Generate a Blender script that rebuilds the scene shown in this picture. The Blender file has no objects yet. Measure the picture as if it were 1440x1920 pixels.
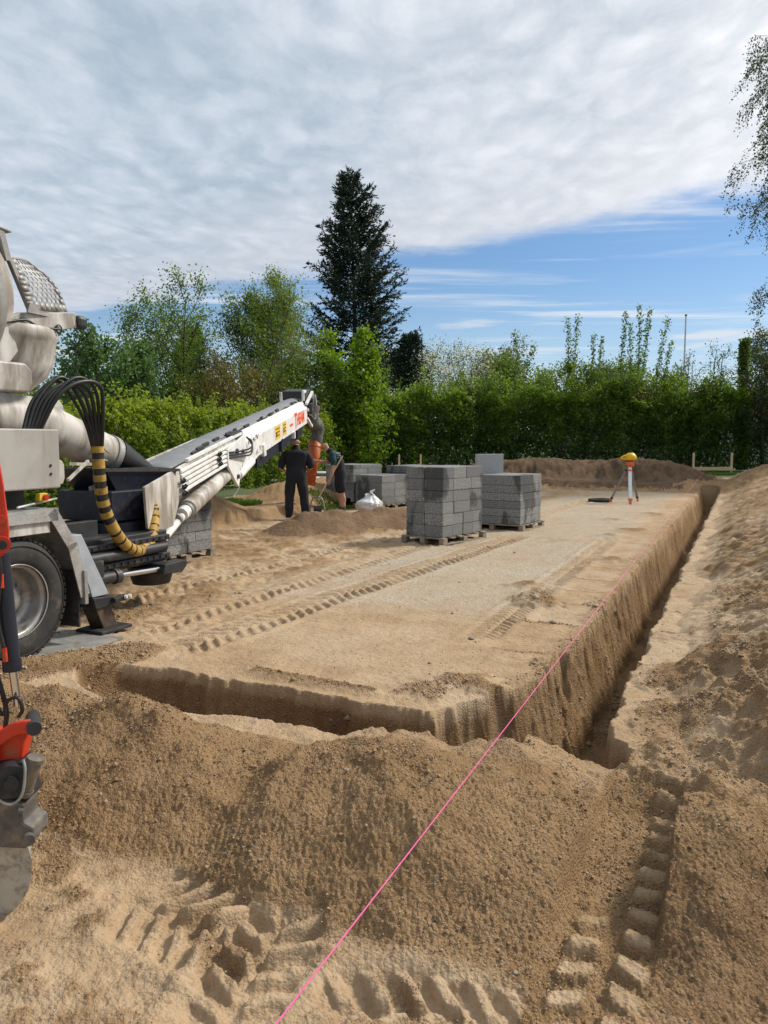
import bpy, bmesh, math, random
import numpy as np
from mathutils import Vector, Matrix

# ------------------------------------------------------------------ camera, sky, sun, exposure
SC = bpy.context.scene
COL = SC.collection
CAM_H = 1.78
cam_data = bpy.data.cameras.new('camera')
cam = bpy.data.objects.new('camera', cam_data)
COL.objects.link(cam)
cam.location = (0, 0, CAM_H)
cam.rotation_euler = (math.radians(90 - 5.34), 0, 0)
cam_data.sensor_fit = 'VERTICAL'
cam_data.sensor_height = 34.6
cam_data.sensor_width = 25.95
cam_data.lens = 26.0
cam_data.clip_start = 0.05
cam_data.clip_end = 9000
SC.camera = cam

SUN_EL, SUN_AZ = math.radians(44), math.radians(66)      # azimuth clockwise from the view direction (+Y)
sun_dir = Vector((math.sin(SUN_AZ) * math.cos(SUN_EL), math.cos(SUN_AZ) * math.cos(SUN_EL), math.sin(SUN_EL)))
sl = bpy.data.lights.new('sun', 'SUN')
sl.energy = 3.9
sl.angle = math.radians(9)
sl.color = (1.0, 0.93, 0.82)
sun = bpy.data.objects.new('sun', sl)
COL.objects.link(sun)
sun.rotation_euler = (-sun_dir).to_track_quat('-Z', 'Y').to_euler()

SC.view_settings.view_transform = 'Standard'
SC.view_settings.look = 'None'
SC.view_settings.gamma = 1.0
SC.view_settings.exposure = 0.12
SC.view_settings.use_curve_mapping = False
SC.render.engine = 'CYCLES'
SC.cycles.use_denoising = True
SC.cycles.max_bounces = 6
SC.cycles.diffuse_bounces = 3
SC.cycles.glossy_bounces = 3
SC.cycles.transmission_bounces = 4
SC.cycles.transparent_max_bounces = 6
SC.cycles.caustics_reflective = False
SC.cycles.caustics_refractive = False
SC.cycles.sample_clamp_indirect = 6.0


class NT:
    """tiny node-tree helper"""
    def __init__(self, tree):
        self.t = tree
        tree.nodes.clear()

    def n(self, kind, **kw):
        nd = self.t.nodes.new(kind)
        for k, v in kw.items():
            if k == 'inp':
                for kk, vv in v.items():
                    self.set(nd.inputs[kk], vv)
            else:
                setattr(nd, k, v)
        return nd

    def set(self, sock, v):
        if isinstance(v, bpy.types.NodeSocket):
            self.t.links.new(v, sock)
        else:
            if hasattr(sock, 'default_value'):
                dv = sock.default_value
                if hasattr(dv, '__len__') and not isinstance(v, str):
                    v = tuple(v)
                    if len(v) == 3 and len(dv) == 4:
                        v = v + (1,)
                sock.default_value = v

    def math(self, op, a, b=None, clamp=False):
        nd = self.n('ShaderNodeMath', operation=op)
        nd.use_clamp = clamp
        self.set(nd.inputs[0], a)
        if b is not None:
            self.set(nd.inputs[1], b)
        return nd.outputs[0]

    def ramp(self, v, a, b, to0=0.0, to1=1.0, smooth=True):
        nd = self.n('ShaderNodeMapRange')
        nd.interpolation_type = 'SMOOTHSTEP' if smooth else 'LINEAR'
        for k, x in (('Value', v), ('From Min', a), ('From Max', b), ('To Min', to0), ('To Max', to1)):
            self.set(nd.inputs[k], x)
        return nd.outputs[0]

    def mix(self, fac, a, b):
        nd = self.n('ShaderNodeMix', data_type='RGBA')
        self.set(nd.inputs[0], fac)
        self.set(nd.inputs[6], a)
        self.set(nd.inputs[7], b)
        return nd.outputs[2]

    def noise(self, vec, scale, detail=3.0, rough=0.55, dist=0.0, dims='3D'):
        nd = self.n('ShaderNodeTexNoise', noise_dimensions=dims)
        if vec is not None:
            self.set(nd.inputs['Vector'], vec)
        nd.inputs['Scale'].default_value = scale
        nd.inputs['Detail'].default_value = detail
        nd.inputs['Roughness'].default_value = rough
        nd.inputs['Distortion'].default_value = dist
        return nd.outputs[0]


# ---- the sky: Nishita with a deck of altocumulus on a level layer, its edge crossing the view, thin cirrus beyond
W = bpy.data.worlds.new('World')
SC.world = W
W.use_nodes = True
wt = NT(W.node_tree)
geo = wt.n('ShaderNodeTexCoord').outputs['Generated']
sep = wt.n('ShaderNodeSeparateXYZ', inp={0: geo})
dx, dy, dz = sep.outputs
zc = wt.math('MAXIMUM', dz, 0.015)
px_ = wt.math('DIVIDE', dx, zc)
py_ = wt.math('DIVIDE', dy, zc)
pv = wt.n('ShaderNodeCombineXYZ', inp={0: px_, 1: py_, 2: 0.0}).outputs[0]
sky = wt.n('ShaderNodeTexSky', sky_type='NISHITA')
sky.sun_disc = False
sky.sun_elevation = SUN_EL
sky.sun_rotation = SUN_AZ
sky.altitude = 50
sky.air_density = 1.0
sky.dust_density = 0.7
sky.ozone_density = 2.0
skyc = wt.n('ShaderNodeVectorMath', operation='MULTIPLY', inp={0: sky.outputs[0], 1: (0.72, 0.91, 1.08)}).outputs[0]
# deck coverage on the cloud plane
q = wt.math('ADD', py_, wt.math('MULTIPLY', px_, 0.76))
edge_n = wt.noise(pv, 1.1, 6.0, 0.62)
qn = wt.math('ADD', q, wt.math('MULTIPLY', wt.math('SUBTRACT', edge_n, 0.5), 1.5))
deck = wt.ramp(qn, 4.62, 4.02)
# lumps of the deck
rot = wt.n('ShaderNodeMapping', inp={0: pv})
rot.inputs['Scale'].default_value = (1.0, 0.62, 1.0)
wv = wt.n('ShaderNodeTexNoise')
wt.set(wv.inputs['Vector'], rot.outputs[0])
wv.inputs['Scale'].default_value = 3.2
wv.inputs['Detail'].default_value = 3.0
warp = wt.n('ShaderNodeVectorMath', operation='MULTIPLY_ADD', inp={0: wv.outputs['Color'], 1: (0.20, 0.20, 0.0), 2: rot.outputs[0]}).outputs[0]
vo = wt.n('ShaderNodeTexVoronoi', feature='SMOOTH_F1', voronoi_dimensions='2D')
wt.set(vo.inputs['Vector'], warp)
vo.inputs['Scale'].default_value = 7.5
vo.inputs['Smoothness'].default_value = 0.55
vo.inputs['Detail'].default_value = 0.0
vo.inputs['Roughness'].default_value = 0.45
cell = wt.ramp(vo.outputs['Distance'], 0.60, 0.02)
l1 = wt.noise(warp, 7.0, 6.0, 0.66)
l2 = wt.noise(pv, 1.0, 3.0, 0.5)
lump = wt.math('ADD', wt.math('MULTIPLY', cell, 0.15), wt.math('ADD', wt.math('MULTIPLY', l2, 0.70), wt.math('MULTIPLY', l1, 0.72)))
lumpf = wt.ramp(lump, 0.58, 0.98, 0.0, 1.0, False)
# forward scattering towards the veiled sun
sd = wt.n('ShaderNodeVectorMath', operation='DOT_PRODUCT', inp={0: geo, 1: tuple(sun_dir)}).outputs['Value']
fwd = wt.ramp(sd, 0.35, 0.92)
cdark = wt.mix(fwd, (3.9, 4.8, 5.75, 1), (6.2, 6.7, 7.4, 1))
clight = wt.mix(fwd, (6.1, 6.75, 7.6, 1), (9.8, 9.8, 10.1, 1))
cloudc = wt.mix(lumpf, cdark, clight)
thin = wt.ramp(qn, 4.6, 2.2, 0.0, 1.0)
cloudc = wt.mix(thin, wt.mix(0.5, cloudc, wt.mix(fwd, (6.9, 6.9, 7.4, 1), (10.0, 9.8, 10.0, 1))), cloudc)
# cirrus streaks and low haze in the clear strip
cm = wt.n('ShaderNodeMapping', inp={0: pv})
cm.inputs['Rotation'].default_value = (0, 0, math.radians(8))
cm.inputs['Scale'].default_value = (0.22, 0.95, 1.0)
ci = wt.noise(cm.outputs[0], 1.15, 6.0, 0.6, 0.6)
cirrus = wt.ramp(ci, 0.50, 0.70, 0.0, 0.8)
cu = wt.noise(pv, 0.42, 5.0, 0.55)
cum = wt.math('MULTIPLY', wt.ramp(cu, 0.56, 0.66, 0.0, 0.7), wt.ramp(dz, 0.25, 0.12))
hz = wt.ramp(dz, 0.22, 0.0, 0.0, 0.55)
c1 = wt.mix(hz, skyc, (6.3, 7.3, 8.3, 1))
c2 = wt.mix(cirrus, c1, (7.4, 7.9, 8.5, 1))
c2 = wt.mix(cum, c2, (7.6, 7.7, 7.9, 1))
c3 = wt.mix(deck, c2, cloudc)
bg = wt.n('ShaderNodeBackground', inp={'Color': c3, 'Strength': 0.1})
wt.n('ShaderNodeOutputWorld', inp={0: bg.outputs[0]})

# ------------------------------------------------------------------ helpers
ANG = math.radians(24.97)
SA, CA = math.sin(ANG), math.cos(ANG)


def S(s, t, z=0.0):
    """site frame: s runs along the long trench, t to its right"""
    return Vector((s * SA + t * CA, s * CA - t * SA, z))


DS = Vector((SA, CA, 0))
DT = Vector((CA, -SA, 0))
UP = Vector((0, 0, 1))


def tag(o, label=None, cat=None, group=None, kind=None):
    if label: o['label'] = label
    if cat: o['category'] = cat
    if group: o['group'] = group
    if kind: o['kind'] = kind
    return o


def empty(name, loc, label, cat, group=None, rz=0.0):
    o = bpy.data.objects.new(name, None)
    o.empty_display_size = 0.2
    COL.objects.link(o)
    o.location = loc
    o.rotation_euler = (0, 0, rz)
    return tag(o, label, cat, group)


def link(name, me, parent=None):
    o = bpy.data.objects.new(name, me)
    COL.objects.link(o)
    if parent is not None:
        o.parent = parent
    return o


def root_loc(o):
    v = Vector((0, 0, 0))
    while o is not None:
        v += o.location
        o = o.parent
    return v


class MB:
    """collects shapes given in world coordinates; build() links them as one mesh object under its parent"""
    def __init__(self):
        self.v, self.f, self.sm = [], [], []

    def add(self, vs, fs, smooth=False):
        b = len(self.v)
        self.v += [tuple(p) for p in vs]
        self.f += [tuple(i + b for i in q) for q in fs]
        self.sm += [smooth] * len(fs)
        return self

    def frame_box(self, c, ax, ay, az, sx, sy, sz):
        c = Vector(c)
        vs = [c + ax * (sx / 2 * i) + ay * (sy / 2 * j) + az * (sz / 2 * k) for k in (-1, 1) for j in (-1, 1) for i in (-1, 1)]
        return self.add(vs, [(0, 2, 3, 1), (4, 5, 7, 6), (0, 1, 5, 4), (2, 6, 7, 3), (0, 4, 6, 2), (1, 3, 7, 5)])

    def box(self, c, size, ax=Vector((1, 0, 0)), ay=Vector((0, 1, 0)), az=UP):
        return self.frame_box(c, ax, ay, az, *size)

    def sbox(self, s0, s1, t0, t1, z0, z1):
        return self.frame_box(S((s0 + s1) / 2, (t0 + t1) / 2, (z0 + z1) / 2), DS, DT, UP, s1 - s0, t1 - t0, z1 - z0)

    def bar(self, p, q, w, h, up=UP):
        p, q = Vector(p), Vector(q)
        d = (q - p)
        L = d.length
        d.normalize()
        side = d.cross(up)
        if side.length < 1e-4:
            side = d.cross(Vector((1, 0, 0)))
        side.normalize()
        u2 = side.cross(d)
        return self.frame_box((p + q) / 2, d, side, u2, L, w, h)

    def tube(self, path, r, n=8, caps=True, smooth=True):
        path = [Vector(p) for p in path]
        m = len(path)
        rs = r if hasattr(r, '__len__') else [r] * m
        vs, fs = [], []
        prev = None
        for i, p in enumerate(path):
            d = (path[min(i + 1, m - 1)] - path[max(i - 1, 0)])
            if d.length < 1e-9:
                d = Vector((0, 0, 1))
            d.normalize()
            if prev is None:
                a = d.cross(UP)
                if a.length < 1e-3:
                    a = d.cross(Vector((1, 0, 0)))
            else:
                a = prev - d * prev.dot(d)
            a.normalize()
            prev = a
            b = d.cross(a)
            for k in range(n):
                an = 2 * math.pi * k / n
                vs.append(p + (a * math.cos(an) + b * math.sin(an)) * rs[i])
        for i in range(m - 1):
            for k in range(n):
                fs.append((i * n + k, i * n + (k + 1) % n, (i + 1) * n + (k + 1) % n, (i + 1) * n + k))
        self.add(vs, fs, smooth)
        if caps:
            b = len(self.v)
            self.add([vs[k] for k in range(n)] + [vs[(m - 1) * n + k] for k in range(n)], [tuple(range(n - 1, -1, -1)), tuple(range(n, 2 * n))])
        return self

    def cyl(self, p, q, r0, r1=None, n=14, caps=True):
        return self.tube([p, q], [r0, r0 if r1 is None else r1], n, caps)

    def lathe(self, prof, origin, axis, n=32, smooth=True):
        """prof: list of (radius, height along axis)"""
        o, ax = Vector(origin), Vector(axis).normalized()
        a = ax.cross(UP)
        if a.length < 1e-3:
            a = ax.cross(Vector((1, 0, 0)))
        a.normalize()
        b = ax.cross(a)
        m = len(prof)
        vs, fs = [], []
        for r, h in prof:
            for k in range(n):
                an = 2 * math.pi * k / n
                vs.append(o + ax * h + (a * math.cos(an) + b * math.sin(an)) * r)
        for i in range(m - 1):
            for k in range(n):
                fs.append((i * n + k, i * n + (k + 1) % n, (i + 1) * n + (k + 1) % n, (i + 1) * n + k))
        return self.add(vs, fs, smooth)

    def prism(self, poly, depth):
        """poly: world points of one face; depth: Vector"""
        depth = Vector(depth)
        n = len(poly)
        vs = [Vector(p) for p in poly] + [Vector(p) + depth for p in poly]
        fs = [tuple(range(n)), tuple(range(2 * n - 1, n - 1, -1))]
        fs += [(i, i + n, (i + 1) % n + n, (i + 1) % n) for i in range(n)]
        return self.add(vs, fs)

    def mesh(self, name, mat, off=Vector((0, 0, 0)), recalc=True):
        me = bpy.data.meshes.new(name)
        me.from_pydata([(p[0] - off[0], p[1] - off[1], p[2] - off[2]) for p in self.v], [], self.f)
        me.polygons.foreach_set('use_smooth', self.sm)
        if recalc:
            bm = bmesh.new()
            bm.from_mesh(me)
            bmesh.ops.recalc_face_normals(bm, faces=bm.faces)
            bm.to_mesh(me)
            bm.free()
        if mat is not None:
            me.materials.append(mat)
        me.update()
        return me

    def build(self, name, mat, parent=None, bevel=0.0, label=None):
        off = root_loc(parent) if parent is not None else Vector((0, 0, 0))
        o = link(name, self.mesh(name, mat, off), parent)
        if bevel:
            b = o.modifiers.new('bevel', 'BEVEL')
            b.width = bevel
            b.segments = 2
            b.limit_method = 'ANGLE'
            b.angle_limit = math.radians(40)
        if label:
            o['label'] = label
        return o

    def solo(self, name, mat, label, cat, loc=None, bevel=0.0, group=None, kind=None):
        """a top-level thing that is one mesh, its origin at loc"""
        off = Vector(loc) if loc is not None else Vector((0, 0, 0))
        o = link(name, self.mesh(name, mat, off))
        o.location = off
        if bevel:
            b = o.modifiers.new('bevel', 'BEVEL')
            b.width = bevel
            b.segments = 2
            b.limit_method = 'ANGLE'
        return tag(o, label, cat, group, kind)


def bez(pts, n=24):
    """Catmull-Rom through the points"""
    P = [Vector(p) for p in pts]
    P = [P[0] * 2 - P[1]] + P + [P[-1] * 2 - P[-2]]
    out = []
    seg = len(P) - 3
    for k in range(n + 1):
        x = k / n * seg
        i = min(int(x), seg - 1)
        u = x - i
        a, b, c, d = P[i:i + 4]
        out.append(0.5 * ((2 * b) + (c - a) * u + (2 * a - 5 * b + 4 * c - d) * u * u + (3 * b - a - 3 * c + d) * u ** 3))
    return out


# ------------------------------------------------------------------ materials
def new_mat(name):
    m = bpy.data.materials.new(name)
    m.use_nodes = True
    return m, NT(m.node_tree)


def pm(name, c1, c2=None, scale=6.0, rough=0.6, metal=0.0, bump=0.0, bscale=40.0, dirt=None, dirt_amt=0.5, dirt_scale=3.0, streak=False, spec=0.4):
    """procedural paint / metal / stone: two colours by noise, optional grime and bump"""
    m, t = new_mat(name)
    co = t.n('ShaderNodeTexCoord').outputs['Object']
    c2 = c2 or tuple(x * 0.8 for x in c1)
    col = t.mix(t.ramp(t.noise(co, scale, 4.0, 0.6), 0.3, 0.7), c1, c2)
    if dirt:
        v = co
        if streak:
            mp = t.n('ShaderNodeMapping', inp={0: co})
            mp.inputs['Scale'].default_value = (1, 1, 0.22)
            v = mp.outputs[0]
        d = t.ramp(t.noise(v, dirt_scale, 6.0, 0.65, 0.3), 0.62 - 0.25 * dirt_amt, 0.80 - 0.2 * dirt_amt, 0.0, 0.9)
        col = t.mix(d, col, dirt)
    b = t.n('ShaderNodeBsdfPrincipled', inp={'Base Color': col, 'Roughness': rough, 'Metallic': metal})
    b.inputs['Specular IOR Level'].default_value = spec
    if bump:
        bn = t.n('ShaderNodeBump', inp={'Strength': bump, 'Distance': 0.01, 'Height': t.noise(co, bscale, 5.0, 0.6)})
        t.set(b.inputs['Normal'], bn.outputs[0])
    t.n('ShaderNodeOutputMaterial', inp={0: b.outputs[0]})
    return m


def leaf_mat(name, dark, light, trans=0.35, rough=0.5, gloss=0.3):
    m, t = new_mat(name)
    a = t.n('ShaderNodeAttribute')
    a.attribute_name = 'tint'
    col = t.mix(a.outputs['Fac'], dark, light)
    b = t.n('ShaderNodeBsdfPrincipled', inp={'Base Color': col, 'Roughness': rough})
    b.inputs['Specular IOR Level'].default_value = gloss
    tc = t.n('ShaderNodeVectorMath', operation='MULTIPLY', inp={0: col, 1: (1.5, 1.55, 0.7)}).outputs[0]
    tr = t.n('ShaderNodeBsdfTranslucent', inp={'Color': tc})
    ms = t.n('ShaderNodeMixShader', inp={0: trans, 1: b.outputs[0], 2: tr.outputs[0]})
    t.n('ShaderNodeOutputMaterial', inp={0: ms.outputs[0]})
    return m


M = {}
M['white_paint'] = pm('white_paint', (0.64, 0.62, 0.585), (0.50, 0.475, 0.44), 3.5, 0.5, 0, 0.08, 30, (0.22, 0.185, 0.145), 0.95, 3.6, True)
M['white_clean'] = pm('white_clean', (0.80, 0.80, 0.78), (0.66, 0.65, 0.63), 5, 0.45, 0, 0.05, 30, (0.34, 0.31, 0.27), 0.35, 4.5)
M['grey_paint'] = pm('grey_paint', (0.40, 0.385, 0.36), (0.32, 0.30, 0.275), 2.5, 0.55, 0, 0.08, 30, (0.24, 0.20, 0.15), 0.55, 3.0, True)
M['worn_steel'] = pm('worn_steel', (0.36, 0.35, 0.33), (0.25, 0.24, 0.23), 9, 0.5, 0.3, 0.2, 60, (0.12, 0.10, 0.08), 0.4, 4, True)
M['tread_plate'] = pm('tread_plate', (0.50, 0.49, 0.47), (0.38, 0.37, 0.35), 9, 0.4, 0.5, 0.5, 45, (0.25, 0.2, 0.15), 0.4, 5)
M['black_steel'] = pm('black_steel', (0.018, 0.019, 0.022), (0.035, 0.035, 0.036), 8, 0.5, 0, 0.15, 40, (0.11, 0.09, 0.065), 0.35, 5)
M['navy_steel'] = pm('navy_steel', (0.010, 0.013, 0.026), (0.018, 0.02, 0.03), 8, 0.45, 0, 0.1, 40, (0.08, 0.07, 0.06), 0.3, 5)
M['blue_grey'] = pm('blue_grey', (0.36, 0.39, 0.43), (0.29, 0.31, 0.34), 6, 0.5, 0, 0.1, 40, (0.2, 0.17, 0.13), 0.3, 5)
M['chrome'] = pm('chrome', (0.72, 0.72, 0.72), (0.6, 0.6, 0.6), 6, 0.18, 1.0)
M['rubber'] = pm('rubber', (0.022, 0.022, 0.023), (0.04, 0.038, 0.035), 7, 0.75, 0, 0.25, 60, (0.12, 0.095, 0.07), 0.32, 5)
M['hose_rubber'] = pm('hose_rubber', (0.014, 0.014, 0.015), (0.024, 0.023, 0.022), 12, 0.42, 0, 0.1, 60)
M['sleeve_yellow'] = pm('sleeve_yellow', (0.46, 0.29, 0.05), (0.30, 0.18, 0.05), 14, 0.65, 0, 0.3, 60, (0.05, 0.035, 0.02), 0.45, 9)
M['cover_grey'] = pm('cover_grey', (0.21, 0.215, 0.225), (0.16, 0.165, 0.17), 3, 0.55, 0, 0.1, 20, (0.3, 0.29, 0.27), 0.3, 3)
M['rust'] = pm('rust', (0.12, 0.075, 0.05), (0.05, 0.04, 0.035), 14, 0.7, 0.2, 0.3, 70)
M['red_paint'] = pm('red_paint', (0.60, 0.042, 0.014), (0.47, 0.032, 0.012), 9, 0.36, 0, 0.08, 40, (0.26, 0.12, 0.06), 0.42, 14)
M['red_lamp'] = pm('red_lamp', (0.5, 0.03, 0.02), None, 4, 0.25)
M['orange_paint'] = pm('orange_paint', (0.50, 0.115, 0.022), (0.40, 0.085, 0.02), 6, 0.5, 0, 0.1, 30, (0.2, 0.1, 0.05), 0.3, 7)
M['canvas_grey'] = pm('canvas_grey', (0.13, 0.125, 0.115), (0.08, 0.08, 0.075), 9, 0.8, 0, 0.5, 25, (0.25, 0.23, 0.2), 0.4, 6)
M['bucket_steel'] = pm('bucket_steel', (0.50, 0.44, 0.34), (0.40, 0.38, 0.33), 6.5, 0.5, 0.1, 0.15, 60, (0.17, 0.12, 0.07), 0.62, 13)
M['dirty_steel'] = pm('dirty_steel', (0.17, 0.15, 0.125), (0.09, 0.082, 0.075), 14, 0.6, 0.25, 0.3, 60, (0.27, 0.205, 0.13), 0.5, 11)
M['letter_orange'] = pm('letter_orange', (0.80, 0.10, 0.025), (0.74, 0.09, 0.02), 6, 0.5)
M['sticker_yellow'] = pm('sticker_yellow', (0.78, 0.52, 0.04), None, 20, 0.5)
M['sticker_black'] = pm('sticker_black', (0.03, 0.03, 0.03), None, 20, 0.5)
M['wood_new'] = pm('wood_new', (0.74, 0.56, 0.33), (0.60, 0.43, 0.24), 12, 0.7, 0, 0.2, 40)
M['wood_grey'] = pm('wood_grey', (0.33, 0.27, 0.20), (0.20, 0.165, 0.125), 9, 0.85, 0, 0.4, 40, (0.12, 0.09, 0.06), 0.3, 6)
M['pipe_grey'] = pm('pipe_grey', (0.20, 0.21, 0.22), (0.16, 0.17, 0.18), 5, 0.4)
M['pipe_white'] = pm('pipe_white', (0.72, 0.72, 0.70), None, 5, 0.4)
M['pink_string'] = pm('pink_string', (0.72, 0.11, 0.32), (0.64, 0.09, 0.27), 50, 0.6)
M['laser_yellow'] = pm('laser_yellow', (0.80, 0.50, 0.015), (0.72, 0.42, 0.01), 20, 0.35)
M['alu'] = pm('alu', (0.66, 0.69, 0.72), (0.58, 0.61, 0.64), 10, 0.35, 0.25)
M['alu_dark'] = pm('alu_dark', (0.27, 0.26, 0.24), (0.2, 0.19, 0.18), 10, 0.4, 0.4)
M['orange_plastic'] = pm('orange_plastic', (0.72, 0.13, 0.03), None, 10, 0.4)
M['pole_white'] = pm('pole_white', (0.72, 0.72, 0.72), None, 3, 0.4)
M['house_wall'] = pm('house_wall', (0.42, 0.40, 0.37), None, 3, 0.8)
M['house_roof'] = pm('house_roof', (0.15, 0.035, 0.028), (0.11, 0.03, 0.025), 6, 0.8)
M['dark_glass'] = pm('dark_glass', (0.02, 0.025, 0.03), None, 3, 0.1)
M['bark'] = pm('bark', (0.085, 0.066, 0.048), (0.05, 0.04, 0.03), 10, 0.9, 0, 0.5, 30)
M['bark_birch'] = pm('bark_birch', (0.55, 0.53, 0.49), (0.12, 0.11, 0.10), 5, 0.8, 0, 0.3, 30)
M['skin'] = pm('skin', (0.50, 0.29, 0.20), (0.45, 0.24, 0.17), 14, 0.5)
M['cloth_black'] = pm('cloth_black', (0.011, 0.012, 0.017), (0.017, 0.018, 0.023), 6, 0.85, 0, 0.6, 14)
M['cloth_trouser'] = pm('cloth_trouser', (0.010, 0.011, 0.015), (0.018, 0.018, 0.021), 7, 0.85, 0, 0.6, 12)
M['cloth_green'] = pm('cloth_green', (0.018, 0.055, 0.062), (0.014, 0.042, 0.05), 6, 0.85, 0, 0.5, 14)
M['reflective'] = pm('reflective', (0.62, 0.63, 0.64), None, 20, 0.4)
M['boot'] = pm('boot', (0.12, 0.10, 0.075), (0.07, 0.06, 0.05), 14, 0.8, 0, 0.4, 40)
M['sock'] = pm('sock', (0.03, 0.03, 0.032), None, 14, 0.9)

# ------------------------------------------------------------------ the ground
def pn(x, y, seed=0):
    """2D gradient noise, about -0.7..0.7"""
    xi = np.floor(x).astype(np.int64)
    yi = np.floor(y).astype(np.int64)
    xf, yf = x - xi, y - yi
    u = xf * xf * xf * (xf * (xf * 6 - 15) + 10)
    v = yf * yf * yf * (yf * (yf * 6 - 15) + 10)

    def gr(ix, iy, ax, ay):
        h = (ix * 374761393 + iy * 668265263 + seed * 974634777) & 0xFFFFFFFF
        h = ((h ^ (h >> 13)) * 1274126177) & 0xFFFFFFFF
        h = h ^ (h >> 16)
        a = (h & 0xFFFF) * (2 * math.pi / 65536.0)
        return np.cos(a) * ax + np.sin(a) * ay
    n00 = gr(xi, yi, xf, yf)
    n10 = gr(xi + 1, yi, xf - 1, yf)
    n01 = gr(xi, yi + 1, xf, yf - 1)
    n11 = gr(xi + 1, yi + 1, xf - 1, yf - 1)
    a = n00 + (n10 - n00) * u
    b = n01 + (n11 - n01) * u
    return a + (b - a) * v


def fbm(x, y, seed=0, oct=3, gain=0.5):
    r, am, fr = 0.0, 1.0, 1.0
    for i in range(oct):
        r = r + am * pn(x * fr + i * 17.3, y * fr - i * 9.1, seed + i)
        am *= gain
        fr *= 2.03
    return r


def sst(a, b, x):
    k = np.clip((x - a) / (b - a), 0, 1)
    return k * k * (3 - 2 * k)


def segd(s, t, a, b):
    dx_, dy_ = b[0] - a[0], b[1] - a[1]
    L2 = dx_ * dx_ + dy_ * dy_
    k = np.clip(((s - a[0]) * dx_ + (t - a[1]) * dy_) / max(L2, 1e-9), 0, 1)
    return np.hypot(s - a[0] - k * dx_, t - a[1] - k * dy_), k


def lugs(x, y, p0, p1, hw, pitch, slant, depth, amp, fade=0.35, sharp=3.2, warp=0.12):
    """tyre print: height change and mask for a straight track p0-p1 given in metres on the ground"""
    d = np.array([p1[0] - p0[0], p1[1] - p0[1]], float)
    L = np.hypot(*d)
    d /= L
    wq = pitch * warp
    x = x + wq * (pn(x * 2.3, y * 2.3, 201) + 0.55 * pn(x * 9, y * 9, 203))
    y = y + wq * (pn(x * 2.3, y * 2.3, 202) + 0.55 * pn(x * 9, y * 9, 204))
    amp = amp * np.clip(0.9 + 0.9 * pn(x * 2.1, y * 2.1, 205), 0.25, 1.35)
    a = (x - p0[0]) * d[0] + (y - p0[1]) * d[1]
    b = -(x - p0[0]) * d[1] + (y - p0[1]) * d[0]
    m = sst(hw, hw - 0.04, np.abs(b)) * sst(0, fade, a) * sst(L, L - fade, a)
    ph = a / pitch + np.abs(b) * slant / pitch + 0.5 * (b > 0)
    w = np.cos(2 * math.pi * ph)
    pat = np.tanh(sharp * (w - 0.12)) * 0.5 + 0.5
    pat = pat * sst(0.0, 0.035, np.abs(b))
    berm = np.exp(-((np.abs(b) - hw - 0.04) / 0.045) ** 2) * sst(0, fade, a) * sst(L, L - fade, a)
    return m * (-depth + amp * pat) + berm * depth * 0.7, m


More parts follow.
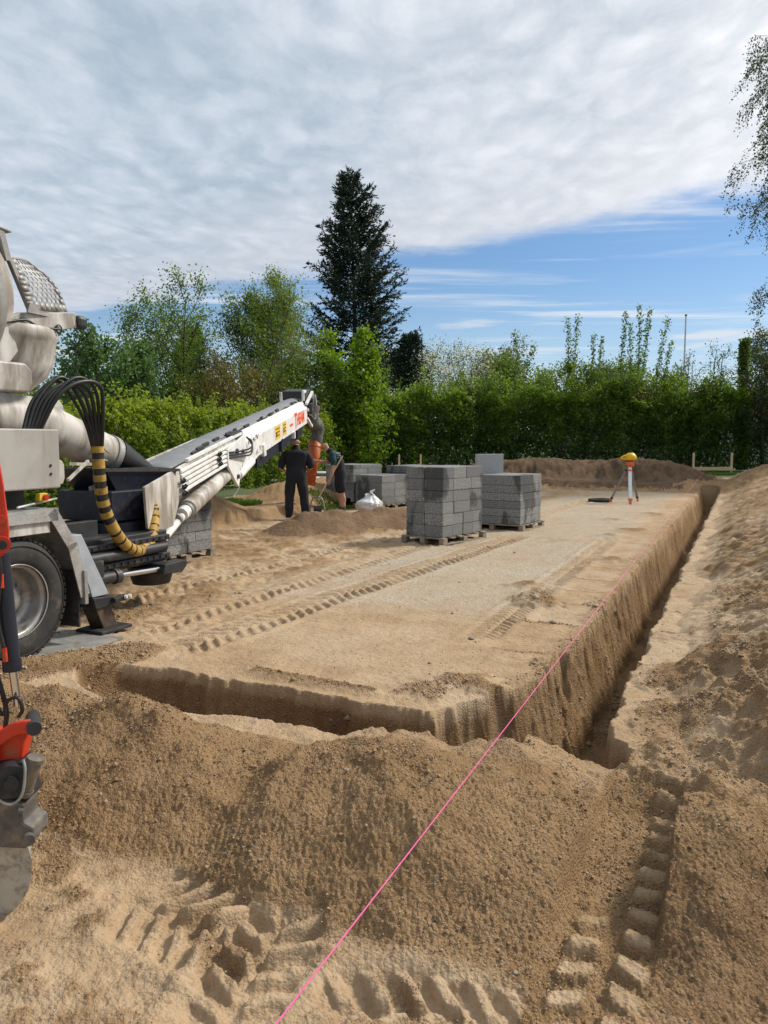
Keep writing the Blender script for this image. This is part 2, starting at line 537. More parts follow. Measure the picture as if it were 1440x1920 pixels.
def terrain(x, y, fine=True):
    s = x * SA + y * CA
    t = x * CA - y * SA
    r = np.hypot(x, y)
    n1 = fbm(x * 0.5, y * 0.5, 1, 3)
    n2 = fbm(x * 2.1, y * 2.1, 5, 3)
    n3 = fbm(x * 7.0, y * 7.0, 9, 3)
    z = 0.02 * n1 + 0.012 * n2
    loose = np.zeros_like(x)
    ident = np.zeros(x.shape, np.int32)
    wob = 0.16 * n2 + 0.05 * n3

    # --- levels around the excavated pad
    pad_l = sst(-9.6, -10.0, t + 0.35 * n2 + 0.12 * n3)            # higher turf level to the left
    pad_b = sst(28.0, 29.3, s + 0.6 * n2)                           # and behind
    zl = np.maximum(pad_l, pad_b * sst(5.0, 3.0, t))
    z = z + zl * (0.24 + 0.10 * n1)
    loose = np.maximum(loose, np.clip(sst(-9.2, -9.8, t + 0.5 * n2) * sst(-13.4, -12.0, t), 0, 1) * (0.75 + 0.5 * n2))
    loose = np.maximum(loose, sst(27.0, 28.4, s + 0.8 * n2) * sst(33.6, 32.0, s))
    # churned soil left of the tracks
    churn = np.clip(sst(-4.4, -5.6, t + 0.8 * n1 + 0.4 * n2), 0, 1) * sst(-10.2, -9.3, t) * sst(4.4, 5.6, s)
    z = z + churn * (0.035 * n2 + 0.03 * n3)
    loose = np.maximum(loose, churn * np.clip(0.42 + 1.0 * n2 + 0.7 * n1, 0, 0.9))

    def heap(a, b, hh, R, wb, sharp=1.0, idn=0, thr=0.04):
        nonlocal z, loose, ident
        d, k = segd(s, t, a, b)
        dd = (d + wob * wb / 0.12) / R
        prof = np.clip(1 - dd, 0, 1)
        prof = prof * prof * (3 - 2 * prof) * 0.62 + prof * 0.38
        h = hh * prof * (1 + 0.35 * n2)
        z = z + h
        loose = np.maximum(loose, sst(0.012, 0.06, h))
        if idn:
            ident[(h > thr)] = idn
        return h

    # --- the heaps
    heap((5.35, -10.6), (9.5, -11.0), 0.34, 1.2, 0.2)                        # behind the truck
    heap((11.6, -11.2), (13.6, -11.0), 0.55, 1.3, 0.2, idn=4)
    heap((17.4, -10.9), (19.3, -10.9), 0.45, 1.3, 0.2, idn=5)
    heap((12.55, -7.55), (14.6, -6.3), 0.40, 0.95, 0.16, idn=6)              # beside the tall block stack
    heap((32.6, -10.2), (32.0, -2.6), 0.72, 2.0, 0.45, idn=7, thr=0.03)
    heap((31.4, -4.2), (31.2, -3.4), 0.30, 1.3, 0.3)
    heap((31.6, -8.3), (31.5, -7.4), 0.22, 1.3, 0.3)
    ident[(s + 0.6 * n2 > 28.4) & (s < 33.5) & (t < -1.9 + 0.4 * n2) & (t > -11.8)] = 7
    # bank of spoil right of the trench
    toe = -0.40 + 0.30 * n1 + 0.14 * n2 - 0.10 * sst(8, 16, s) + 0.22 * sst(8.0, 4.5, s)
    up = np.clip(t - toe, 0, None)
    crest = 1.05 + 0.35 * fbm(s * 0.35, t * 0.2, 31, 3)
    bank = crest * np.tanh(0.54 * up / crest) * sst(2.9, 5.2, s + 0.5 * n2) * sst(36.5, 33.0, s + 0.6 * n2) * sst(6.5, 3.2, t)
    bank = bank + sst(0.02, 0.2, bank) * (0.085 * fbm(s * 1.5 + t * 1.1, t * 0.7, 41, 3) + 0.07 * n2 + 0.055 * n3 - 0.06 * np.abs(fbm(s * 2.4 + t * 1.7, t * 0.8, 47, 2)))
    bank = bank + sst(0.03, 0.2, bank) * (0.045 * np.abs(pn(s * 4.3 + t * 2.0, t * 3.2, 48)) + 0.03 * pn(x * 9, y * 9, 49))
    bank = np.clip(bank, 0, None)
    z = z + bank
    loose = np.maximum(loose, sst(0.0, 0.22, bank + 0.05 * n2) * np.clip(0.50 + 0.55 * n2 + 0.35 * fbm(s * 2.2 + t * 1.6, t * 0.9, 43, 3), 0.10, 0.95))
    ident[bank > 0.07] = 8
    # clods along the trench sides
    for (cs, ct, ch, cr) in ((6.0, -0.28, 0.10, 0.42), (6.35, -0.15, 0.09, 0.35), (5.1, -0.32, 0.10, 0.36), (10.8, -0.2, 0.13, 0.4), (8.3, -2.0, 0.12, 0.33),
                             (9.2, -2.3, 0.05, 0.3), (14.6, -2.2, 0.055, 0.4), (15.6, -1.9, 0.066, 0.45), (17.5, -2.6, 0.044, 0.6), (13.9, -3.0, 0.028, 0.5),
                             (19.5, -1.8, 0.066, 0.5), (11.8, -1.7, 0.06, 0.25), (7.3, -0.35, 0.05, 0.25), (5.2, -1.7, 0.08, 0.32), (5.0, -2.0, 0.05, 0.3)):
        dd = np.hypot(s - cs, t - ct) + 0.25 * n2 + 0.16 * n3
        hcl = ch * np.clip(1 - dd / cr, 0, 1)
        z = z + hcl
        loose = np.maximum(loose, sst(0.0, 0.06, hcl) * 0.75)
        z = z + sst(0.0, 0.03, hcl) * 0.03 * n3
    # scraped steps on the strips beside the trench
    sw = s + 0.10 * n2 + 0.25 * fbm(s * 0.4, t * 0.0 + 3.3, 71, 2)
    per = 0.92
    fr = (sw / per) % 1.0
    step = (fr - 0.5) * sst(1.0, 0.93, fr)
    strip_l = sst(-2.05, -1.85, t + 0.1 * n2) * sst(-1.22, -1.3, t) * sst(5.6, 6.4, s) * sst(24, 20, s)
    strip_r = sst(-0.72, -0.66, t) * sst(0.05, -0.25, t - toe - 0.1) * sst(5.6, 6.4, s) * sst(30, 24, s)
    z = z + (strip_l * 0.055 + strip_r * 0.07) * step
    z = z - strip_l * 0.02
    crumbline = sst(0.86, 0.93, fr) * sst(1.0, 0.95, fr)
    loose = np.maximum(loose, crumbline * (strip_l + strip_r) * 0.7)
    loose = np.maximum(loose, sst(-1.62, -1.36, t + 0.12 * n2 + 0.1 * n3) * sst(-1.2, -1.28, t) * sst(4.9, 5.4, s) * sst(28, 26, s) * 0.45)

    apron = sst(-0.62, -0.45, t + 0.1 * n2) * sst(3.0, 3.5, s) * sst(7.2, 5.4, s + 0.6 * n2)
    z = z + apron * (0.05 * n2 + 0.045 * n3)
    loose = np.maximum(loose, apron * np.clip(0.42 + 0.7 * n2 + 0.5 * n3, 0.0, 0.8))
    # berm between the truck and the front trench
    heap((3.6, -5.1), (4.75, -4.55), 0.10, 0.50, 0.12)
    heap((4.78, -3.3), (4.74, -2.3), 0.045, 0.12, 0.02)
    # --- heaps in front
    ftoe = 2.20 + 0.32 * sst(-1.0, -0.1, t) + 0.38 * sst(-0.1, 0.35, t) + 0.10 * n2 + 0.05 * n3
    fA = 0.10 + 0.27 * np.maximum(np.maximum(np.exp(-((t + 3.35) / 1.25) ** 4), np.exp(-((t + 1.32) / 0.68) ** 4)), 1.15 * np.exp(-((t - 0.22) / 0.66) ** 4))
    fA = fA * sst(-5.6, -4.7, t) * sst(1.9, 1.1, t)
    fr_ = np.clip((s - ftoe) / 0.74, 0, 1)
    fr_ = 0.55 * fr_ + 0.45 * fr_ * fr_ * (3 - 2 * fr_)
    zf = fA * fr_ * (1 - (0.60 + 0.28 * sst(-2.0, -2.6, t)) * sst(2.98, 3.70, s + 0.12 * n2)) * sst(4.75, 4.1, s) * (1 + 0.30 * n2)
    zf = zf + sst(0.02, 0.12, zf) * (0.022 * n3 + 0.04 * fbm(x * 3.1, y * 3.1, 15, 2) - 0.11 * np.abs(fbm(x * 1.5, y * 1.5, 17, 2)) + 0.03)
    loose = np.maximum(loose, sst(0.01, 0.07, zf) * np.clip(0.95 - 0.5 * sst(3.05, 3.7, s), 0, 1))
    fm = zf > 0.04
    ident[fm & (t < -2.05)] = 1
    ident[fm & (t >= -2.05) & (t < -0.40)] = 2
    ident[fm & (t >= -0.40)] = 3
    z = z + np.clip(zf, 0, None)
    front = sst(3.95, 3.55, s + 0.12 * n2) * sst(2.2, 2.45, s + 0.10 * n2 - 0.05 * t)
    loose = np.maximum(loose, front * sst(-2.2, -1.8, t + 0.2 * n2) * sst(0.9, 0.6, t) * 0.9)
    lite = np.exp(-(((s - 3.72) / 0.16) ** 2 + ((t + 2.25) / 0.42) ** 2))
    loose = loose * (1 - 0.9 * lite)

    # --- prints of tyres
    gravel = np.clip(sst(-5.4, -4.6, t + 0.6 * n1) * sst(-1.75, -2.3, t + 0.25 * n2) * sst(6.3, 8.6, s + 0.5 * n1 + 0.4 * n2) * (0.75 + 0.5 * n1), 0, 1)
    gravel = np.maximum(gravel, np.clip(0.5 + 0.9 * n1, 0, 0.8) * sst(-9.6, -9.0, t) * sst(-5.2, -5.8, t) * sst(11, 14, s))
    P = lambda s_, t_: (s_ * SA + t_ * CA, s_ * CA - t_ * SA)
    for (a, b, hw, pitch, slant, dep, amp) in (
            (P(4.95, -4.32), P(14.2, -3.72), 0.25, 0.16, 0.85, 0.022, 0.040),
            (P(5.3, -5.05), P(13.0, -4.85), 0.23, 0.16, 0.85, 0.016, 0.030),
            (P(6.0, -6.2), P(15.0, -5.9), 0.23, 0.16, 0.85, 0.018, 0.030),
            (P(6.4, -2.10), P(14.5, -2.12), 0.17, 0.095, 0.55, 0.02, 0.026),
            (P(15.5, -4.5), P(26.0, -4.0), 0.22, 0.15, 0.7, 0.02, 0.022)):
        dzl, mk = lugs(x, y, a, b, hw, pitch, slant, dep, amp)
        wear = np.clip(0.9 + 0.8 * n2, 0.3, 1)
        z = z + dzl * wear
        loose = loose * (1 - 0.6 * mk)
        gravel = gravel * (1 - 0.7 * mk)
    for (a, b, hw, pitch, slant, dep, amp) in (
            ((-1.02, 2.88), (-0.26, 2.38), 0.20, 0.115, -0.55, 0.030, 0.055),
            ((-0.36, 2.80), (-0.56, 1.80), 0.17, 0.120, 0.55, 0.035, 0.058),
            ((-0.28, 2.30), (0.55, 2.16), 0.17, 0.115, 0.6, 0.030, 0.055)):
        dzl, mk = lugs(x, y, a, b, hw, pitch, slant, dep, amp, 0.15, 3.0, 0.20)
        z = z * (1 - 0.75 * mk) + dzl * np.clip(0.85 + 0.8 * n2, 0.3, 1.1)
        loose = loose * (1 - 0.9 * mk)
    fgz = sst(2.7, 2.3, s) * sst(-3.4, -2.6, t)
    z = z + fgz * (0.014 * n3 + 0.022 * np.clip(n2, -1, 0.25))
    loose = np.maximum(loose, fgz * np.clip(0.05 + 0.9 * n2 + 0.9 * n3, 0, 0.65))
    # the rut pressed into the right-hand heap
    ra, rb = P(1.7, -0.39), P(3.92, -0.37)
    d = np.array([rb[0] - ra[0], rb[1] - ra[1]])
    L = np.hypot(*d)
    d = d / L
    aa = (x - ra[0]) * d[0] + (y - ra[1]) * d[1]
    bb = -(x - ra[0]) * d[1] + (y - ra[1]) * d[0]
    hw = 0.165 + 0.02 * n3
    cut = sst(hw + 0.03, hw - 0.008, np.abs(bb) + 0.015 * n3) * sst(L + 0.04, L - 0.05, aa) * sst(0.0, 0.3, aa)
    bc = bb + 0.025
    ph = (aa + 0.02 * n2 + 0.012 * n3) / 0.150 + np.abs(bc) * 0.45 / 0.150 + 0.5 * (bc > 0)
    pat = (np.tanh(1.7 * np.cos(2 * math.pi * ph)) * 0.5 + 0.5) * sst(0.008, 0.05, np.abs(bc)) * sst(0.165, 0.12, np.abs(bc + 0.01 * n3)) * np.where(bc < 0, 1.0, sst(1.6, 0.7, aa)) * np.clip(0.95 + 0.6 * n2, 0.4, 1.2)
    endup = sst(L - 0.40, L, aa) ** 2 * 0.10
    floor = 0.0 + 0.02 * sst(0.5, L, aa) + endup + 0.050 * pat + 0.012 * n3 - 0.03 + 0.02 * (bb / 0.16) ** 2
    z = z * (1 - cut) + np.minimum(z, floor) * cut
    loose = loose * (1 - cut) + cut * np.clip(0.85 - 0.60 * pat + 0.3 * n3, 0.15, 0.95)

    # --- the trenches
    flute_c = s - 0.55 * np.clip(t + 1.32, 0, 0.3) / 0.2
    fl = fbm(flute_c * 4.0, t * 0.3, 51, 4, 0.65)
    tl = -1.31 + 0.05 * fbm(s * 0.9, s * 0.0, 61, 2) + 0.024 * fl + 0.05 * n3 + 0.05 * n2 - 0.44 * sst(5.7, 4.6, s)
    tr = -0.70 + 0.05 * fbm(s * 0.8, s * 0.0 + 9, 66, 2) + 0.05 * n2 + 0.03 * n3 + 0.22 * sst(5.0, 4.3, s)
    wl = 0.19 + 0.06 * n2
    pl = np.clip((t - tl) / wl, 0, 1) ** 0.8
    pr = np.clip((tr - t) / 0.10, 0, 1)
    p0 = np.clip((s - 4.02 + 0.08 * n2) / 0.14, 0, 1)
    p1 = np.clip((29.0 - s) / 0.12, 0, 1)
    dm = (0.80 + 0.03 * n2) * np.minimum(np.minimum(pl, pr), np.minimum(p0, p1))
    sf = 4.56 + 0.05 * n2 + 0.05 * n3
    sn = 3.88 + 0.06 * n2 + 0.03 * n3 - 0.10 * sst(-2.6, -4.0, t)
    flf = fbm(t * 5.0, s * 0.6, 55, 3, 0.6)
    pf = np.clip((sf + 0.018 * flf - s) / 0.11, 0, 1) ** 0.85
    pnr = np.clip((s - sn) / 0.12, 0, 1)
    pe = np.clip((t + 4.50 + 0.1 * n2 - 0.45 * np.clip(np.abs(s - 4.22) / 0.36, 0, 1.2) ** 2) / 0.40, 0, 1)
    pe2 = np.clip((-1.0 - t) / 0.1, 0, 1)
    df = (0.50 + 0.04 * n2 - 0.12 * sst(-3.0, -4.2, t)) * np.minimum(np.minimum(pf, pnr), np.minimum(np.sqrt(pe), pe2))
    # slumped corner of the pad
    cr_ = np.hypot(s - 4.6, t + 1.5)
    z = z - 0.03 * np.clip(1 - cr_ / 0.55, 0, 1) * (1 + n2)
    dep = np.maximum(dm, df)
    zz = z - dep
    flo = -0.80 + 0.03 * n2 + 0.02 * n3
    z = np.where(dep > 0.02, np.maximum(zz, flo - 0.02 + 0 * zz), zz)
    z = z + sst(0.72, 0.8, dep) * 0.03 * n2
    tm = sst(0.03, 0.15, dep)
    wallv = np.where(df > 0.04, 0.95 + 0.15 * flf, 0.62 + 0.38 * fl + 0.35 * n3)  # front trench gets the darkest sand: moist tone plus its shade in the colour
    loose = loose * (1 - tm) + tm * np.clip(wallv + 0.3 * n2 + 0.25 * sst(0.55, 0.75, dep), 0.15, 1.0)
    gravel = gravel * (1 - tm)
    ident[dep > 0.06] = 9

    if fine:
        # crumbs of loose sand, grain of the compact surface
        near = np.clip(8.0 / np.maximum(r, 0.5), 0, 1)
        c1_ = pn(x * 16, y * 16, 81)
        c2_ = pn(x * 34, y * 34, 82)
        c3_ = pn(x * 66, y * 66, 83) * sst(9, 5, r)
        lo = np.clip(loose, 0, 1) * (1 - 0.65 * tm)
        z = z + lo * (0.013 * c1_ + 0.014 * np.abs(c2_) + 0.016 * c3_) * near + (1 - lo) * (0.005 * c1_ + 0.005 * c2_ + 0.005 * c3_) * near
        z = z + (1 - lo) * 0.010 * np.clip(n3 - 0.25, 0, 1)
    return z, np.clip(loose, 0, 1), np.clip(gravel, 0, 1), ident


def ground_z(x, y):
    z, _, _, _ = terrain(np.array([float(x)]), np.array([float(y)]), False)
    return float(z[0])


def ground_mat(name='site_sand', k=1.0):
    m, t = new_mat(name)
    co = t.n('ShaderNodeTexCoord').outputs['Object']
    al = t.n('ShaderNodeAttribute'); al.attribute_name = 'loose'
    ag = t.n('ShaderNodeAttribute'); ag.attribute_name = 'gravel'
    big = t.noise(co, 0.55, 5.0, 0.6)
    mid = t.noise(co, 3.2, 5.0, 0.65)
    fin = t.noise(co, 34.0, 5.0, 0.7)
    grain = t.noise(co, 150.0, 2.0, 0.6)
    comp = t.mix(t.ramp(mid, 0.32, 0.68), (0.43, 0.307, 0.188), (0.33, 0.228, 0.134))
    comp = t.mix(t.ramp(big, 0.40, 0.66, 0.0, 0.75), comp, (0.47, 0.365, 0.25))
    comp = t.mix(t.ramp(fin, 0.50, 0.72, 0.0, 0.65), comp, (0.24, 0.155, 0.085))
    spk = t.noise(co, 46.0, 3.0, 0.8)
    grv = t.mix(t.ramp(t.math('ADD', t.math('MULTIPLY', grain, 0.5), t.math('MULTIPLY', spk, 0.5)), 0.40, 0.62), (0.21, 0.170, 0.125), (0.58, 0.515, 0.41))
    grv = t.mix(t.ramp(mid, 0.35, 0.7, 0.0, 0.45), grv, comp)
    dampn = t.noise(co, 1.3, 4.0, 0.6, 0.4)
    lo = t.mix(t.ramp(mid, 0.30, 0.72), (0.312, 0.195, 0.098), (0.39, 0.256, 0.138))
    lo = t.mix(t.ramp(dampn, 0.50, 0.68, 0.0, 0.7), lo, (0.185, 0.110, 0.057))
    lo = t.mix(t.ramp(t.noise(co, 88.0, 4.0, 0.7), 0.48, 0.70, 0.0, 0.62), lo, (0.120, 0.070, 0.034))
    lo = t.mix(t.ramp(grain, 0.56, 0.72, 0.0, 0.75), lo, (0.48, 0.36, 0.23))
    col = t.mix(ag.outputs['Fac'], comp, grv)
    lf = t.ramp(t.math('ADD', al.outputs['Fac'], t.math('MULTIPLY', t.math('SUBTRACT', fin, 0.5), 0.5)), 0.12, 0.80)
    col = t.mix(lf, col, lo)
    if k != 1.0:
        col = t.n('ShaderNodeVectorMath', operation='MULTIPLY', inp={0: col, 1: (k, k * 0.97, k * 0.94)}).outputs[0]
    vor = t.n('ShaderNodeTexVoronoi')
    t.set(vor.inputs['Vector'], co)
    vor.inputs['Scale'].default_value = 85.0
    fin2 = t.noise(co, 80.0, 4.0, 0.7)
    hgt = t.math('ADD', t.math('MULTIPLY', fin2, 0.9), t.math('MULTIPLY', t.math('SUBTRACT', 1.0, vor.outputs['Distance']), 0.45))
    hgt = t.math('ADD', hgt, t.math('MULTIPLY', grain, 0.25))
    hgt = t.math('ADD', hgt, t.math('MULTIPLY', t.noise(co, 13.0, 4.0, 0.65), 1.6))
    st = t.ramp(al.outputs['Fac'], 0.1, 0.8, 0.55, 1.0)
    bp = t.n('ShaderNodeBump', inp={'Strength': st, 'Distance': 0.022, 'Height': hgt})
    b = t.n('ShaderNodeBsdfPrincipled', inp={'Base Color': col, 'Roughness': 0.95, 'Normal': bp.outputs[0]})
    b.inputs['Specular IOR Level'].default_value = 0.12
    t.n('ShaderNodeOutputMaterial', inp={0: b.outputs[0]})
    return m


def soil_mat(name='dark_topsoil', k=1.0):
    m, t = new_mat(name)
    co = t.n('ShaderNodeTexCoord').outputs['Object']
    md = t.noise(co, 1.8, 5.0, 0.6)
    fn_ = t.noise(co, 14.0, 5.0, 0.7)
    col = t.mix(t.ramp(md, 0.3, 0.7), tuple(k * v for v in (0.105, 0.068, 0.042)), tuple(k * v for v in (0.165, 0.108, 0.066)))
    col = t.mix(t.ramp(fn_, 0.5, 0.72, 0.0, 0.6), col, tuple(k * v for v in (0.055, 0.036, 0.024)))
    bp = t.n('ShaderNodeBump', inp={'Strength': 0.9, 'Distance': 0.06, 'Height': fn_})
    b = t.n('ShaderNodeBsdfPrincipled', inp={'Base Color': col, 'Roughness': 0.97, 'Normal': bp.outputs[0]})
    b.inputs['Specular IOR Level'].default_value = 0.1
    t.n('ShaderNodeOutputMaterial', inp={0: b.outputs[0]})
    return m


def lawn_mat():
    m, t = new_mat('turf')
    co = t.n('ShaderNodeTexCoord').outputs['Object']
    n_ = t.noise(co, 2.0, 6.0, 0.65)
    col = t.mix(t.ramp(n_, 0.3, 0.7), (0.055, 0.10, 0.022), (0.085, 0.075, 0.04))
    b = t.n('ShaderNodeBsdfPrincipled', inp={'Base Color': col, 'Roughness': 0.95})
    bp = t.n('ShaderNodeBump', inp={'Strength': 0.6, 'Distance': 0.03, 'Height': t.noise(co, 25.0, 4.0, 0.7)})
    t.set(b.inputs['Normal'], bp.outputs[0])
    t.n('ShaderNodeOutputMaterial', inp={0: b.outputs[0]})
    return m


M['ground'] = ground_mat()
M['moist_shaded_sand'] = ground_mat('moist_shaded_sand', 0.86)  # darker sand copy for the trench: moist, with its shade mixed into the colour
M['turf'] = lawn_mat()
M['soil'] = soil_mat()
M['damp_sand'] = soil_mat('damp_sand', 1.5)


def build_ground():
    rows = np.concatenate([np.geomspace(0.25, 1.75, 22)[:-1], np.geomspace(1.75, 5.0, 390)[:-1], np.geomspace(5.0, 14.0, 560)[:-1], np.geomspace(14.0, 34.0, 160)[:-1], np.geomspace(34, 6000, 60)])
    d0 = np.radians(28.0)
    mid = np.linspace(-d0, d0, 500)
    sidep = np.radians(np.concatenate([np.arange(28.5, 44, 0.6), np.arange(44, 180, 4.0)]))
    az = np.concatenate([-sidep[::-1], mid, sidep])
    nr, nc = len(rows), len(az)
    R, A_ = np.meshgrid(rows, az, indexing='ij')
    x, y = (R * np.sin(A_)).ravel(), (R * np.cos(A_)).ravel()
    z = np.zeros_like(x); lo = np.zeros_like(x); gr = np.zeros_like(x); idn = np.zeros(x.shape, np.int32)
    near = R.ravel() < 60
    z[near], lo[near], gr[near], idn[near] = terrain(x[near], y[near])
    z[~near] = 0.2
    # quads, wrapping round behind the camera
    I = np.arange(nr - 1)[:, None] * nc
    J = np.arange(nc)[None, :]
    Jn = (J + 1) % nc
    q = np.stack([I + J, I + Jn, I + nc + Jn, I + nc + J], -1).reshape(-1, 4)
    q = q[:, ::-1]
    fid = np.max(idn[q], axis=1)
    fid = np.where(np.min(idn[q], axis=1) == 0, 0, fid)
    # turf beyond the dig
    cx, cy = x[q].mean(1), y[q].mean(1)
    fs, ft = cx * SA + cy * CA, cx * CA - cy * SA
    rim = 0.5 * pn(cx * 0.7, cy * 0.7, 3) + 0.25 * pn(cx * 2.6, cy * 2.6, 4)
    turf = ((fs + rim > 33.6) | (ft + rim < -12.6) | (ft > 6.5) | (fs < -8)) & (fid == 0)
    fid[turf] = 20

    def part(mask, name, mat):
        f = q[mask]
        used, inv = np.unique(f, return_inverse=True)
        inv = inv.reshape(-1, 4)
        co = np.stack([x[used], y[used], z[used]], -1)
        me = bpy.data.meshes.new(name)
        me.vertices.add(len(used)); me.loops.add(f.size); me.polygons.add(len(f))
        me.vertices.foreach_set('co', co.ravel())
        me.loops.foreach_set('vertex_index', inv.ravel().astype(np.int32))
        me.polygons.foreach_set('loop_start', np.arange(0, f.size, 4, dtype=np.int32))
        me.polygons.foreach_set('loop_total', np.full(len(f), 4, np.int32))
        me.polygons.foreach_set('use_smooth', np.ones(len(f), bool))
        for an, arr in (('loose', lo), ('gravel', gr)):
            at = me.attributes.new(an, 'FLOAT', 'POINT')
            at.data.foreach_set('value', arr[used].astype(np.float32))
        me.materials.append(mat)
        me.update(); me.validate()
        return link(name, me)

    tag(part(fid == 0, 'ground', M['ground']), 'light compacted sand of the building pad with tyre prints', None, kind='structure')
    tag(part(fid == 9, 'trench', M['moist_shaded_sand']), 'narrow footing trench with steep sandy walls around the pad', None, kind='structure')
    tag(part(fid == 20, 'lawn_ground', M['turf']), None, None, kind='structure')
    names = {1: ('sand_heap', 'brown loose sand heap in the left foreground beside the excavator bucket'),
             2: ('sand_heap', 'crumbly sand heap in the middle foreground under the pink string'),
             3: ('sand_heap', 'crumbly sand heap in the right foreground with a deep tyre rut'),
             4: ('sand_heap', 'small sand mound left of the workers behind the conveyor'),
             5: ('sand_heap', 'low sand mound behind the two workers near the grey pipes'),
             6: ('sand_heap', 'dark brown sand heap beside the tall block stack'),
             7: ('sand_heap', 'long dark soil heap along the hedge behind the tripod'),
             8: ('spoil_bank', 'long sloping bank of dug sand along the right side of the trench')}
    for k, (nm, lb) in names.items():
        if (fid == k).any():
            tag(part(fid == k, nm, M['soil'] if k == 7 else M['damp_sand'] if k == 6 else M['ground']), lb, 'soil bank' if k == 8 else 'sand heap', None if k == 8 else 'heaps of dug sand')
    return x, y, z, lo, R.ravel()


GX, GY, GZ, GL, GR = build_ground()

# ------------------------------------------------------------------ block stacks and pallets
def block_mat():
    m, t = new_mat('clay_block')
    co = t.n('ShaderNodeTexCoord').outputs['Object']
    oi = t.n('ShaderNodeObjectInfo')
    g = t.n('ShaderNodeNewGeometry').outputs['Position']
    sp = t.noise(co, 42.0, 3.0, 0.7)
    md = t.noise(g, 2.6, 5.0, 0.6)
    col = t.mix(t.ramp(sp, 0.34, 0.68), (0.15, 0.152, 0.152), (0.37, 0.37, 0.355))
    col = t.mix(t.math('MULTIPLY', oi.outputs['Random'], 0.7), col, (0.14, 0.143, 0.147))
    mp = t.n('ShaderNodeMapping', inp={0: g})
    mp.inputs['Scale'].default_value = (1.5, 1.5, 0.75)
    wet = t.ramp(t.noise(mp.outputs[0], 1.25, 5.0, 0.6, 0.3), 0.53, 0.61, 0.0, 0.72)
    col = t.mix(wet, col, (0.045, 0.045, 0.047))
    vor = t.n('ShaderNodeTexVoronoi')
    t.set(vor.inputs['Vector'], co)
    vor.inputs['Scale'].default_value = 70.0
    bp = t.n('ShaderNodeBump', inp={'Strength': 0.8, 'Distance': 0.006, 'Height': t.math('ADD', vor.outputs['Distance'], sp)})
    b = t.n('ShaderNodeBsdfPrincipled', inp={'Base Color': col, 'Roughness': 0.92, 'Normal': bp.outputs[0]})
    b.inputs['Specular IOR Level'].default_value = 0.15
    t.n('ShaderNodeOutputMaterial', inp={0: b.outputs[0]})
    return m


M['block'] = block_mat()
_blk = {}


def block_mesh(dx_, dy_, dz_):
    k = (round(dx_, 3), round(dy_, 3), round(dz_, 3))
    if k not in _blk:
        bm = bmesh.new()
        bmesh.ops.create_cube(bm, size=1.0)
        bmesh.ops.scale(bm, vec=k, verts=bm.verts)
        bmesh.ops.bevel(bm, geom=bm.edges[:], offset=0.004, segments=1, affect='EDGES')
        me = bpy.data.meshes.new('block')
        bm.to_mesh(me)
        bm.free()
        me.materials.append(M['block'])
        _blk[k] = me
    return _blk[k]


def pallet(loc, rz, lx, ly, label, z0):
    r = empty('wooden_pallet', (loc[0], loc[1], z0), label, 'pallet', 'pallets under the block stacks', rz)
    def bd(name, c, s_):
        mb = MB()
        mb.box(Vector(c), s_)
        o = link(name, mb.mesh(name, M['wood_grey']), r)
        return o
    for k in range(3):
        y_ = (-0.5 + k * 0.5) * (ly - 0.1)
        bd('runner', (0, y_, 0.010), (lx, 0.10, 0.020))
        for j in range(3):
            bd('spacer_block', ((-0.5 + j * 0.5) * (lx - 0.12), y_, 0.058), (0.12, 0.096, 0.074))
    n = 6
    for k in range(n):
        bd('deck_board', ((-0.5 + k / (n - 1)) * (lx - 0.11), 0, 0.107), (0.11 + 0.004 * (k % 3), ly + 0.006 * (k % 2), 0.022))
    return r


def stack(loc, rz, layers, label, ply=None, base=0.12, seed=1):
    """layers: list (bottom up) of (height, list of x splits, list of y splits); local x along the face turned right, y along the left face"""
    rr = random.Random(seed)
    z0 = ground_z(*loc) - 0.006
    r = empty('block_stack', (loc[0], loc[1], z0 + base), label, 'block stack', 'stacks of lightweight blocks', rz)
    zc_ = 0.0
    for li, lay in enumerate(layers):
        h, xs, ys = lay[:3]
        skip = lay[3] if len(lay) > 3 else ()
        for i in range(len(xs) - 1):
            for j in range(len(ys) - 1):
                if (i, j) in skip:
                    continue
                o = link('block', block_mesh(xs[i + 1] - xs[i] - 0.007, ys[j + 1] - ys[j] - 0.007, h - 0.006), r)
                jx, jy = rr.uniform(-.006, .006), rr.uniform(-.006, .006)
                o.location = ((xs[i] + xs[i + 1]) / 2 + jx, (ys[j] + ys[j + 1]) / 2 + jy, zc_ + h / 2)
                o.rotation_euler = (0, 0, rr.uniform(-.008, .008))
        zc_ += h
    return r, z0


def lin(a, b, n):
    return [a + (b - a) * k / n for k in range(n + 1)]


# tall stack: face A (two blocks wide) looks left towards us, face B looks right; local +x = along face B, +y = along face A to the left
def face_rz(p0, p1):
    return math.atan2(p1[1] - p0[1], p1[0] - p0[0])


cC, cR = Vector((1.00, 13.0)), Vector((1.82, 14.03))
rzC = face_rz(cC, cR)
dxC = Vector((math.cos(rzC), math.sin(rzC)))
dyC = Vector((-dxC.y, dxC.x))
ctr = cC + dxC * 0.64 + dyC * 0.39
X4 = lin(-0.64, 0.64, 4)
Y2 = lin(-0.39, 0.39, 2)
layers = [(0.2, X4, Y2), (0.2, X4, Y2), (0.2, [-0.64, -0.30, 0.22, 0.64], Y2), (0.2, [-0.64, -0.32, 0.64], Y2), (0.2, [-0.64, -0.32, 0.26, 0.64], Y2), (0.2, [-0.64, -0.32, 0.1, 0.64], Y2)]
_, zC = stack(ctr, rzC, layers, 'tallest grey block stack, in front on its own pallet beside the dark sand heap', seed=3)
pallet(ctr, rzC, 1.40, 0.90, 'weathered pallet under the tallest block stack', zC)

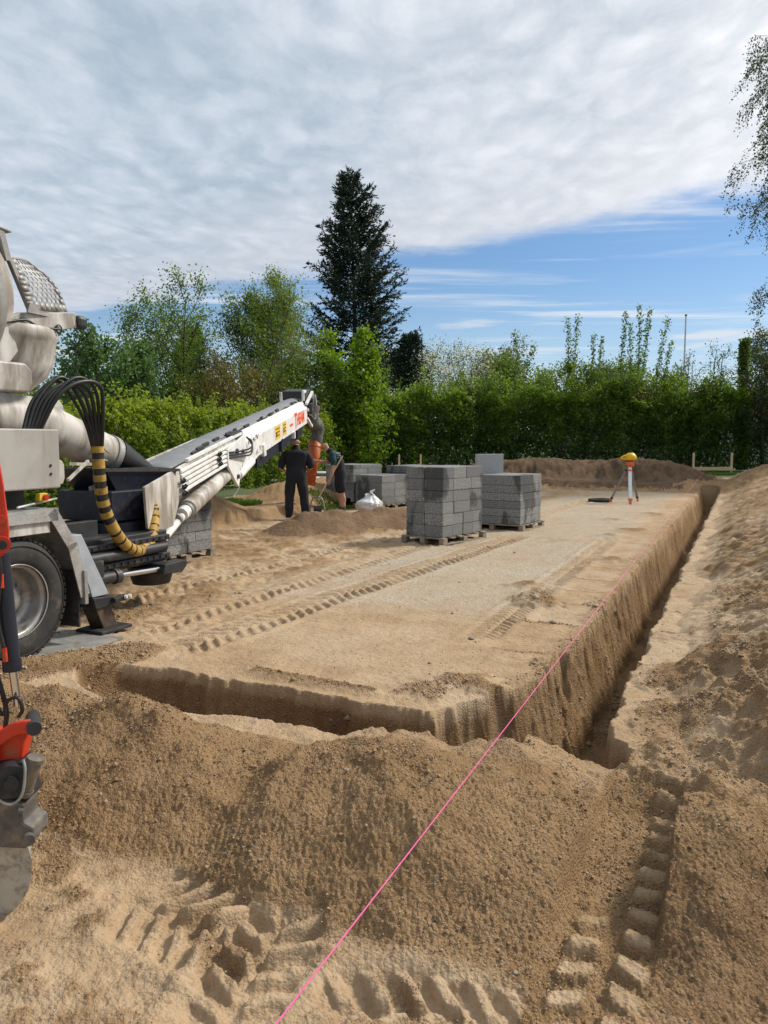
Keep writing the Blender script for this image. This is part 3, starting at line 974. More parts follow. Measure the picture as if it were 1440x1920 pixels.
# shorter stack to the right, two columns of thin blocks
cC, cR = Vector((2.68, 15.05)), Vector((3.30, 16.06))
rzD = face_rz(cC, cR)
dxD = Vector((math.cos(rzD), math.sin(rzD)))
dyD = Vector((-dxD.y, dxD.x))
ctrD = cC + dxD * 0.58 + dyD * 0.60
YD = [-0.6, 0.25, 0.72]
layers = [(0.155, [-0.58, 0.58], YD)] * 5 + [(0.20, [-0.58, 0.58], YD, ((0, 1),))]
_, zD = stack(ctrD, rzD, layers, 'lower grey block stack right of the tallest one, with seven thin layers'.replace('seven', 'six'), seed=5)
pallet(ctrD, rzD, 1.20, 1.34, 'weathered pallet under the lower right-hand block stack', zD)
# the slab standing on edge on that stack
o = link('standing_block', block_mesh(0.12, 0.62, 0.62))
pU = ctrD + dxD * 0.25 + dyD * 0.46
mU = block_mesh(0.62, 0.10, 0.60)
mU.materials.clear()
mU.materials.append(pm('pale_block', (0.50, 0.50, 0.49), (0.24, 0.24, 0.24), 60, 0.9, 0, 0.6, 60))
o.data = mU
o.location = (2.22, 16.25, zD + 0.12 + 0.155 * 5 + 0.30)
o.rotation_euler = (0, 0, rzD - math.radians(38))
tag(o, 'single pale speckled block standing upright on the lower right-hand stack', 'block')

# the pair of stacks further back
cB = Vector((-0.05, 19.75))
rzB = rzC
ctrB = cB + dxC * 0.55 + dyC * 0.45
_, zB = stack(ctrB, rzB, [(0.19, lin(-0.55, 0.55, 2), lin(-0.45, 0.45, 1))] * 4, 'low dark-stained block stack directly behind the white bag', seed=7)
pallet(ctrB, rzB, 1.2, 1.0, 'pallet under the low block stack behind the white bag', zB)
ctrB2 = cB + dxC * 0.62 + dyC * 1.48
_, z2 = stack(ctrB2, rzB, [(0.19, lin(-0.6, 0.6, 2), lin(-0.5, 0.5, 1))] * 4 + [(0.10, lin(-0.6, 0.6, 1), lin(-0.5, 0.5, 1))], 'leftmost pale block stack behind the white bag, nearest to the workers', base=0.12, seed=8)
pallet(ctrB2, rzB, 1.25, 1.02, 'pallet under the leftmost block stack beside the workers', z2)
ctrB3 = cB + dxC * 1.85 + dyC * 0.35
_, z3 = stack(ctrB3, rzB, [(0.19, lin(-0.6, 0.6, 2), lin(-0.5, 0.5, 1))] * 5, 'far block stack half hidden behind the tallest stack, pale slab on top', base=0.12, seed=9)
pallet(ctrB3, rzB, 1.25, 1.02, 'pallet under the far block stack half hidden behind the tallest one', z3)

# stack behind the truck's conveyor
pa, pb = Vector((-3.15, 10.72)), Vector((-2.64, 11.75))
rzA = face_rz(pa, pb)
dxA = Vector((math.cos(rzA), math.sin(rzA)))
dyA = Vector((-dxA.y, dxA.x))
ctrA = (pa + pb) / 2 + dyA * 0.5
_, zA = stack(ctrA, rzA, [(0.15, lin(-0.57, 0.57, 2), lin(-0.5, 0.5, 2)), (0.15, lin(-0.57, 0.57, 3), lin(-0.5, 0.5, 2))] * 3 + [(0.15, lin(-0.57, 0.57, 2), lin(-0.5, 0.5, 2))], 'grey block stack right behind the truck, below the conveyor', seed=10)
pallet(ctrA, rzA, 1.22, 1.06, 'pallet under the block stack below the conveyor', zA)

# ------------------------------------------------------------------ concrete mixer truck with belt conveyor
TR = empty('mixer_truck', S(5.2, -6.4, 0.0), 'dirty white concrete mixer truck with a long belt conveyor and striped hose', 'truck')


def tyre_profile(R, w):
    return [(R * 0.58, 0.0), (R * 0.60, -0.012), (R * 0.68, -0.030), (R * 0.80, -0.034), (R * 0.90, -0.024), (R * 0.965, 0.005), (R, 0.035),
            (R, w - 0.035), (R * 0.965, w - 0.005), (R * 0.9, w + 0.02), (R * 0.75, w + 0.03), (R * 0.58, w)]


def wheel(s, t, z, side, w=0.30):
    ax = -DT * side       # inward
    o = S(s, t, z)
    mb = MB()
    mb.lathe(tyre_profile(0.5, w), o, ax, 56)
    for k in range(56):   # tread grooves as raised blocks
        a = 2 * math.pi * k / 56
        d = DS * math.cos(a) + UP * math.sin(a)
        tg = -DS * math.sin(a) + UP * math.cos(a)
        for j in range(3):
            mb.frame_box(o + ax * (0.05 + j * 0.1) + d * 0.502, tg, ax, d, 0.040, 0.082, 0.018)
    # raised ring and lettering band on the sidewall
    mb.lathe([(0.44, -0.031), (0.445, -0.036), (0.45, -0.030)], o, ax, 48)
    wh = mb.build('wheel', M['rubber'], TR)
    r = MB()
    r.lathe([(0.292, -0.015), (0.300, -0.02), (0.300, 0.01), (0.288, 0.012), (0.272, 0.012), (0.266, 0.05), (0.262, 0.13), (0.245, 0.165), (0.20, 0.175), (0.15, 0.150), (0.13, 0.145), (0.125, 0.10), (0.085, 0.095), (0.0, 0.09)], o, ax, 48)
    r.build('rim', M['rim'] if 'rim' in M else M['worn_steel'], wh)
    for k in range(10):
        b = MB()
        a = 2 * math.pi * k / 10
        d = DS * math.cos(a) + UP * math.sin(a)
        b.cyl(o + d * 0.168 + ax * 0.165, o + d * 0.168 + ax * 0.128, 0.016, 0.013, 6)
        b.build('wheel_nut', M['worn_steel'], wh)
    return wh


M['rim'] = pm('rim', (0.44, 0.43, 0.41), (0.33, 0.32, 0.30), 7, 0.42, 0.5, 0.1, 40, (0.16, 0.12, 0.09), 0.45, 6)
for (ss, tt, sd_) in ((4.23, -5.2, 1), (2.88, -5.2, 1), (4.23, -7.6, -1), (2.88, -7.6, -1), (-0.6, -5.2, 1), (-0.6, -7.6, -1)):
    wheel(ss, tt, 0.50, sd_)

mb = MB()
for tt in (-6.05, -6.75):
    mb.sbox(-2.0, 5.9, tt - 0.05, tt + 0.05, 0.72, 0.96)
for ss in (-1.5, 0.8, 2.1, 3.5, 4.9, 5.7):
    mb.sbox(ss - 0.06, ss + 0.06, -6.70, -6.10, 0.76, 0.92)
for ss in (4.23, 2.88, -0.6):
    mb.cyl(S(ss, -5.45, 0.5), S(ss, -7.35, 0.5), 0.09, n=12)
    mb.sbox(ss - 0.22, ss + 0.22, -6.62, -6.18, 0.34, 0.66)
mb.build('chassis_frame', M['black_steel'], TR, 0.006)

# mudguard over the rear wheel
path = [(3.44, 0.50), (3.52, 0.92), (3.80, 1.21), (4.61, 1.21), (4.81, 0.90), (4.925, 0.46)]
mb = MB()
for (a, b) in zip(path[:-1], path[1:]):
    p, q_ = S(a[0], -5.52, a[1]), S(b[0], -5.52, b[1])
    d = (q_ - p).normalized()
    mb.frame_box((p + q_) / 2, d, DT, d.cross(DT), (q_ - p).length + 0.012, 0.72, 0.014)
mg = mb.build('mudguard', M['tread_plate'], TR)
mb = MB()
for (a, b) in zip(path[:-1], path[1:]):
    p, q_ = S(a[0], -5.145, a[1]), S(b[0], -5.145, b[1])
    d = (q_ - p).normalized()
    nrm = DT.cross(d)
    if nrm.z > 0 or (abs(nrm.z) < 0.5 and False):
        nrm = -nrm
    ins = (S(4.23, -5.145, 0.5) - (p + q_) / 2).normalized()
    nrm = d.cross(DT)
    if nrm.dot(ins) < 0:
        nrm = -nrm
    mb.frame_box((p + q_) / 2 + nrm * 0.045, d, DT, nrm, (q_ - p).length + 0.03, 0.012, 0.10)
mb.build('mudguard_rim', M['tread_plate'], mg)
mb = MB()
mb.sbox(3.86, 4.56, -5.18, -5.165, 1.02, 1.115)
mb.build('side_strip', M['white_paint'], mg, 0.004)
mb = MB()
mb.sbox(4.83, 4.85, -5.86, -5.17, 0.16, 0.66)
mb.build('mudflap', M['rubber'], TR, 0.004)
mb = MB()
mb.sbox(4.862, 4.90, -5.19, -5.12, 0.36, 0.66)
mb.build('guard_end', M['worn_steel'], TR, 0.004)
# far-side mudguard
mb = MB()
for (a, b) in zip(path[:-1], path[1:]):
    p, q_ = S(a[0], -7.28, a[1]), S(b[0], -7.28, b[1])
    d = (q_ - p).normalized()
    mb.frame_box((p + q_) / 2, d, DT, d.cross(DT), (q_ - p).length + 0.012, 0.72, 0.014)
mb.build('mudguard', M['tread_plate'], TR)

# side box with its rounded end
mb = MB()
mb.sbox(2.75, 4.72, -5.75, -5.2, 1.38, 1.87)
sb = mb.build('side_box', M['grey_paint'], TR, 0.012)
mb = MB()
mb.prism([S(4.722, -5.22, z_) for z_ in (1.40, 1.62)] + [S(4.76, -5.22, 1.61), S(4.785, -5.22, 1.57), S(4.785, -5.22, 1.46), S(4.765, -5.22, 1.41)], -DT * 0.45)
mb.build('end_cover', M['white_paint'], sb, 0.01)
mb = MB()
for z_ in (1.50, 1.57):
    mb.cyl(S(4.62, -5.20, z_), S(4.62, -5.193, z_), 0.012, n=8)
mb.build('bolt', M['black_steel'], sb)
mb = MB()
mb.sbox(4.50, 4.58, -5.25, -5.2, 1.28, 1.345)
lp = mb.build('marker_lamp', M['sticker_yellow'], TR, 0.004)
mb = MB()
mb.cyl(S(4.55, -5.2, 1.31), S(4.55, -5.175, 1.31), 0.024, n=12)
mb.build('lens', M['red_lamp'], lp)
mb = MB()
mb.cyl(S(4.28, -5.2, 1.245), S(4.74, -5.28, 1.285), 0.010, n=6)
mb.build('tie_rod', M['white_paint'], TR)
mb = MB()
mb.sbox(4.3, 4.6, -6.2, -5.5, 1.20, 1.37)
mb.build('box_bracket', M['black_steel'], TR)

# drum with mouth ring
mb = MB()
ax0, ax1 = S(4.86, -6.4, 3.12), S(-0.6, -6.4, 2.25)
axd = (ax1 - ax0).normalized()
mb.lathe([(0.50, -0.02), (0.56, 0.0), (0.56, 0.05), (0.60, 0.10), (0.78, 0.75), (1.02, 1.7), (1.16, 2.6), (1.17, 3.4), (1.05, 4.4), (0.75, 5.1), (0.3, 5.45), (0.0, 5.5)], ax0, axd, 48)
dr = mb.build('drum', M['white_paint'], TR)
mb = MB()
mb.lathe([(0.60, 0.16), (0.68, 0.17), (0.68, 0.30), (0.66, 0.31), (0.64, 0.31)], ax0, axd, 48)
mb.build('drum_ring', M['worn_steel'], dr)
mb = MB()
mb.bar(S(4.93, -5.98, 3.36), S(4.86, -5.98, 3.62), 0.06, 0.06)
mb.bar(S(4.82, -5.98, 3.63), S(4.96, -5.98, 3.615), 0.08, 0.02)
mb.bar(S(4.95, -5.97, 3.37), S(5.14, -5.96, 2.96), 0.05, 0.04)
mb.build('guard_post', M['worn_steel'], TR, 0.004)

# perforated guard round the feed hopper: a curved sheet with real round holes
def patch(p, q2):
    """p: 0 left .. 1 right, q2: 0 bottom .. 1 top; curved sheet in the site frame"""
    lft = Vector((5.10 + (4.95 - 5.10) * q2, 2.96 + (3.40 - 2.96) * q2))
    rb_ = [Vector((5.63, 3.02)), Vector((5.57, 3.17)), Vector((5.46, 3.31)), Vector((5.22, 3.43))]
    u = q2 * 3
    i = min(int(u), 2)
    w = u - i
    p0_, p1_, p2_, p3_ = rb_[max(i - 1, 0)], rb_[i], rb_[i + 1], rb_[min(i + 2, 3)]
    rg = 0.5 * ((2 * p1_) + (p2_ - p0_) * w + (2 * p0_ - 5 * p1_ + 4 * p2_ - p3_) * w * w + (3 * p1_ - p0_ - 3 * p2_ + p3_) * w ** 3)
    c = lft + (rg - lft) * p
    tt = -5.93 - 0.10 * (p ** 2.2) - 0.05 * q2 * q2
    return S(c.x, tt, c.y)


mb = MB()
NX, NY = 6, 8
for j in range(NY):
    off = 0.5 if j % 2 else 0.0
    q0, q1 = 0.16 + 0.80 * j / NY, 0.16 + 0.80 * (j + 1) / NY
    cells = []
    x0, x1 = 0.20, 0.93
    wc = (x1 - x0) / NX
    xs = [x0 - wc / 2 + (k + off) * wc for k in range(NX + 1)]
    prev = 0.0
    for k in range(len(xs)):
        a, b = xs[k], xs[k] + wc
        if a < 0.10 or b > 0.985:
            continue
        if a - prev > 1e-4:
            mb.add([patch(prev, q0), patch(a, q0), patch(a, q1), patch(prev, q1)], [(0, 1, 2, 3)], True)
        prev = b
        c0, c1_ = (a + b) / 2, (q0 + q1) / 2
        sq = [(-1, -1), (-.5, -1), (0, -1), (.5, -1), (1, -1), (1, -.5), (1, 0), (1, .5), (1, 1), (.5, 1), (0, 1), (-.5, 1), (-1, 1), (-1, .5), (-1, 0), (-1, -.5)]
        o_ = [patch(c0 + e[0] * wc / 2, c1_ + e[1] * (q1 - q0) / 2) for e in sq]
        i_ = []
        for e in sq:
            an = math.atan2(e[1], e[0])
            i_.append(patch(c0 + math.cos(an) * wc * 0.37, c1_ + math.sin(an) * (q1 - q0) * 0.37))
        mb.add(o_ + i_, [(m_, (m_ + 1) % 16, 16 + (m_ + 1) % 16, 16 + m_) for m_ in range(16)], False)
    mb.add([patch(prev, q0), patch(1, q0), patch(1, q1), patch(prev, q1)], [(0, 1, 2, 3)], True)
for (q0, q1) in ((0.0, 0.16), (0.96, 1.0)):
    for k in range(8):
        mb.add([patch(k / 8, q0), patch((k + 1) / 8, q0), patch((k + 1) / 8, q1), patch(k / 8, q1)], [(0, 1, 2, 3)], True)
pg = mb.build('perforated_guard', M['worn_steel'], TR)
so = pg.modifiers.new('thick', 'SOLIDIFY')
so.thickness = 0.008
mb = MB()
mb.prism([S(5.06, -5.90, 2.93), S(5.09, -5.90, 3.02), S(5.60, -6.0, 3.0), S(5.63, -6.0, 2.93)], -DT * 0.02)
mb.build('guard_flange', M['worn_steel'], pg)

# bracket plate, funnel, lamp, chain
def P2(u, v, t):
    """point of the side plane t seen at photo position u, v when standing at the photo's viewpoint (used once, as a drawing aid, for plate outlines)"""
    f = 1443.0
    x_, y_ = (u - 720) / f, -(v - 960) / f
    p_ = math.radians(5.34)
    X_, Y_, Z_ = x_, math.cos(p_) + math.sin(p_) * y_, -math.sin(p_) + math.cos(p_) * y_
    k = t / (X_ * CA - Y_ * SA)
    return Vector((X_ * k, Y_ * k, CAM_H + Z_ * k))


mb = MB()
mb.prism([S(*p) for p in ((4.62, -5.95, 2.72), (5.02, -5.95, 2.925), (5.66, -5.95, 3.015), (5.67, -5.95, 2.87), (5.16, -5.95, 2.76), (5.08, -5.95, 2.69), (4.89, -5.95, 2.47), (4.60, -5.95, 2.30))], -DT * 0.05)
br = mb.build('hopper_bracket', M['white_paint'], TR, 0.006)
mb = MB()
mb.prism([S(*p) for p in ((4.62, -6.85, 2.72), (5.02, -6.85, 2.925), (5.66, -6.85, 3.015), (5.67, -6.85, 2.87), (5.16, -6.85, 2.76), (5.08, -6.85, 2.69), (4.89, -6.85, 2.47), (4.60, -6.85, 2.30))], -DT * 0.05)
mb.build('hopper_bracket', M['white_paint'], TR, 0.006)
mb = MB()
mb.tube(bez([S(4.8, -5.93, 2.80), S(5.05, -5.93, 2.86), S(5.2, -5.93, 2.82), S(5.45, -5.93, 2.825)], 14), 0.012, 6)
mb.build('cable', M['hose_rubber'], br)
mb = MB()
mb.lathe([(0.03, 0), (0.045, 0.005), (0.03, 0.012)], S(5.44, -5.945, 2.83), DT, 12)
mb.build('eye_bolt', M['black_steel'], br)
mb = MB()
mb.prism([S(4.55, -5.80, 2.20), S(4.95, -5.80, 2.20), S(5.0, -5.80, 2.28), S(5.0, -5.80, 2.40), S(4.93, -5.80, 2.46), S(4.55, -5.80, 2.46)], -DT * 0.12)
mb.build('cover_plate', M['white_paint'], TR, 0.02)
mb = MB()
mb.lathe([(0.50, 0.0), (0.52, -0.02), (0.52, -0.10), (0.50, -0.12), (0.47, -0.32), (0.40, -0.46), (0.30, -0.54), (0.22, -0.60), (0.20, -0.60), (0.28, -0.52), (0.44, -0.3), (0.48, 0.0), (0.5, 0.0)], S(5.15, -6.40, 2.83), UP, 40)
mb.build('funnel', M['white_paint'], TR)
mb = MB()
mb.frame_box(S(5.73, -5.98, 2.93), DS, DT, UP, 0.13, 0.12, 0.13)
wl_ = mb.build('work_lamp', M['black_steel'], TR, 0.035)
mb = MB()
mb.bar(S(5.60, -5.99, 2.93), S(5.68, -5.99, 2.93), 0.05, 0.04)
mb.build('lamp_arm', M['black_steel'], wl_)
mb = MB()
for k in range(15):
    c = S(5.62, -5.92, 2.86 - 0.036 * k)
    ax_ = DS if k % 2 else DT
    pts = []
    for j in range(9):
        a = 2 * math.pi * j / 8
        pts.append(c + ax_ * (0.012 * math.cos(a)) + UP * (0.024 * math.sin(a)))
    mb.tube(pts, 0.0045, 4, False)
mb.build('chain', M['black_steel'], TR)

# discharge chute
c0, c1_ = S(4.95, -6.4, 2.06), S(5.45, -6.4, 1.98)
c2, c3 = S(6.45, -6.42, 1.64), S(6.53, -6.42, 1.61)
mb = MB()
mb.tube([S(4.6, -6.4, 2.04), c1_, c2], [0.22, 0.235, 0.205], 28)
ch = mb.build('chute', M['white_paint'], TR)
mb = MB()
mb.tube([c2, c3], [0.222, 0.222], 28)
mb.build('chute_ring', M['worn_steel'], ch)
mb = MB()
mb.cyl(S(6.05, -6.16, 1.60), S(6.18, -6.12, 1.56), 0.01, n=6)
mb.tube(bez([S(6.2, -6.2, 1.72), S(6.22, -6.16, 1.66), S(6.27, -6.16, 1.645), S(6.30, -6.17, 1.67)], 10), 0.008, 5)
mb.build('hook', M['white_paint'], ch)
mb = MB()
mb.lathe([(0.0, 0.0), (0.10, 0.0), (0.12, 0.03), (0.12, 0.2), (0.0, 0.2)], S(5.62, -6.45, 2.08), DS, 18)
mb.build('pivot_drum', M['worn_steel'], TR)
mb = MB()
mb.bar(S(5.5, -5.95, 1.55), S(6.0, -6.0, 1.53), 0.03, 0.03)
mb.bar(S(5.35, -5.8, 1.40), S(5.8, -6.0, 1.57), 0.025, 0.025)
mb.build('chute_stay', M['white_paint'], TR)
# rubber skirt
mb = MB()
n = 16
ring0, ring1 = [], []
for k in range(n):
    a = 2 * math.pi * k / n
    d0_ = (c3 - c2).normalized()
    sd2 = DT
    u2 = sd2.cross(d0_)
    ring0.append(c3 + sd2 * (0.235 * math.cos(a)) + u2 * (0.235 * math.sin(a)))
    ring1.append(S(7.02, -6.42, 1.40) + DT * (0.24 * math.cos(a)) + u2 * (0.10 * math.sin(a)))
mb.add(ring0 + ring1, [(k, (k + 1) % n, n + (k + 1) % n, n + k) for k in range(n)], True)
mb.build('rubber_skirt', M['hose_rubber'], TR)

# rear frame, turntable and outriggers
mb = MB()
mb.sbox(4.95, 6.62, -6.15, -5.72, 0.46, 0.80)
mb.sbox(5.25, 6.60, -5.715, -5.66, 0.50, 0.56)
mb.sbox(5.25, 6.60, -5.715, -5.66, 0.70, 0.76)
rf = mb.build('rear_frame', M['black_steel'], TR, 0.01)
mb = MB()
for k in range(14):
    mb.cyl(S(5.30 + 0.095 * k, -5.66, 0.73), S(5.30 + 0.095 * k, -5.645, 0.73), 0.014, n=6)
    mb.cyl(S(5.30 + 0.095 * k, -5.66, 0.53), S(5.30 + 0.095 * k, -5.645, 0.53), 0.014, n=6)
mb.build('bolt_row', M['black_steel'], rf)['kind'] = 'stuff'
mb = MB()
mb.cyl(S(5.35, -5.66, 0.63), S(6.5, -5.66, 0.63), 0.055, n=14)
mb.build('cross_tube', M['black_steel'], rf)
mb = MB()
mb.cyl(S(5.15, -5.58, 0.44), S(5.72, -5.58, 0.44), 0.06, n=16)
mb.cyl(S(5.66, -5.58, 0.44), S(5.73, -5.58, 0.44), 0.075, n=16)
mb.cyl(S(5.50, -5.58, 0.35), S(5.50, -5.58, 0.56), 0.035, n=10)
hc = mb.build('slew_cylinder', M['black_steel'], TR)
mb = MB()
mb.cyl(S(5.73, -5.58, 0.44), S(6.36, -5.60, 0.41), 0.028, n=14)
mb.build('piston_rod', M['chrome'], hc)
mb = MB()
mb.prism([S(6.32, -5.68, 0.36), S(6.62, -5.68, 0.34), S(6.70, -5.68, 0.40), S(6.70, -5.68, 0.47), S(6.35, -5.68, 0.46)], DT * 0.16)
mb.cyl(S(6.5, -5.85, 0.22), S(6.5, -5.85, 0.42), 0.20, 0.26, n=20)
mb.build('clevis', M['black_steel'], TR, 0.008)
mb = MB()
mb.sbox(6.08, 6.85, -6.75, -5.98, 0.92, 1.24)
mb.cyl(S(6.35, -6.35, 0.56), S(6.35, -6.35, 0.90), 0.42, n=28)
mb.sbox(6.66, 6.76, -6.20, -6.02, 0.35, 1.22)
mb.sbox(6.55, 6.85, -6.8, -6.0, 0.60, 0.88)
mb.build('turntable', M['navy_steel'], TR, 0.01)
# feed hopper of the conveyor
mb = MB()
tl_ = [S(6.08, -6.05, 1.47), S(7.25, -6.08, 1.42), S(7.25, -6.80, 1.42), S(6.08, -6.78, 1.47)]
bl_ = [S(6.32, -6.12, 1.20), S(7.05, -6.12, 1.24), S(7.05, -6.74, 1.24), S(6.32, -6.72, 1.20)]
vs = tl_ + bl_
mb.add(vs, [(0, 1, 5, 4), (1, 2, 6, 5), (2, 3, 7, 6), (3, 0, 4, 7), (4, 5, 6, 7)])
fh = mb.build('feed_hopper', M['navy_steel'], TR)
so = fh.modifiers.new('thick', 'SOLIDIFY')
so.thickness = 0.02
mb = MB()
mb.prism([S(6.06, -6.03, 1.48), S(6.8, -6.05, 1.48), S(7.28, -6.06, 1.44), S(7.28, -6.06, 1.41), S(6.06, -6.03, 1.45)], -DT * 0.03)
mb.build('hopper_lip', M['rubber'], fh)


def outrigger(tt, sg):
    mb = MB()
    mb.prism([S(4.90, tt, 0.95), S(5.00, tt, 0.95), S(5.30, tt, 0.36), S(5.10, tt, 0.36)], -DT * (0.16 * sg))
    u_ = mb.build('outrigger', M['blue_grey'], TR, 0.006)
    mb = MB()
    mb.prism([S(5.085, tt + 0.02 * sg, 0.36), S(5.33, tt + 0.02 * sg, 0.34), S(5.34, tt + 0.02 * sg, 0.25), S(5.12, tt + 0.02 * sg, 0.25)], -DT * (0.21 * sg))
    mb.build('leg_sleeve', M['black_steel'], u_, 0.008)
    mb = MB()
    mb.prism([S(5.13, tt, 0.26), S(5.31, tt, 0.26), S(5.40, tt, 0.05), S(5.22, tt, 0.05)], -DT * (0.17 * sg))
    mb.build('leg', M['rust'], u_, 0.006)
    mb = MB()
    mb.sbox(5.10, 5.48, tt - 0.22, tt + 0.10, 0.022, 0.052)
    mb.build('foot_plate', M['black_steel'], u_, 0.006)
    mb = MB()
    mb.bar(S(5.3, tt + 0.05 * sg, 0.30), S(5.44, tt + 0.06 * sg, 0.315), 0.05, 0.05)
    l_ = mb.build('lamp_holder', M['black_steel'], u_, 0.008)
    mb = MB()
    for k in (0, 1):
        mb.cyl(S(5.41 + 0.05 * k, tt + 0.085 * sg, 0.32), S(5.42 + 0.05 * k, tt + 0.105 * sg, 0.32), 0.018, n=10)
    mb.build('reflector', M['pipe_white'], u_)
    mb = MB()
    mb.sbox(4.95, 5.35, min(tt - 0.1 * sg, -6.0 * (1 if sg > 0 else 0) + (-6.8 if sg < 0 else 0)), max(tt - 0.1 * sg, -6.0 if sg > 0 else -6.8), 0.50, 0.66)
    mb.build('outrigger_beam', M['black_steel'], u_, 0.006)


outrigger(-5.28, 1)
outrigger(-7.55, -1)

# hydraulic hoses and striped sleeve
for k in range(6):
    o_ = (k - 2.5)
    fo = k / 5.0
    pts = [S(4.70 + 0.030 * k, -5.62, 1.80), S(4.86 + 0.03 * k, -5.58 + .03 * o_, 2.12 + 0.01 * k), S(5.10 + 0.030 * k, -5.55 + 0.035 * o_, 2.31 + 0.035 * math.sin(k * 1.9)), S(5.29 + 0.036 * k, -5.55 + 0.035 * o_, 2.16 + 0.02 * k), S(5.41 + 0.022 * k, -5.56 + 0.02 * o_, 1.93), S(5.48 + 0.014 * k, -5.58 + 0.008 * o_, 1.70)]
    mb = MB()
    mb.tube(bez(pts, 40), 0.0195 if k % 2 else 0.0165, 8)
    mb.build('hydraulic_hose', M['hose_rubber'], TR)
sp = bez([S(5.515, -5.58, 1.72), S(5.53, -5.58, 1.42), S(5.60, -5.60, 1.12), S(5.74, -5.60, 0.86), S(5.93, -5.62, 0.69), S(6.13, -5.66, 0.635), S(6.34, -5.72, 0.68), S(6.50, -5.80, 0.83), S(6.60, -5.88, 1.00), S(6.60, -5.92, 1.10)], 90)
mb = MB()
mb.tube(sp, 0.056, 14)
slv = mb.build('hose_sleeve', M['hose_rubber'], TR)
rg_ = random.Random(4)
i = 0
while i < 88:
    w = rg_.choice((2, 2, 3)) if (i < 24 or i > 72) else rg_.choice((3, 4))
    seg = sp[i:i + w + 1]
    if len(seg) < 2:
        break
    mb = MB()
    mb.tube(seg, 0.0605 + rg_.uniform(-.001, .002), 14)
    mb.build('sleeve_band', M['sleeve_yellow'], slv)
    i += w + (2 if (i < 24 or i > 74) else 1)

# ---- belt conveyor
B0 = Vector((-2.52, 8.55, 1.17))
K0 = Vector((-2.30, 12.0, 1.665))
H0 = Vector((-1.80, 18.25, 2.50))
cd = (H0 - B0).normalized()
cside = cd.cross(UP).normalized()         # towards the viewer's side (right)
cup = cside.cross(cd)
CW = 0.62                                  # width across


def cpt(a, side, up):
    """a metres along the conveyor from its foot, side metres from the near face (negative = away), up metres above the axis"""
    return B0 + cd * a + cside * side + cup * up


LEN = (H0 - B0).length
aK = (K0 - B0).dot(cd)


def extrude(mb, prof, a0, a1):
    p0_ = [cpt(a0, *p) for p in prof]
    return mb.prism(p0_, cd * (a1 - a0))


# lower section, rails and side plates
mb = MB()
mb.prism([cpt(-0.35, 0, 0.16), cpt(0.15, 0, 0.17), cpt(0.9, 0, 0.19), cpt(3.35, 0, 0.19), cpt(3.35, 0, 0.02), cpt(0.7, 0, -0.20), cpt(0.42, 0, -0.46), cpt(0.05, 0, -0.42), cpt(-0.35, 0, -0.30)], -cside * 0.03)
mb.prism([cpt(-0.35, -CW, 0.16), cpt(0.9, -CW, 0.19), cpt(3.35, -CW, 0.19), cpt(3.35, -CW, 0.02), cpt(0.7, -CW, -0.20), cpt(0.05, -CW, -0.42), cpt(-0.35, -CW, -0.30)], cside * 0.03)
mb.add([], [])
cv = mb.build('conveyor_lower_frame', M['white_paint'], TR, 0.006)
for k in range(5):
    mb = MB()
    u_ = 0.15 - 0.062 * k
    extrude(mb, [(0.004, u_), (0.030, u_ - 0.008), (0.030, u_ - 0.034), (0.004, u_ - 0.042)], 0.75 + 0.02 * k, 3.45 - 0.12 * k)
    mb.build('slide_rail', M['white_clean'], cv)
for (a_, uu) in ((0.70, 0.02), (0.74, -0.06), (0.72, -0.14), (2.30, 0.10), (2.26, 0.03), (2.30, -0.04)):
    for j in range(3):
        mb = MB()
        mb.lathe([(0.016, 0), (0.032, 0.003), (0.016, 0.03)], cpt(a_ + 0.045 * j, 0.032, uu - 0.01 * (j % 2)), cside, 10)
        mb.build('hose_clip', M['black_steel'], cv)
mb = MB()
extrude(mb, [(-0.05, -0.02), (-CW + 0.05, -0.02), (-CW + 0.05, -0.10), (-0.05, -0.10)], 0.2, 3.3)
extrude(mb, [(-0.18, -0.10), (-CW + 0.18, -0.10), (-CW + 0.18, -0.22), (-0.18, -0.22)], 0.6, 3.2)
mb.build('belt_tray', M['navy_steel'], cv)

# upper section
mb = MB()
aU0, aU1 = aK + 0.15, LEN - 0.15
prof = [(0.02, -0.30), (0.02, 0.05), (-0.10, 0.21), (-0.14, 0.21), (-0.14, 0.18), (-0.02, 0.03), (-0.02, -0.30)]
extrude(mb, prof, aU0, aU1)
extrude(mb, [(-CW - p[0], p[1]) for p in prof][::-1], aU0, aU1)
cu_ = mb.build('conveyor_upper_frame', M['white_clean'], TR, 0.004)
mb = MB()
extrude(mb, [(-0.06, -0.24), (-CW + 0.06, -0.24), (-CW + 0.06, -0.33), (-0.06, -0.33)], aU0 + 0.2, aU1 - 0.2)
for tt in (-0.07, -CW + 0.07):
    extrude(mb, [(tt, -0.31), (tt + 0.05, -0.31), (tt + 0.05, -0.52), (tt, -0.52)], aU0 + 1.1, aU1 - 0.5)
for a_ in np.arange(aU0 + 1.2, aU1 - 0.5, 0.8):
    mb.frame_box(cpt(a_, -CW / 2, -0.37), cd, cside, cup, 0.08, CW - 0.12, 0.09)
mb.frame_box(cpt(aU1 - 1.2, -0.02, -0.40), cd, cside, cup, 0.35, 0.10, 0.20)
mb.frame_box(cpt(aU1 - 3.0, -0.02, -0.40), cd, cside, cup, 0.16, 0.10, 0.24)
mb.build('belt_underframe', M['navy_steel'], cu_)
mb = MB()
mb.frame_box(cpt(aU1 - 1.75, 0.0, -0.36), cd, cside, cup, 0.08, 0.10, 0.14)
mb.build('bracket', M['white_clean'], cu_)
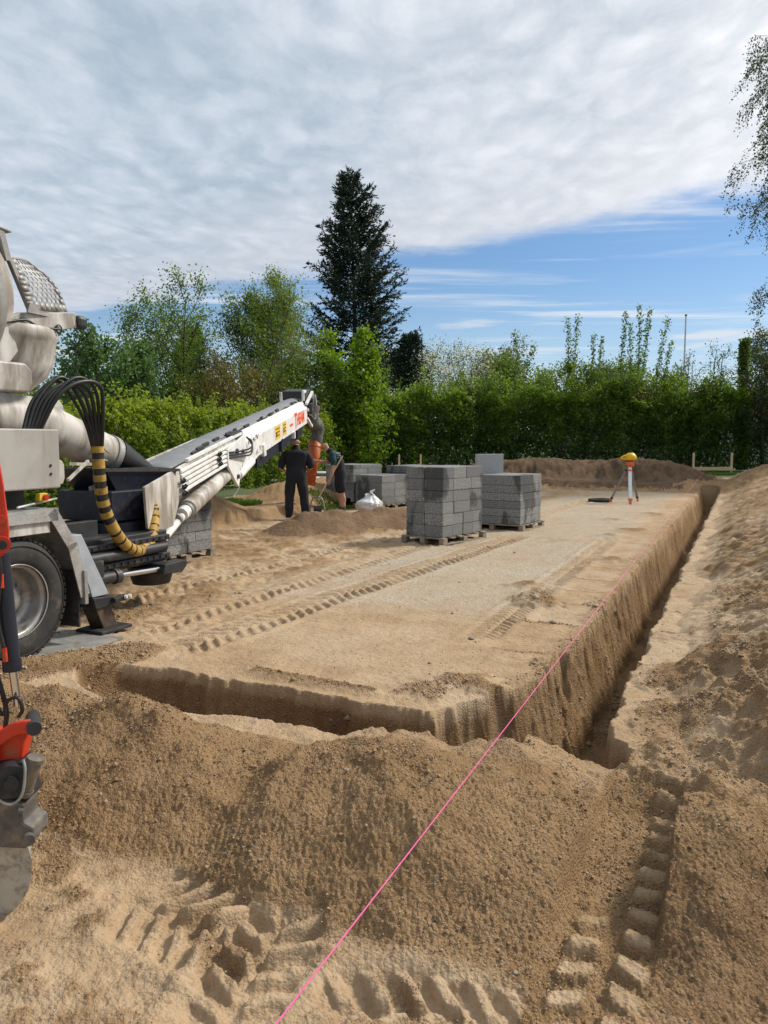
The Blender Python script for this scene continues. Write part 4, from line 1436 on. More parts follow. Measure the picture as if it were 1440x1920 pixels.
# the arched belt cover
mb = MB()
N = 12
arch = []
for k in range(N + 1):
    a = math.pi * k / N
    arch.append((-CW / 2 + (CW / 2 - 0.09) * math.cos(a), 0.17 + 0.105 * math.sin(a)))
segs = np.linspace(0.55, LEN - 0.1, 30)
vs, fs = [], []
for i_, a_ in enumerate(segs):
    hh_ = 0.35 + 0.65 * min(1, (a_ - 0.5) / 2.5)
    sag = 1 + 0.03 * math.sin(a_ * 2.3) + 0.02 * math.sin(a_ * 5.1)
    for (s_, u_) in arch:
        vs.append(cpt(a_, s_, 0.17 + (u_ - 0.17) * hh_ * sag))
for i_ in range(len(segs) - 1):
    for k in range(N):
        b = i_ * (N + 1) + k
        fs.append((b, b + 1, b + N + 2, b + N + 1))
mb.add(vs, fs, True)
bc = mb.build('belt_cover', M['cover_grey'], TR)
so = bc.modifiers.new('thick', 'SOLIDIFY')
so.thickness = 0.008
# ragged rubber strip along the near edge of the belt
rg_ = random.Random(9)
mb = MB()
a_ = 1.6
while a_ < LEN - 0.4:
    L_ = rg_.uniform(0.10, 0.32)
    if rg_.random() < 0.85:
        w0 = rg_.uniform(0.03, 0.085)
        mb = MB()
        mb.frame_box(cpt(a_ + L_ / 2, -0.125 + rg_.uniform(-.015, .015), 0.215 + w0 / 2 - 0.02), cd, (cside + cup * rg_.uniform(-.4, .6)).normalized(), cup, L_, 0.03, w0)
        mb.build('rubber_flap', M['rubber'], cu_)
    a_ += L_ + rg_.uniform(0.0, 0.06)
mb = MB()
extrude(mb, [(0.02, 0.20), (0.02, 0.235), (-0.03, 0.235), (-0.03, 0.20)], 1.05, aK + 0.2)
mb.build('upper_rail', M['white_clean'], cv)
# knee joint plates and ram
mb = MB()
mb.prism([cpt(aK - 0.75, 0.045, 0.10), cpt(aK + 0.30, 0.045, 0.19), cpt(aK + 0.35, 0.045, -0.12), cpt(aK + 0.05, 0.045, -0.22), cpt(aK - 0.25, 0.045, -0.55), cpt(aK - 0.45, 0.045, -0.40), cpt(aK - 0.75, 0.045, -0.15)], -cside * 0.04)
kn = mb.build('knee_plate', M['white_clean'], TR, 0.006)
mb = MB()
for (da, du, r_) in ((-0.30, 0.0, 0.05), (0.05, -0.05, 0.04), (-0.30, -0.38, 0.035)):
    mb.cyl(cpt(aK + da, 0.03, du), cpt(aK + da, 0.075, du), r_, n=14)
mb.build('pivot_pin', M['black_steel'], kn)
mb = MB()
mb.frame_box(cpt(aK + 0.05, -0.08, 0.20), cd, cside, cup, 0.55, 0.16, 0.10)
mb.build('joint_cover', M['rubber'], kn, 0.02)
for k in range(3):
    mb = MB()
    mb.tube(bez([cpt(aK - 0.7, 0.05, 0.05 - .04 * k), cpt(aK - 0.2, 0.10, 0.0 - .04 * k), cpt(aK + 0.25, 0.13, -0.02 - .05 * k), cpt(aK + 0.48, 0.10, 0.04 - .02 * k), cpt(aK + 0.35, 0.05, 0.14)], 24), 0.014, 6)
    mb.build('joint_hose', M['hose_rubber'], kn)
r0, r1 = cpt(0.75, -0.12, -0.50), cpt(aK - 0.42, -0.10, -0.30)
rd = (r1 - r0).normalized()
mb = MB()
mb.cyl(r0 + rd * 0.55, r1, 0.115, 0.125, 20)
rm = mb.build('lift_ram', M['white_paint'], TR)
mb = MB()
mb.cyl(S(6.8, -6.05, 0.55), r0 + rd * 0.62, 0.052, 0.052, 14)
mb.cyl(r0 + rd * 0.30, r0 + rd * 0.58, 0.085, 0.085, 16)
mb.build('ram_rod', M['white_clean'], rm)
mb = MB()
mb.cyl(r0 + rd * 0.10, r0 + rd * 0.16, 0.075, 0.075, 14)
mb.cyl(r0 + rd * 0.46, r0 + rd * 0.52, 0.10, 0.10, 14)
mb.build('ram_collar', M['worn_steel'], rm)
r0b, r1b = cpt(aK - 0.1, 0.0, -0.40), cpt(aK + 1.6, -0.02, -0.26)
rdb = (r1b - r0b).normalized()
mb = MB()
mb.cyl(r0b, r0b + rdb * 0.9, 0.075, n=14)
r2 = mb.build('fold_ram', M['white_clean'], TR)
mb = MB()
mb.cyl(r0b + rdb * 0.9, r1b, 0.035, n=10)
mb.frame_box(r1b, cd, cside, cup, 0.16, 0.14, 0.20)
mb.build('ram_rod', M['white_clean'], r2)

# head of the conveyor
mb = MB()
mb.frame_box(cpt(LEN + 0.28, -CW / 2, 0.33), cd, cside, UP, 0.75, CW * 0.9, 0.20)
hd = mb.build('head_hood', M['black_steel'], TR, 0.02)
mb = MB()
for (a_, b_) in (((LEN - 0.25, 0.02, 0.15), (LEN + 0.62, 0.02, 0.36)), ((LEN - 0.2, 0.03, 0.02), (LEN + 0.35, 0.05, -0.22)), ((LEN + 0.35, 0.05, -0.22), (LEN + 0.66, 0.03, 0.30)),
                 ((LEN - 0.25, 0.03, -0.18), (LEN + 0.20, 0.05, -0.42)), ((LEN + 0.2, 0.05, -0.42), (LEN + 0.38, 0.05, -0.2)), ((LEN - 0.2, -CW, 0.1), (LEN + 0.6, -CW, 0.3)), ((LEN - 0.25, -0.05, 0.22), (LEN - 0.25, -0.05, 0.42)), ((LEN - 0.25, -CW + 0.05, 0.22), (LEN - 0.25, -CW + 0.05, 0.42)),
                 ((LEN - 0.25, -0.05, 0.42), (LEN + 0.05, -0.05, 0.42))):
    mb = MB()
    mb.bar(cpt(*a_), cpt(*b_), 0.055, 0.055)
    mb.build('head_bar', M['white_clean'], hd)
mb = MB()
mb.frame_box(cpt(LEN + 0.02, 0.06, 0.02), cd, cside, cup, 0.26, 0.12, 0.24)
mb.cyl(cpt(LEN + 0.45, 0.06, 0.10), cpt(LEN + 0.45, -CW - 0.05, 0.10), 0.12, n=18)
mb.frame_box(cpt(LEN + 0.66, -CW / 2, 0.12), cd, cside, UP, 0.06, CW, 0.62)
mb.build('drive_drum', M['black_steel'], hd, 0.01)
for k in range(5):
    mb = MB()
    mb.tube(bez([cpt(LEN - 0.1, 0.08, 0.12 - .05 * k), cpt(LEN + 0.15, 0.14, -0.12 - 0.03 * k), cpt(LEN + 0.42, 0.14, -0.14 + .05 * k), cpt(LEN + 0.55, 0.10, 0.10 + .05 * k)], 18), 0.018, 6)
    mb.build('head_hose', M['hose_rubber'] if k % 2 else M['worn_steel'], hd)
# hanging trunk and orange tube
tp = cpt(LEN + 0.42, -CW / 2 + 0.30, 0.05)
tb = Vector((-1.70, 19.15, 1.76))
mb = MB()
pth = bez([tp, tp + Vector((0.0, 0.02, -0.35)), tb + Vector((0.06, -0.02, 0.35)), tb + Vector((0, 0, -0.1))], 14)
mb.tube(pth, [0.24 - 0.085 * min(1, k / 10) + 0.012 * math.sin(k * 2.1) for k in range(15)], 18)
tk = mb.build('discharge_trunk', M['canvas_grey'], TR)
tc = Vector((-1.83, 19.10, 0.66))
mb = MB()
mb.tube([tb, tb * 0.5 + tc * 0.5, tc], [0.165, 0.14, 0.105], 20, False)
ot = mb.build('orange_tube', M['orange_paint'], TR)
so = ot.modifiers.new('thick', 'SOLIDIFY')
so.thickness = 0.01
mb = MB()
for k in (0.12, 0.40, 0.74, 0.95):
    c_ = tb.lerp(tc, k)
    d_ = (tc - tb).normalized()
    rr_ = 0.172 - 0.06 * k
    mb.cyl(c_ - d_ * 0.012, c_ + d_ * 0.012, rr_, n=20)
    mb.frame_box(c_ + Vector((rr_, -0.03, 0)), Vector((1, 0, 0)), Vector((0, 1, 0)), UP, 0.05, 0.04, 0.05)
mb.build('tube_clamp', M['orange_paint'], ot)

# lettering and stickers on the near face of the upper section
def text_mesh(txt, size, mat, name, origin, parent, bold=0.0, shear=0.0):
    cu = bpy.data.curves.new(name, 'FONT')
    cu.body = txt
    cu.size = size
    cu.extrude = 0.0015
    cu.offset = bold
    cu.shear = shear
    ob = bpy.data.objects.new(name, cu)
    COL.objects.link(ob)
    dg = bpy.context.evaluated_depsgraph_get()
    me = bpy.data.meshes.new_from_object(ob.evaluated_get(dg))
    bpy.data.objects.remove(ob)
    mt = Matrix((cd, cup, cside)).transposed()
    me.transform(mt.to_4x4())
    me.materials.clear()
    me.materials.append(mat)
    o = link(name, me, parent)
    o.location = Vector(origin) - root_loc(parent)
    return o


aT = LEN - 1.75
text_mesh('T', 0.44, M['letter_orange'], 'lettering', cpt(aT, 0.0225, -0.235), cu_, 0.016)
text_mesh('HEAM', 0.34, M['letter_orange'], 'lettering', cpt(aT + 0.27, 0.0225, -0.20), cu_, 0.016)
mb = MB()
mb.frame_box(cpt(aT - 0.36, 0.0225, -0.12), cd, cside, cup, 0.34, 0.002, 0.05)
mb.build('red_stripe', M['letter_orange'], cu_)
for (a_, w_) in ((aT - 2.0, 0.50), (aT - 1.28, 0.38)):
    mb = MB()
    mb.frame_box(cpt(a_ + w_ / 2, 0.0215, -0.10), cd, cside, cup, w_, 0.003, 0.26)
    st_ = mb.build('warning_sticker', M['sticker_yellow'], cu_)
    mb = MB()
    for j in range(3):
        mb.frame_box(cpt(a_ + w_ / 2, 0.024, -0.03 - 0.065 * j), cd, cside, cup, w_ * 0.72, 0.001, 0.018)
    mb.frame_box(cpt(a_ + w_ * 0.3, 0.0245, -0.13), cd, cside, cup, w_ * 0.22, 0.001, 0.09)
    mb.build('sticker_print', M['sticker_black'], st_)
# scuffs where paint is worn off
mb = MB()
rg_ = random.Random(21)
for (a0_, a1_, u0_, u1_, n_) in ((aK + 0.5, aK + 1.3, -0.02, 0.05, 22), (aK + 1.0, aK + 1.7, -0.28, -0.18, 16)):
    for k in range(n_):
        a_, u_ = rg_.uniform(a0_, a1_), rg_.uniform(u0_, u1_)
        w_, h_ = rg_.uniform(.03, .12), rg_.uniform(.02, .06)
        mb.add([cpt(a_, 0.0215, u_), cpt(a_ + w_, 0.0215, u_ + .01), cpt(a_ + w_ * .8, 0.0215, u_ + h_), cpt(a_ + w_ * .2, 0.0215, u_ + h_ * .8)], [(0, 1, 2, 3)])
mb.build('paint_scuff', M['worn_steel'], cu_)['kind'] = 'stuff'

# steel track plates under the wheels
mb = MB()
mb.sbox(2.2, 5.15, -5.85, -4.98, 0.003, 0.022)
mb.solo('steel_plate', M['tread_plate'], 'grey steel sheet lying under the near rear wheel of the truck', 'steel plate', S(3.7, -5.4, 0))
mb = MB()
mb.sbox(2.2, 5.15, -7.85, -6.95, 0.003, 0.022)
mb.solo('steel_plate', M['tread_plate'], 'grey steel sheet under the far rear wheels of the truck', 'steel plate', S(3.7, -7.4, 0))

# ------------------------------------------------------------------ excavator arm at the left edge
EY = 2.78
EX = empty('excavator', (-1.42, EY, 0.0), 'bright red excavator arm with black cylinder and sandy grading bucket at left edge', 'excavator')


def E3(x_, z_, dy_=0.0):
    return Vector((x_ - 0.49 * dy_, EY + dy_, z_))


mb = MB()
mb.prism([E3(-1.60, 1.36, -.06), E3(-1.395, 1.36, -.06), E3(-1.365, 1.40, -.06), E3(-1.362, 1.46, -.06), E3(-1.375, 1.62, -.06), E3(-1.42, 1.95, -.06), E3(-1.62, 2.7, -.06), E3(-1.9, 2.9, -.06), E3(-1.85, 2.0, -.06), E3(-1.70, 1.6, -.06)], Vector((-.069, 0.14, 0)))
da = mb.build('dipper_arm', M['red_paint'], EX, 0.012)
mb = MB()
for (x_, z_, r_) in ((-1.392, 1.412, 0.030), (-1.392, 1.50, 0.017)):
    mb.cyl(E3(x_, z_, -0.085), E3(x_, z_, -0.055), r_, n=16)
mb.build('pin_boss', M['red_paint'], da)
mb = MB()
mb.cyl(E3(-1.390, 1.412, -0.098), E3(-1.390, 1.412, -0.08), 0.016, n=12)
mb.build('pin', M['black_steel'], da)
mb = MB()
mb.prism([E3(-1.9, 2.9, -.08), E3(-1.62, 2.7, -.08), E3(-1.75, 2.45, -.08), E3(-4.6, 2.1, -.08), E3(-4.7, 2.5, -.08)], Vector((0, 0.18, 0)))
mb.build('boom', M['red_paint'], EX, 0.012)
mb = MB()
mb.cyl(E3(-1.398, 1.37, -0.01), E3(-1.374, 0.945, -0.01), 0.030, 0.030, 20)
mb.cyl(E3(-1.3755, 0.975, -0.01), E3(-1.374, 0.935, -0.01), 0.034, 0.034, 20)
cy = mb.build('bucket_cylinder', M['navy_steel'], EX)
mb = MB()
mb.cyl(E3(-1.374, 0.95, -0.01), E3(-1.360, 0.80, -0.01), 0.0155, n=16)
mb.build('piston_rod', M['chrome'], cy)
mb = MB()
mb.cyl(E3(-1.402, 1.30, -0.045), E3(-1.402, 1.25, -0.045), 0.011, n=8)
mb.build('hose_fitting', M['red_paint'], cy)
mb = MB()
mb.cyl(E3(-1.40, 1.03, -0.05), E3(-1.398, 0.98, -0.05), 0.009, n=8)
mb.build('hose_fitting', M['red_paint'], cy)
mb = MB()
mb.tube(bez([E3(-1.41, 1.45, -0.05), E3(-1.402, 1.30, -0.05), E3(-1.42, 1.15, -0.05), E3(-1.402, 1.03, -0.05)], 16), 0.008, 6)
mb.build('hose', M['hose_rubber'], cy)
mb = MB()
mb.tube(bez([E3(-1.47, 0.92, -0.05), E3(-1.42, 0.78, -0.05), E3(-1.40, 0.83, -0.05), E3(-1.36, 0.845, -0.05), E3(-1.345, 0.80, -0.05), E3(-1.36, 0.77, -0.04)], 20), 0.007, 6)
mb.tube(bez([E3(-1.44, 0.95, -0.02), E3(-1.405, 0.80, -0.02), E3(-1.41, 0.72, -0.02)], 12), 0.009, 6)
mb.build('hose', M['hose_rubber'], EX)
# curved red link and lever
mb = MB()
arc = bez([E3(-1.50, 0.665, -.05), E3(-1.44, 0.715, -.05), E3(-1.38, 0.748, -.05), E3(-1.315, 0.758, -.05)], 10)
low = bez([E3(-1.485, 0.62, -.05), E3(-1.42, 0.672, -.05), E3(-1.37, 0.702, -.05), E3(-1.315, 0.708, -.05)], 10)
mb.prism(arc + low[::-1], Vector((0, 0.03, 0)))
lk = mb.build('link_arm', M['red_paint'], EX, 0.006)
mb = MB()
mb.cyl(E3(-1.305, 0.733, -0.065), E3(-1.305, 0.733, 0.06), 0.026, n=16)
mb.build('link_pin', M['black_steel'], lk)
mb = MB()
mb.prism([E3(-1.475, 0.70, -.01), E3(-1.335, 0.71, -.01), E3(-1.355, 0.60, -.01), E3(-1.40, 0.52, -.01), E3(-1.475, 0.52, -.01)], Vector((0, 0.07, 0)))
mb.build('lever', M['red_paint'], EX, 0.008)
mb = MB()
mb.prism([E3(-1.66, 1.62, -.05), E3(-1.54, 1.30, -.05), E3(-1.465, 0.70, -.05), E3(-1.45, 0.56, -.05), E3(-1.53, 0.52, -.05), E3(-1.60, 0.60, -.05), E3(-1.80, 1.70, -.05)], Vector((-.059, 0.12, 0)))
mb.build('dipper_tip', M['red_paint'], EX, 0.01)
# tilt rotator and coupler
mb = MB()
mb.cyl(E3(-1.305, 0.60, -0.03), E3(-1.352, 0.465, -0.03), 0.026, 0.024, 18)
mb.cyl(E3(-1.302, 0.612, -0.03), E3(-1.308, 0.594, -0.03), 0.031, 0.031, 18)
mb.cyl(E3(-1.345, 0.485, -0.03), E3(-1.350, 0.470, -0.03), 0.029, 0.029, 18)
tc_ = mb.build('tilt_cylinder', M['dirty_steel'], EX)
mb = MB()
mb.cyl(E3(-1.40, 0.535, -0.075), E3(-1.40, 0.535, 0.02), 0.062, n=24)
mb.cyl(E3(-1.398, 0.535, -0.095), E3(-1.398, 0.535, -0.075), 0.026, n=16)
mb.prism([E3(-1.50, 0.56, -.04), E3(-1.36, 0.60, -.04), E3(-1.33, 0.46, -.04), E3(-1.37, 0.42, -.04), E3(-1.50, 0.42, -.04)], Vector((0, 0.10, 0)))
tr_ = mb.build('tilt_rotator', M['black_steel'], EX, 0.006)
mb = MB()
a_l = bez([E3(-1.462, 0.60, -0.08), E3(-1.46, 0.50, -0.085), E3(-1.41, 0.455, -0.085), E3(-1.362, 0.49, -0.085), E3(-1.345, 0.58, -0.08), E3(-1.35, 0.62, -0.07)], 20)
mb.tube(a_l, 0.0055, 6)
mb.build('hose', M['worn_steel'], tr_)
mb = MB()
mb.prism([E3(-1.50, 0.45, -.06), E3(-1.39, 0.455, -.06), E3(-1.355, 0.445, -.06), E3(-1.36, 0.40, -.06), E3(-1.36, 0.375, -.06), E3(-1.325, 0.355, -.06), E3(-1.322, 0.31, -.06), E3(-1.36, 0.27, -.06), E3(-1.50, 0.28, -.06)], Vector((0, 0.13, 0)))
cp = mb.build('coupler', M['dirty_steel'], EX, 0.01)
mb = MB()
mb.cyl(E3(-1.343, 0.318, -0.085), E3(-1.343, 0.318, 0.085), 0.022, n=14)
mb.cyl(E3(-1.375, 0.425, -0.07), E3(-1.355, 0.42, -0.07), 0.012, n=10)
mb.build('coupler_pin', M['dirty_steel'], cp)
# grading bucket
prof = [(-1.50, 0.290), (-1.375, 0.270), (-1.348, 0.245), (-1.336, 0.19), (-1.337, 0.13), (-1.352, 0.07), (-1.385, 0.015), (-1.43, -0.03), (-1.50, -0.065)]
mb = MB()
poly = [E3(x_, z_ + 0.02, -0.02) for (x_, z_) in prof] + [E3(-1.72, -0.05, -0.02), E3(-1.66, 0.16, -0.02)]
mb.prism(poly, Vector((-.007, 0.014, 0)))
poly2 = [E3(x_, z_ + 0.02, 0.566) for (x_, z_) in prof] + [E3(-1.72, -0.05, 0.566), E3(-1.66, 0.16, 0.566)]
mb.prism(poly2, Vector((-.007, 0.014, 0)))
n = len(prof)
vs = [E3(x_, z_ + 0.02, -0.006) for (x_, z_) in prof] + [E3(x_, z_ + 0.02, 0.566) for (x_, z_) in prof]
mb.add(vs, [(k, k + 1, n + k + 1, n + k) for k in range(n - 1)], True)
vs = [E3(-1.345 - 0.3 * 0, 0.2, 0)]
bk = mb.build('bucket', M['bucket_steel'], EX, 0.0)
mb = MB()
mb.prism([E3(-1.52, 0.312, .02), E3(-1.375, 0.292, .02), E3(-1.355, 0.265, .02), E3(-1.375, 0.30, .02), E3(-1.345, 0.345, .02), E3(-1.42, 0.33, .02), E3(-1.52, 0.34, .02)], Vector((-.215, 0.44, 0)))
mb.build('bucket_ear', M['dirty_steel'], bk)

# ------------------------------------------------------------------ survey tripod with rotating laser
tz = ground_z(7.0, 21.95)
apex = Vector((7.0, 21.95, 1.14))
TP = empty('survey_tripod', (7.0, 21.95, tz), 'aluminium survey tripod with orange feet standing on the pad near the trench', 'tripod')
for (fx, fy, wd) in ((6.88, 21.42, 0.10), (6.45, 21.95, 0.055), (7.40, 22.35, 0.055)):
    ft = Vector((fx, fy, ground_z(fx, fy)))
    d_ = (ft - apex).normalized()
    top = apex + d_ * 0.04
    mb = MB()
    mb.bar(top, ft - d_ * 0.09, wd, 0.035, up=Vector((0, 1, 0)))
    lg = mb.build('leg', M['alu'] if wd > .06 else M['alu_dark'], TP, 0.004)
    mb = MB()
    mb.bar(ft - d_ * 0.13, ft, wd * 0.7, 0.05, up=Vector((0, 1, 0)))
    mb.build('foot', M['orange_plastic'], lg, 0.006)
    mb = MB()
    mb.bar(ft - d_ * 0.17, ft - d_ * 0.12, wd * 1.15, 0.06, up=Vector((0, 1, 0)))
    mb.bar(apex + d_ * 0.22, apex + d_ * 0.27, wd * 1.15 + .01, 0.05, up=Vector((0, 1, 0)))
    mb.build('clamp', M['orange_plastic'] if wd > .06 else M['black_steel'], lg)
mb = MB()
mb.cyl(apex + Vector((0, 0, -0.06)), apex + Vector((0, 0, 0.03)), 0.13, 0.11, 16)
mb.frame_box(apex + Vector((0, -0.08, -0.05)), Vector((1, 0, 0)), Vector((0, 1, 0)), UP, 0.18, 0.06, 0.12)
mb.build('head', M['orange_plastic'], TP, 0.01)
LZ = empty('laser_level', apex + Vector((0, 0, 0.031)), 'yellow rotating laser level on top of the survey tripod', 'laser level')
lz0 = apex + Vector((0, 0, 0.031))
mb = MB()
mb.cyl(lz0, lz0 + Vector((0, 0, 0.035)), 0.10, 0.10, 18)
mb.build('base', M['black_steel'], LZ)
mb = MB()
mb.lathe([(0.0, 0.036), (0.12, 0.036), (0.165, 0.06), (0.165, 0.15), (0.13, 0.20), (0.10, 0.23), (0.06, 0.25), (0.0, 0.25)], lz0 + Vector((0.02, 0, 0)), UP, 14)
bdz = mb.build('body', M['laser_yellow'], LZ)
mb = MB()
mb.tube(bez([lz0 + Vector((-0.10, -0.05, 0.19)), lz0 + Vector((-0.22, -0.08, 0.15)), lz0 + Vector((-0.28, -0.08, 0.10)), lz0 + Vector((-0.16, -0.06, 0.07))], 12), 0.022, 6)
mb.build('handle', M['laser_yellow'], bdz)
mb = MB()
mb.cyl(lz0 + Vector((0.02, 0, 0.24)), lz0 + Vector((0.02, 0, 0.30)), 0.05, 0.045, 14)
mb.build('rotor_head', M['black_steel'], LZ)
gz = ground_z(6.45, 22.3)
mb = MB()
mb.lathe([(0.0, 0.02), (0.25, 0.02), (0.27, 0.035), (0.30, 0.085), (0.33, 0.09), (0.34, 0.07), (0.33, 0.0), (0.0, 0.0)], Vector((6.28, 22.3, gz - 0.004)), UP, 28)
mb.solo('round_tub', M['rubber'], 'flat dark round tub lying at the left foot of the tripod', 'tub', (6.28, 22.3, gz))

# ------------------------------------------------------------------ batter board, stakes, string
bz = ground_z(14.3, 33.7)
BB = empty('batter_board', (14.3, 33.7, bz), 'new timber batter board with two posts on the lawn behind the trench', 'batter board')
for x_ in (13.55, 15.22):
    mb = MB()
    mb.box(Vector((x_, 33.75, bz + 0.46)), (0.09, 0.05, 1.02))
    mb.build('post', M['wood_new'], BB, 0.004)
mb = MB()
mb.box(Vector((14.38, 33.70, bz + 0.27)), (1.76, 0.045, 0.15))
mb.build('plank', M['wood_new'], BB, 0.004)
for (x_, y_, h_, lb) in ((-1.72, 31.2, 0.85, 'thin timber stake right beside the shorts-wearing worker by the hedge'), (0.62, 31.5, 0.95, 'thin timber stake rising behind the leftmost block stacks'), (1.55, 32.5, 0.95, 'thin timber stake showing just above the tallest block stack')):
    g0 = ground_z(x_, y_)
    mb = MB()
    mb.box(Vector((x_, y_, g0 + h_ / 2 - 0.1)), (0.07, 0.045, h_ + 0.2))
    mb.prism([Vector((x_ - 0.035, y_ - 0.0225, g0 + h_)), Vector((x_ + 0.035, y_ - 0.0225, g0 + h_)), Vector((x_, y_ - 0.0225, g0 + h_ + 0.03))], Vector((0, 0.045, 0)))
    mb.solo('timber_stake', M['wood_new'], lb, 'stake', (x_, y_, g0), group='stakes of the far batter boards')
mb = MB()
mb.tube([S(-0.2, -0.905, 0.43), Vector((14.15, 33.66, bz + 0.36))], 0.0024, 6)
mb.solo('string_line', M['pink_string'], 'pink builder string stretched over the trench from foreground to batter board', 'string', S(-0.2, -0.975, 0.0))
mb = MB()
mb.tube([Vector((15.2, 33.66, bz + 0.2)), Vector((24.0, 32.2, bz + 0.25))], 0.006, 5)
mb.solo('string_line', M['pipe_white'], 'thin pale string running right from the batter board over the lawn', 'string', (15.2, 33.66, bz))

# pipes on the ground by the left hedge
for k, (p, q_, r_, mt, lb) in enumerate((
        (Vector((-7.2, 27.2, 0.62)), Vector((-1.0, 28.0, 0.55)), 0.10, M['pipe_grey'], 'long grey plastic pipe lying along the hedge behind the workers, upper one'),
        (Vector((-7.0, 26.8, 0.42)), Vector((-1.3, 27.6, 0.40)), 0.09, M['pipe_grey'], 'long grey plastic pipe under the other, behind the workers'),
        (Vector((-5.6, 26.2, 0.38)), Vector((-3.6, 26.5, 0.38)), 0.06, M['pipe_white'], 'short pale pipe in front of the grey pipes behind the workers'))):
    mb = MB()
    mb.tube([p, q_], r_, 14, False)
    o = mb.solo('plastic_pipe', mt, lb, 'pipe', p)
    so = o.modifiers.new('thick', 'SOLIDIFY'); so.thickness = 0.008
mb = MB()
mb.tube(bez([Vector((-3.75, 27.3, 0.50)), Vector((-4.25, 27.25, 0.52)), Vector((-4.42, 27.2, 0.62)), Vector((-4.40, 27.2, 0.72)), Vector((-4.2, 27.2, 0.76)), Vector((-3.9, 27.2, 0.76))], 20), 0.06, 10)
mb.solo('pipe_bend', M['pipe_white'], 'white curved pipe bend sticking up behind the black-clothed worker', 'pipe', (-4.2, 27.2, 0.5))
mb = MB()
gq = lambda x_, y_: ground_z(x_, y_) + 0.02
pp = [(-5.2, 21.2), (-4.6, 20.9), (-4.2, 20.9), (-4.0, 21.3), (-4.05, 20.6), (-4.2, 20.2)]
mb.tube(bez([Vector((a, b, gq(a, b) + 0.02 + .25 * (0 < i < 4))) for i, (a, b) in enumerate(pp)], 30), 0.014, 6)
mb.solo('garden_hose', M['pipe_grey'], 'thin grey hose curling over the sand mound left of the workers', 'hose', (-4.2, 20.2, 0.3))

# white rubble bag
mb = MB()
bm = bmesh.new()
bmesh.ops.create_icosphere(bm, subdivisions=5, radius=1.0)
bx, by = -0.36, 18.55
g0 = ground_z(bx, by)
for v in bm.verts:
    c = v.co.copy()
    nn = fbm(np.array([c.x * 1.6 + 5]), np.array([c.y * 1.6 + c.z * 1.3]), 7, 3)[0]
    fold = pn(np.array([math.atan2(c.y, c.x) * 3.0]), np.array([c.z * 1.5]), 13)[0]
    w = 1.0 if c.z < 0.35 else max(0.34, 1 - (c.z - 0.35) * 0.95)
    rr = (0.29 + 0.07 * nn + 0.03 * fold * (1 if c.z > -0.2 else 0.4)) * w
    z_ = 0.22 + 0.26 * c.z
    if c.z > 0.6:
        z_ += (c.z - 0.6) * 0.16 * (1 + math.sin(c.x * 7))
    v.co = Vector((c.x * rr * 1.05, c.y * rr * 0.9, max(0.0, z_ - 0.0)))
    v.co.x += 0.06 * max(0, c.z)
for v in bm.verts:
    if v.co.z > 0.44:
        v.co.x += 0.05 * math.sin(v.co.z * 40 + v.co.x * 30)
me = bpy.data.meshes.new('plastic_bag')
bm.to_mesh(me)
bm.free()
for p in me.polygons:
    p.use_smooth = True
m, t = new_mat('white_plastic')
co = t.n('ShaderNodeTexCoord').outputs['Object']
b = t.n('ShaderNodeBsdfPrincipled', inp={'Base Color': t.mix(t.ramp(t.noise(co, 5.0, 4.0), .35, .65), (0.80, 0.81, 0.82), (0.62, 0.63, 0.62)), 'Roughness': 0.35})
t.set(b.inputs['Normal'], t.n('ShaderNodeBump', inp={'Strength': 0.8, 'Distance': 0.05, 'Height': t.noise(co, 9.0, 3.0, 0.6, 1.2)}).outputs[0])
t.n('ShaderNodeOutputMaterial', inp={0: b.outputs[0]})
me.materials.append(m)
o = link('plastic_bag', me)
o.location = (bx, by, g0 - 0.005)
tag(o, 'full white plastic bag standing on the ground before the block stacks', 'bag')
mb = MB()
for k in range(3):
    mb.frame_box(Vector((0.15 + 0.1 * k, 18.6 + .04 * k, ground_z(0.2, 18.6) + 0.012 + .004 * k)), Vector((math.cos(.4 * k), math.sin(.4 * k), 0)), Vector((-math.sin(.4 * k), math.cos(.4 * k), 0)), UP, 0.22, 0.08, 0.008)
mb.solo('plastic_scrap', M['pipe_white'], 'small white plastic scraps lying right of the white bag', 'scrap', (0.2, 18.6, 0))

# tools between the workers
x0, y0 = -1.50, 17.25
g0 = ground_z(x0, y0)
TS = empty('tool_stand', (x0, y0, g0), 'small dark metal trestle standing on the ground between the workers', 'trestle')
for (dx_, lbl) in ((-0.17, 'leg'), (0.17, 'leg')):
    mb = MB()
    mb.tube(bez([Vector((x0 + dx_, y0 - 0.10, g0)), Vector((x0 + dx_ * 0.95, y0 - 0.05, g0 + 0.25)), Vector((x0 + dx_ * 0.6, y0, g0 + 0.46)), Vector((x0 + dx_ * 0.1, y0, g0 + 0.50))], 12), 0.018, 6)
    mb.tube([Vector((x0 + dx_ * 0.95, y0 - 0.04, g0 + 0.25)), Vector((x0 + dx_, y0 + 0.16, g0))], 0.016, 6)
    mb.build('leg', M['alu_dark'], TS)
mb = MB()
mb.bar(Vector((x0 - 0.17, y0 - .03, g0 + 0.30)), Vector((x0 + 0.17, y0 - .03, g0 + 0.27)), 0.03, 0.03)
mb.cyl(Vector((x0 - 0.08, y0 - .03, g0 + 0.24)), Vector((x0 + 0.10, y0 - .03, g0 + 0.22)), 0.06, n=10)
mb.build('motor', M['black_steel'], TS)
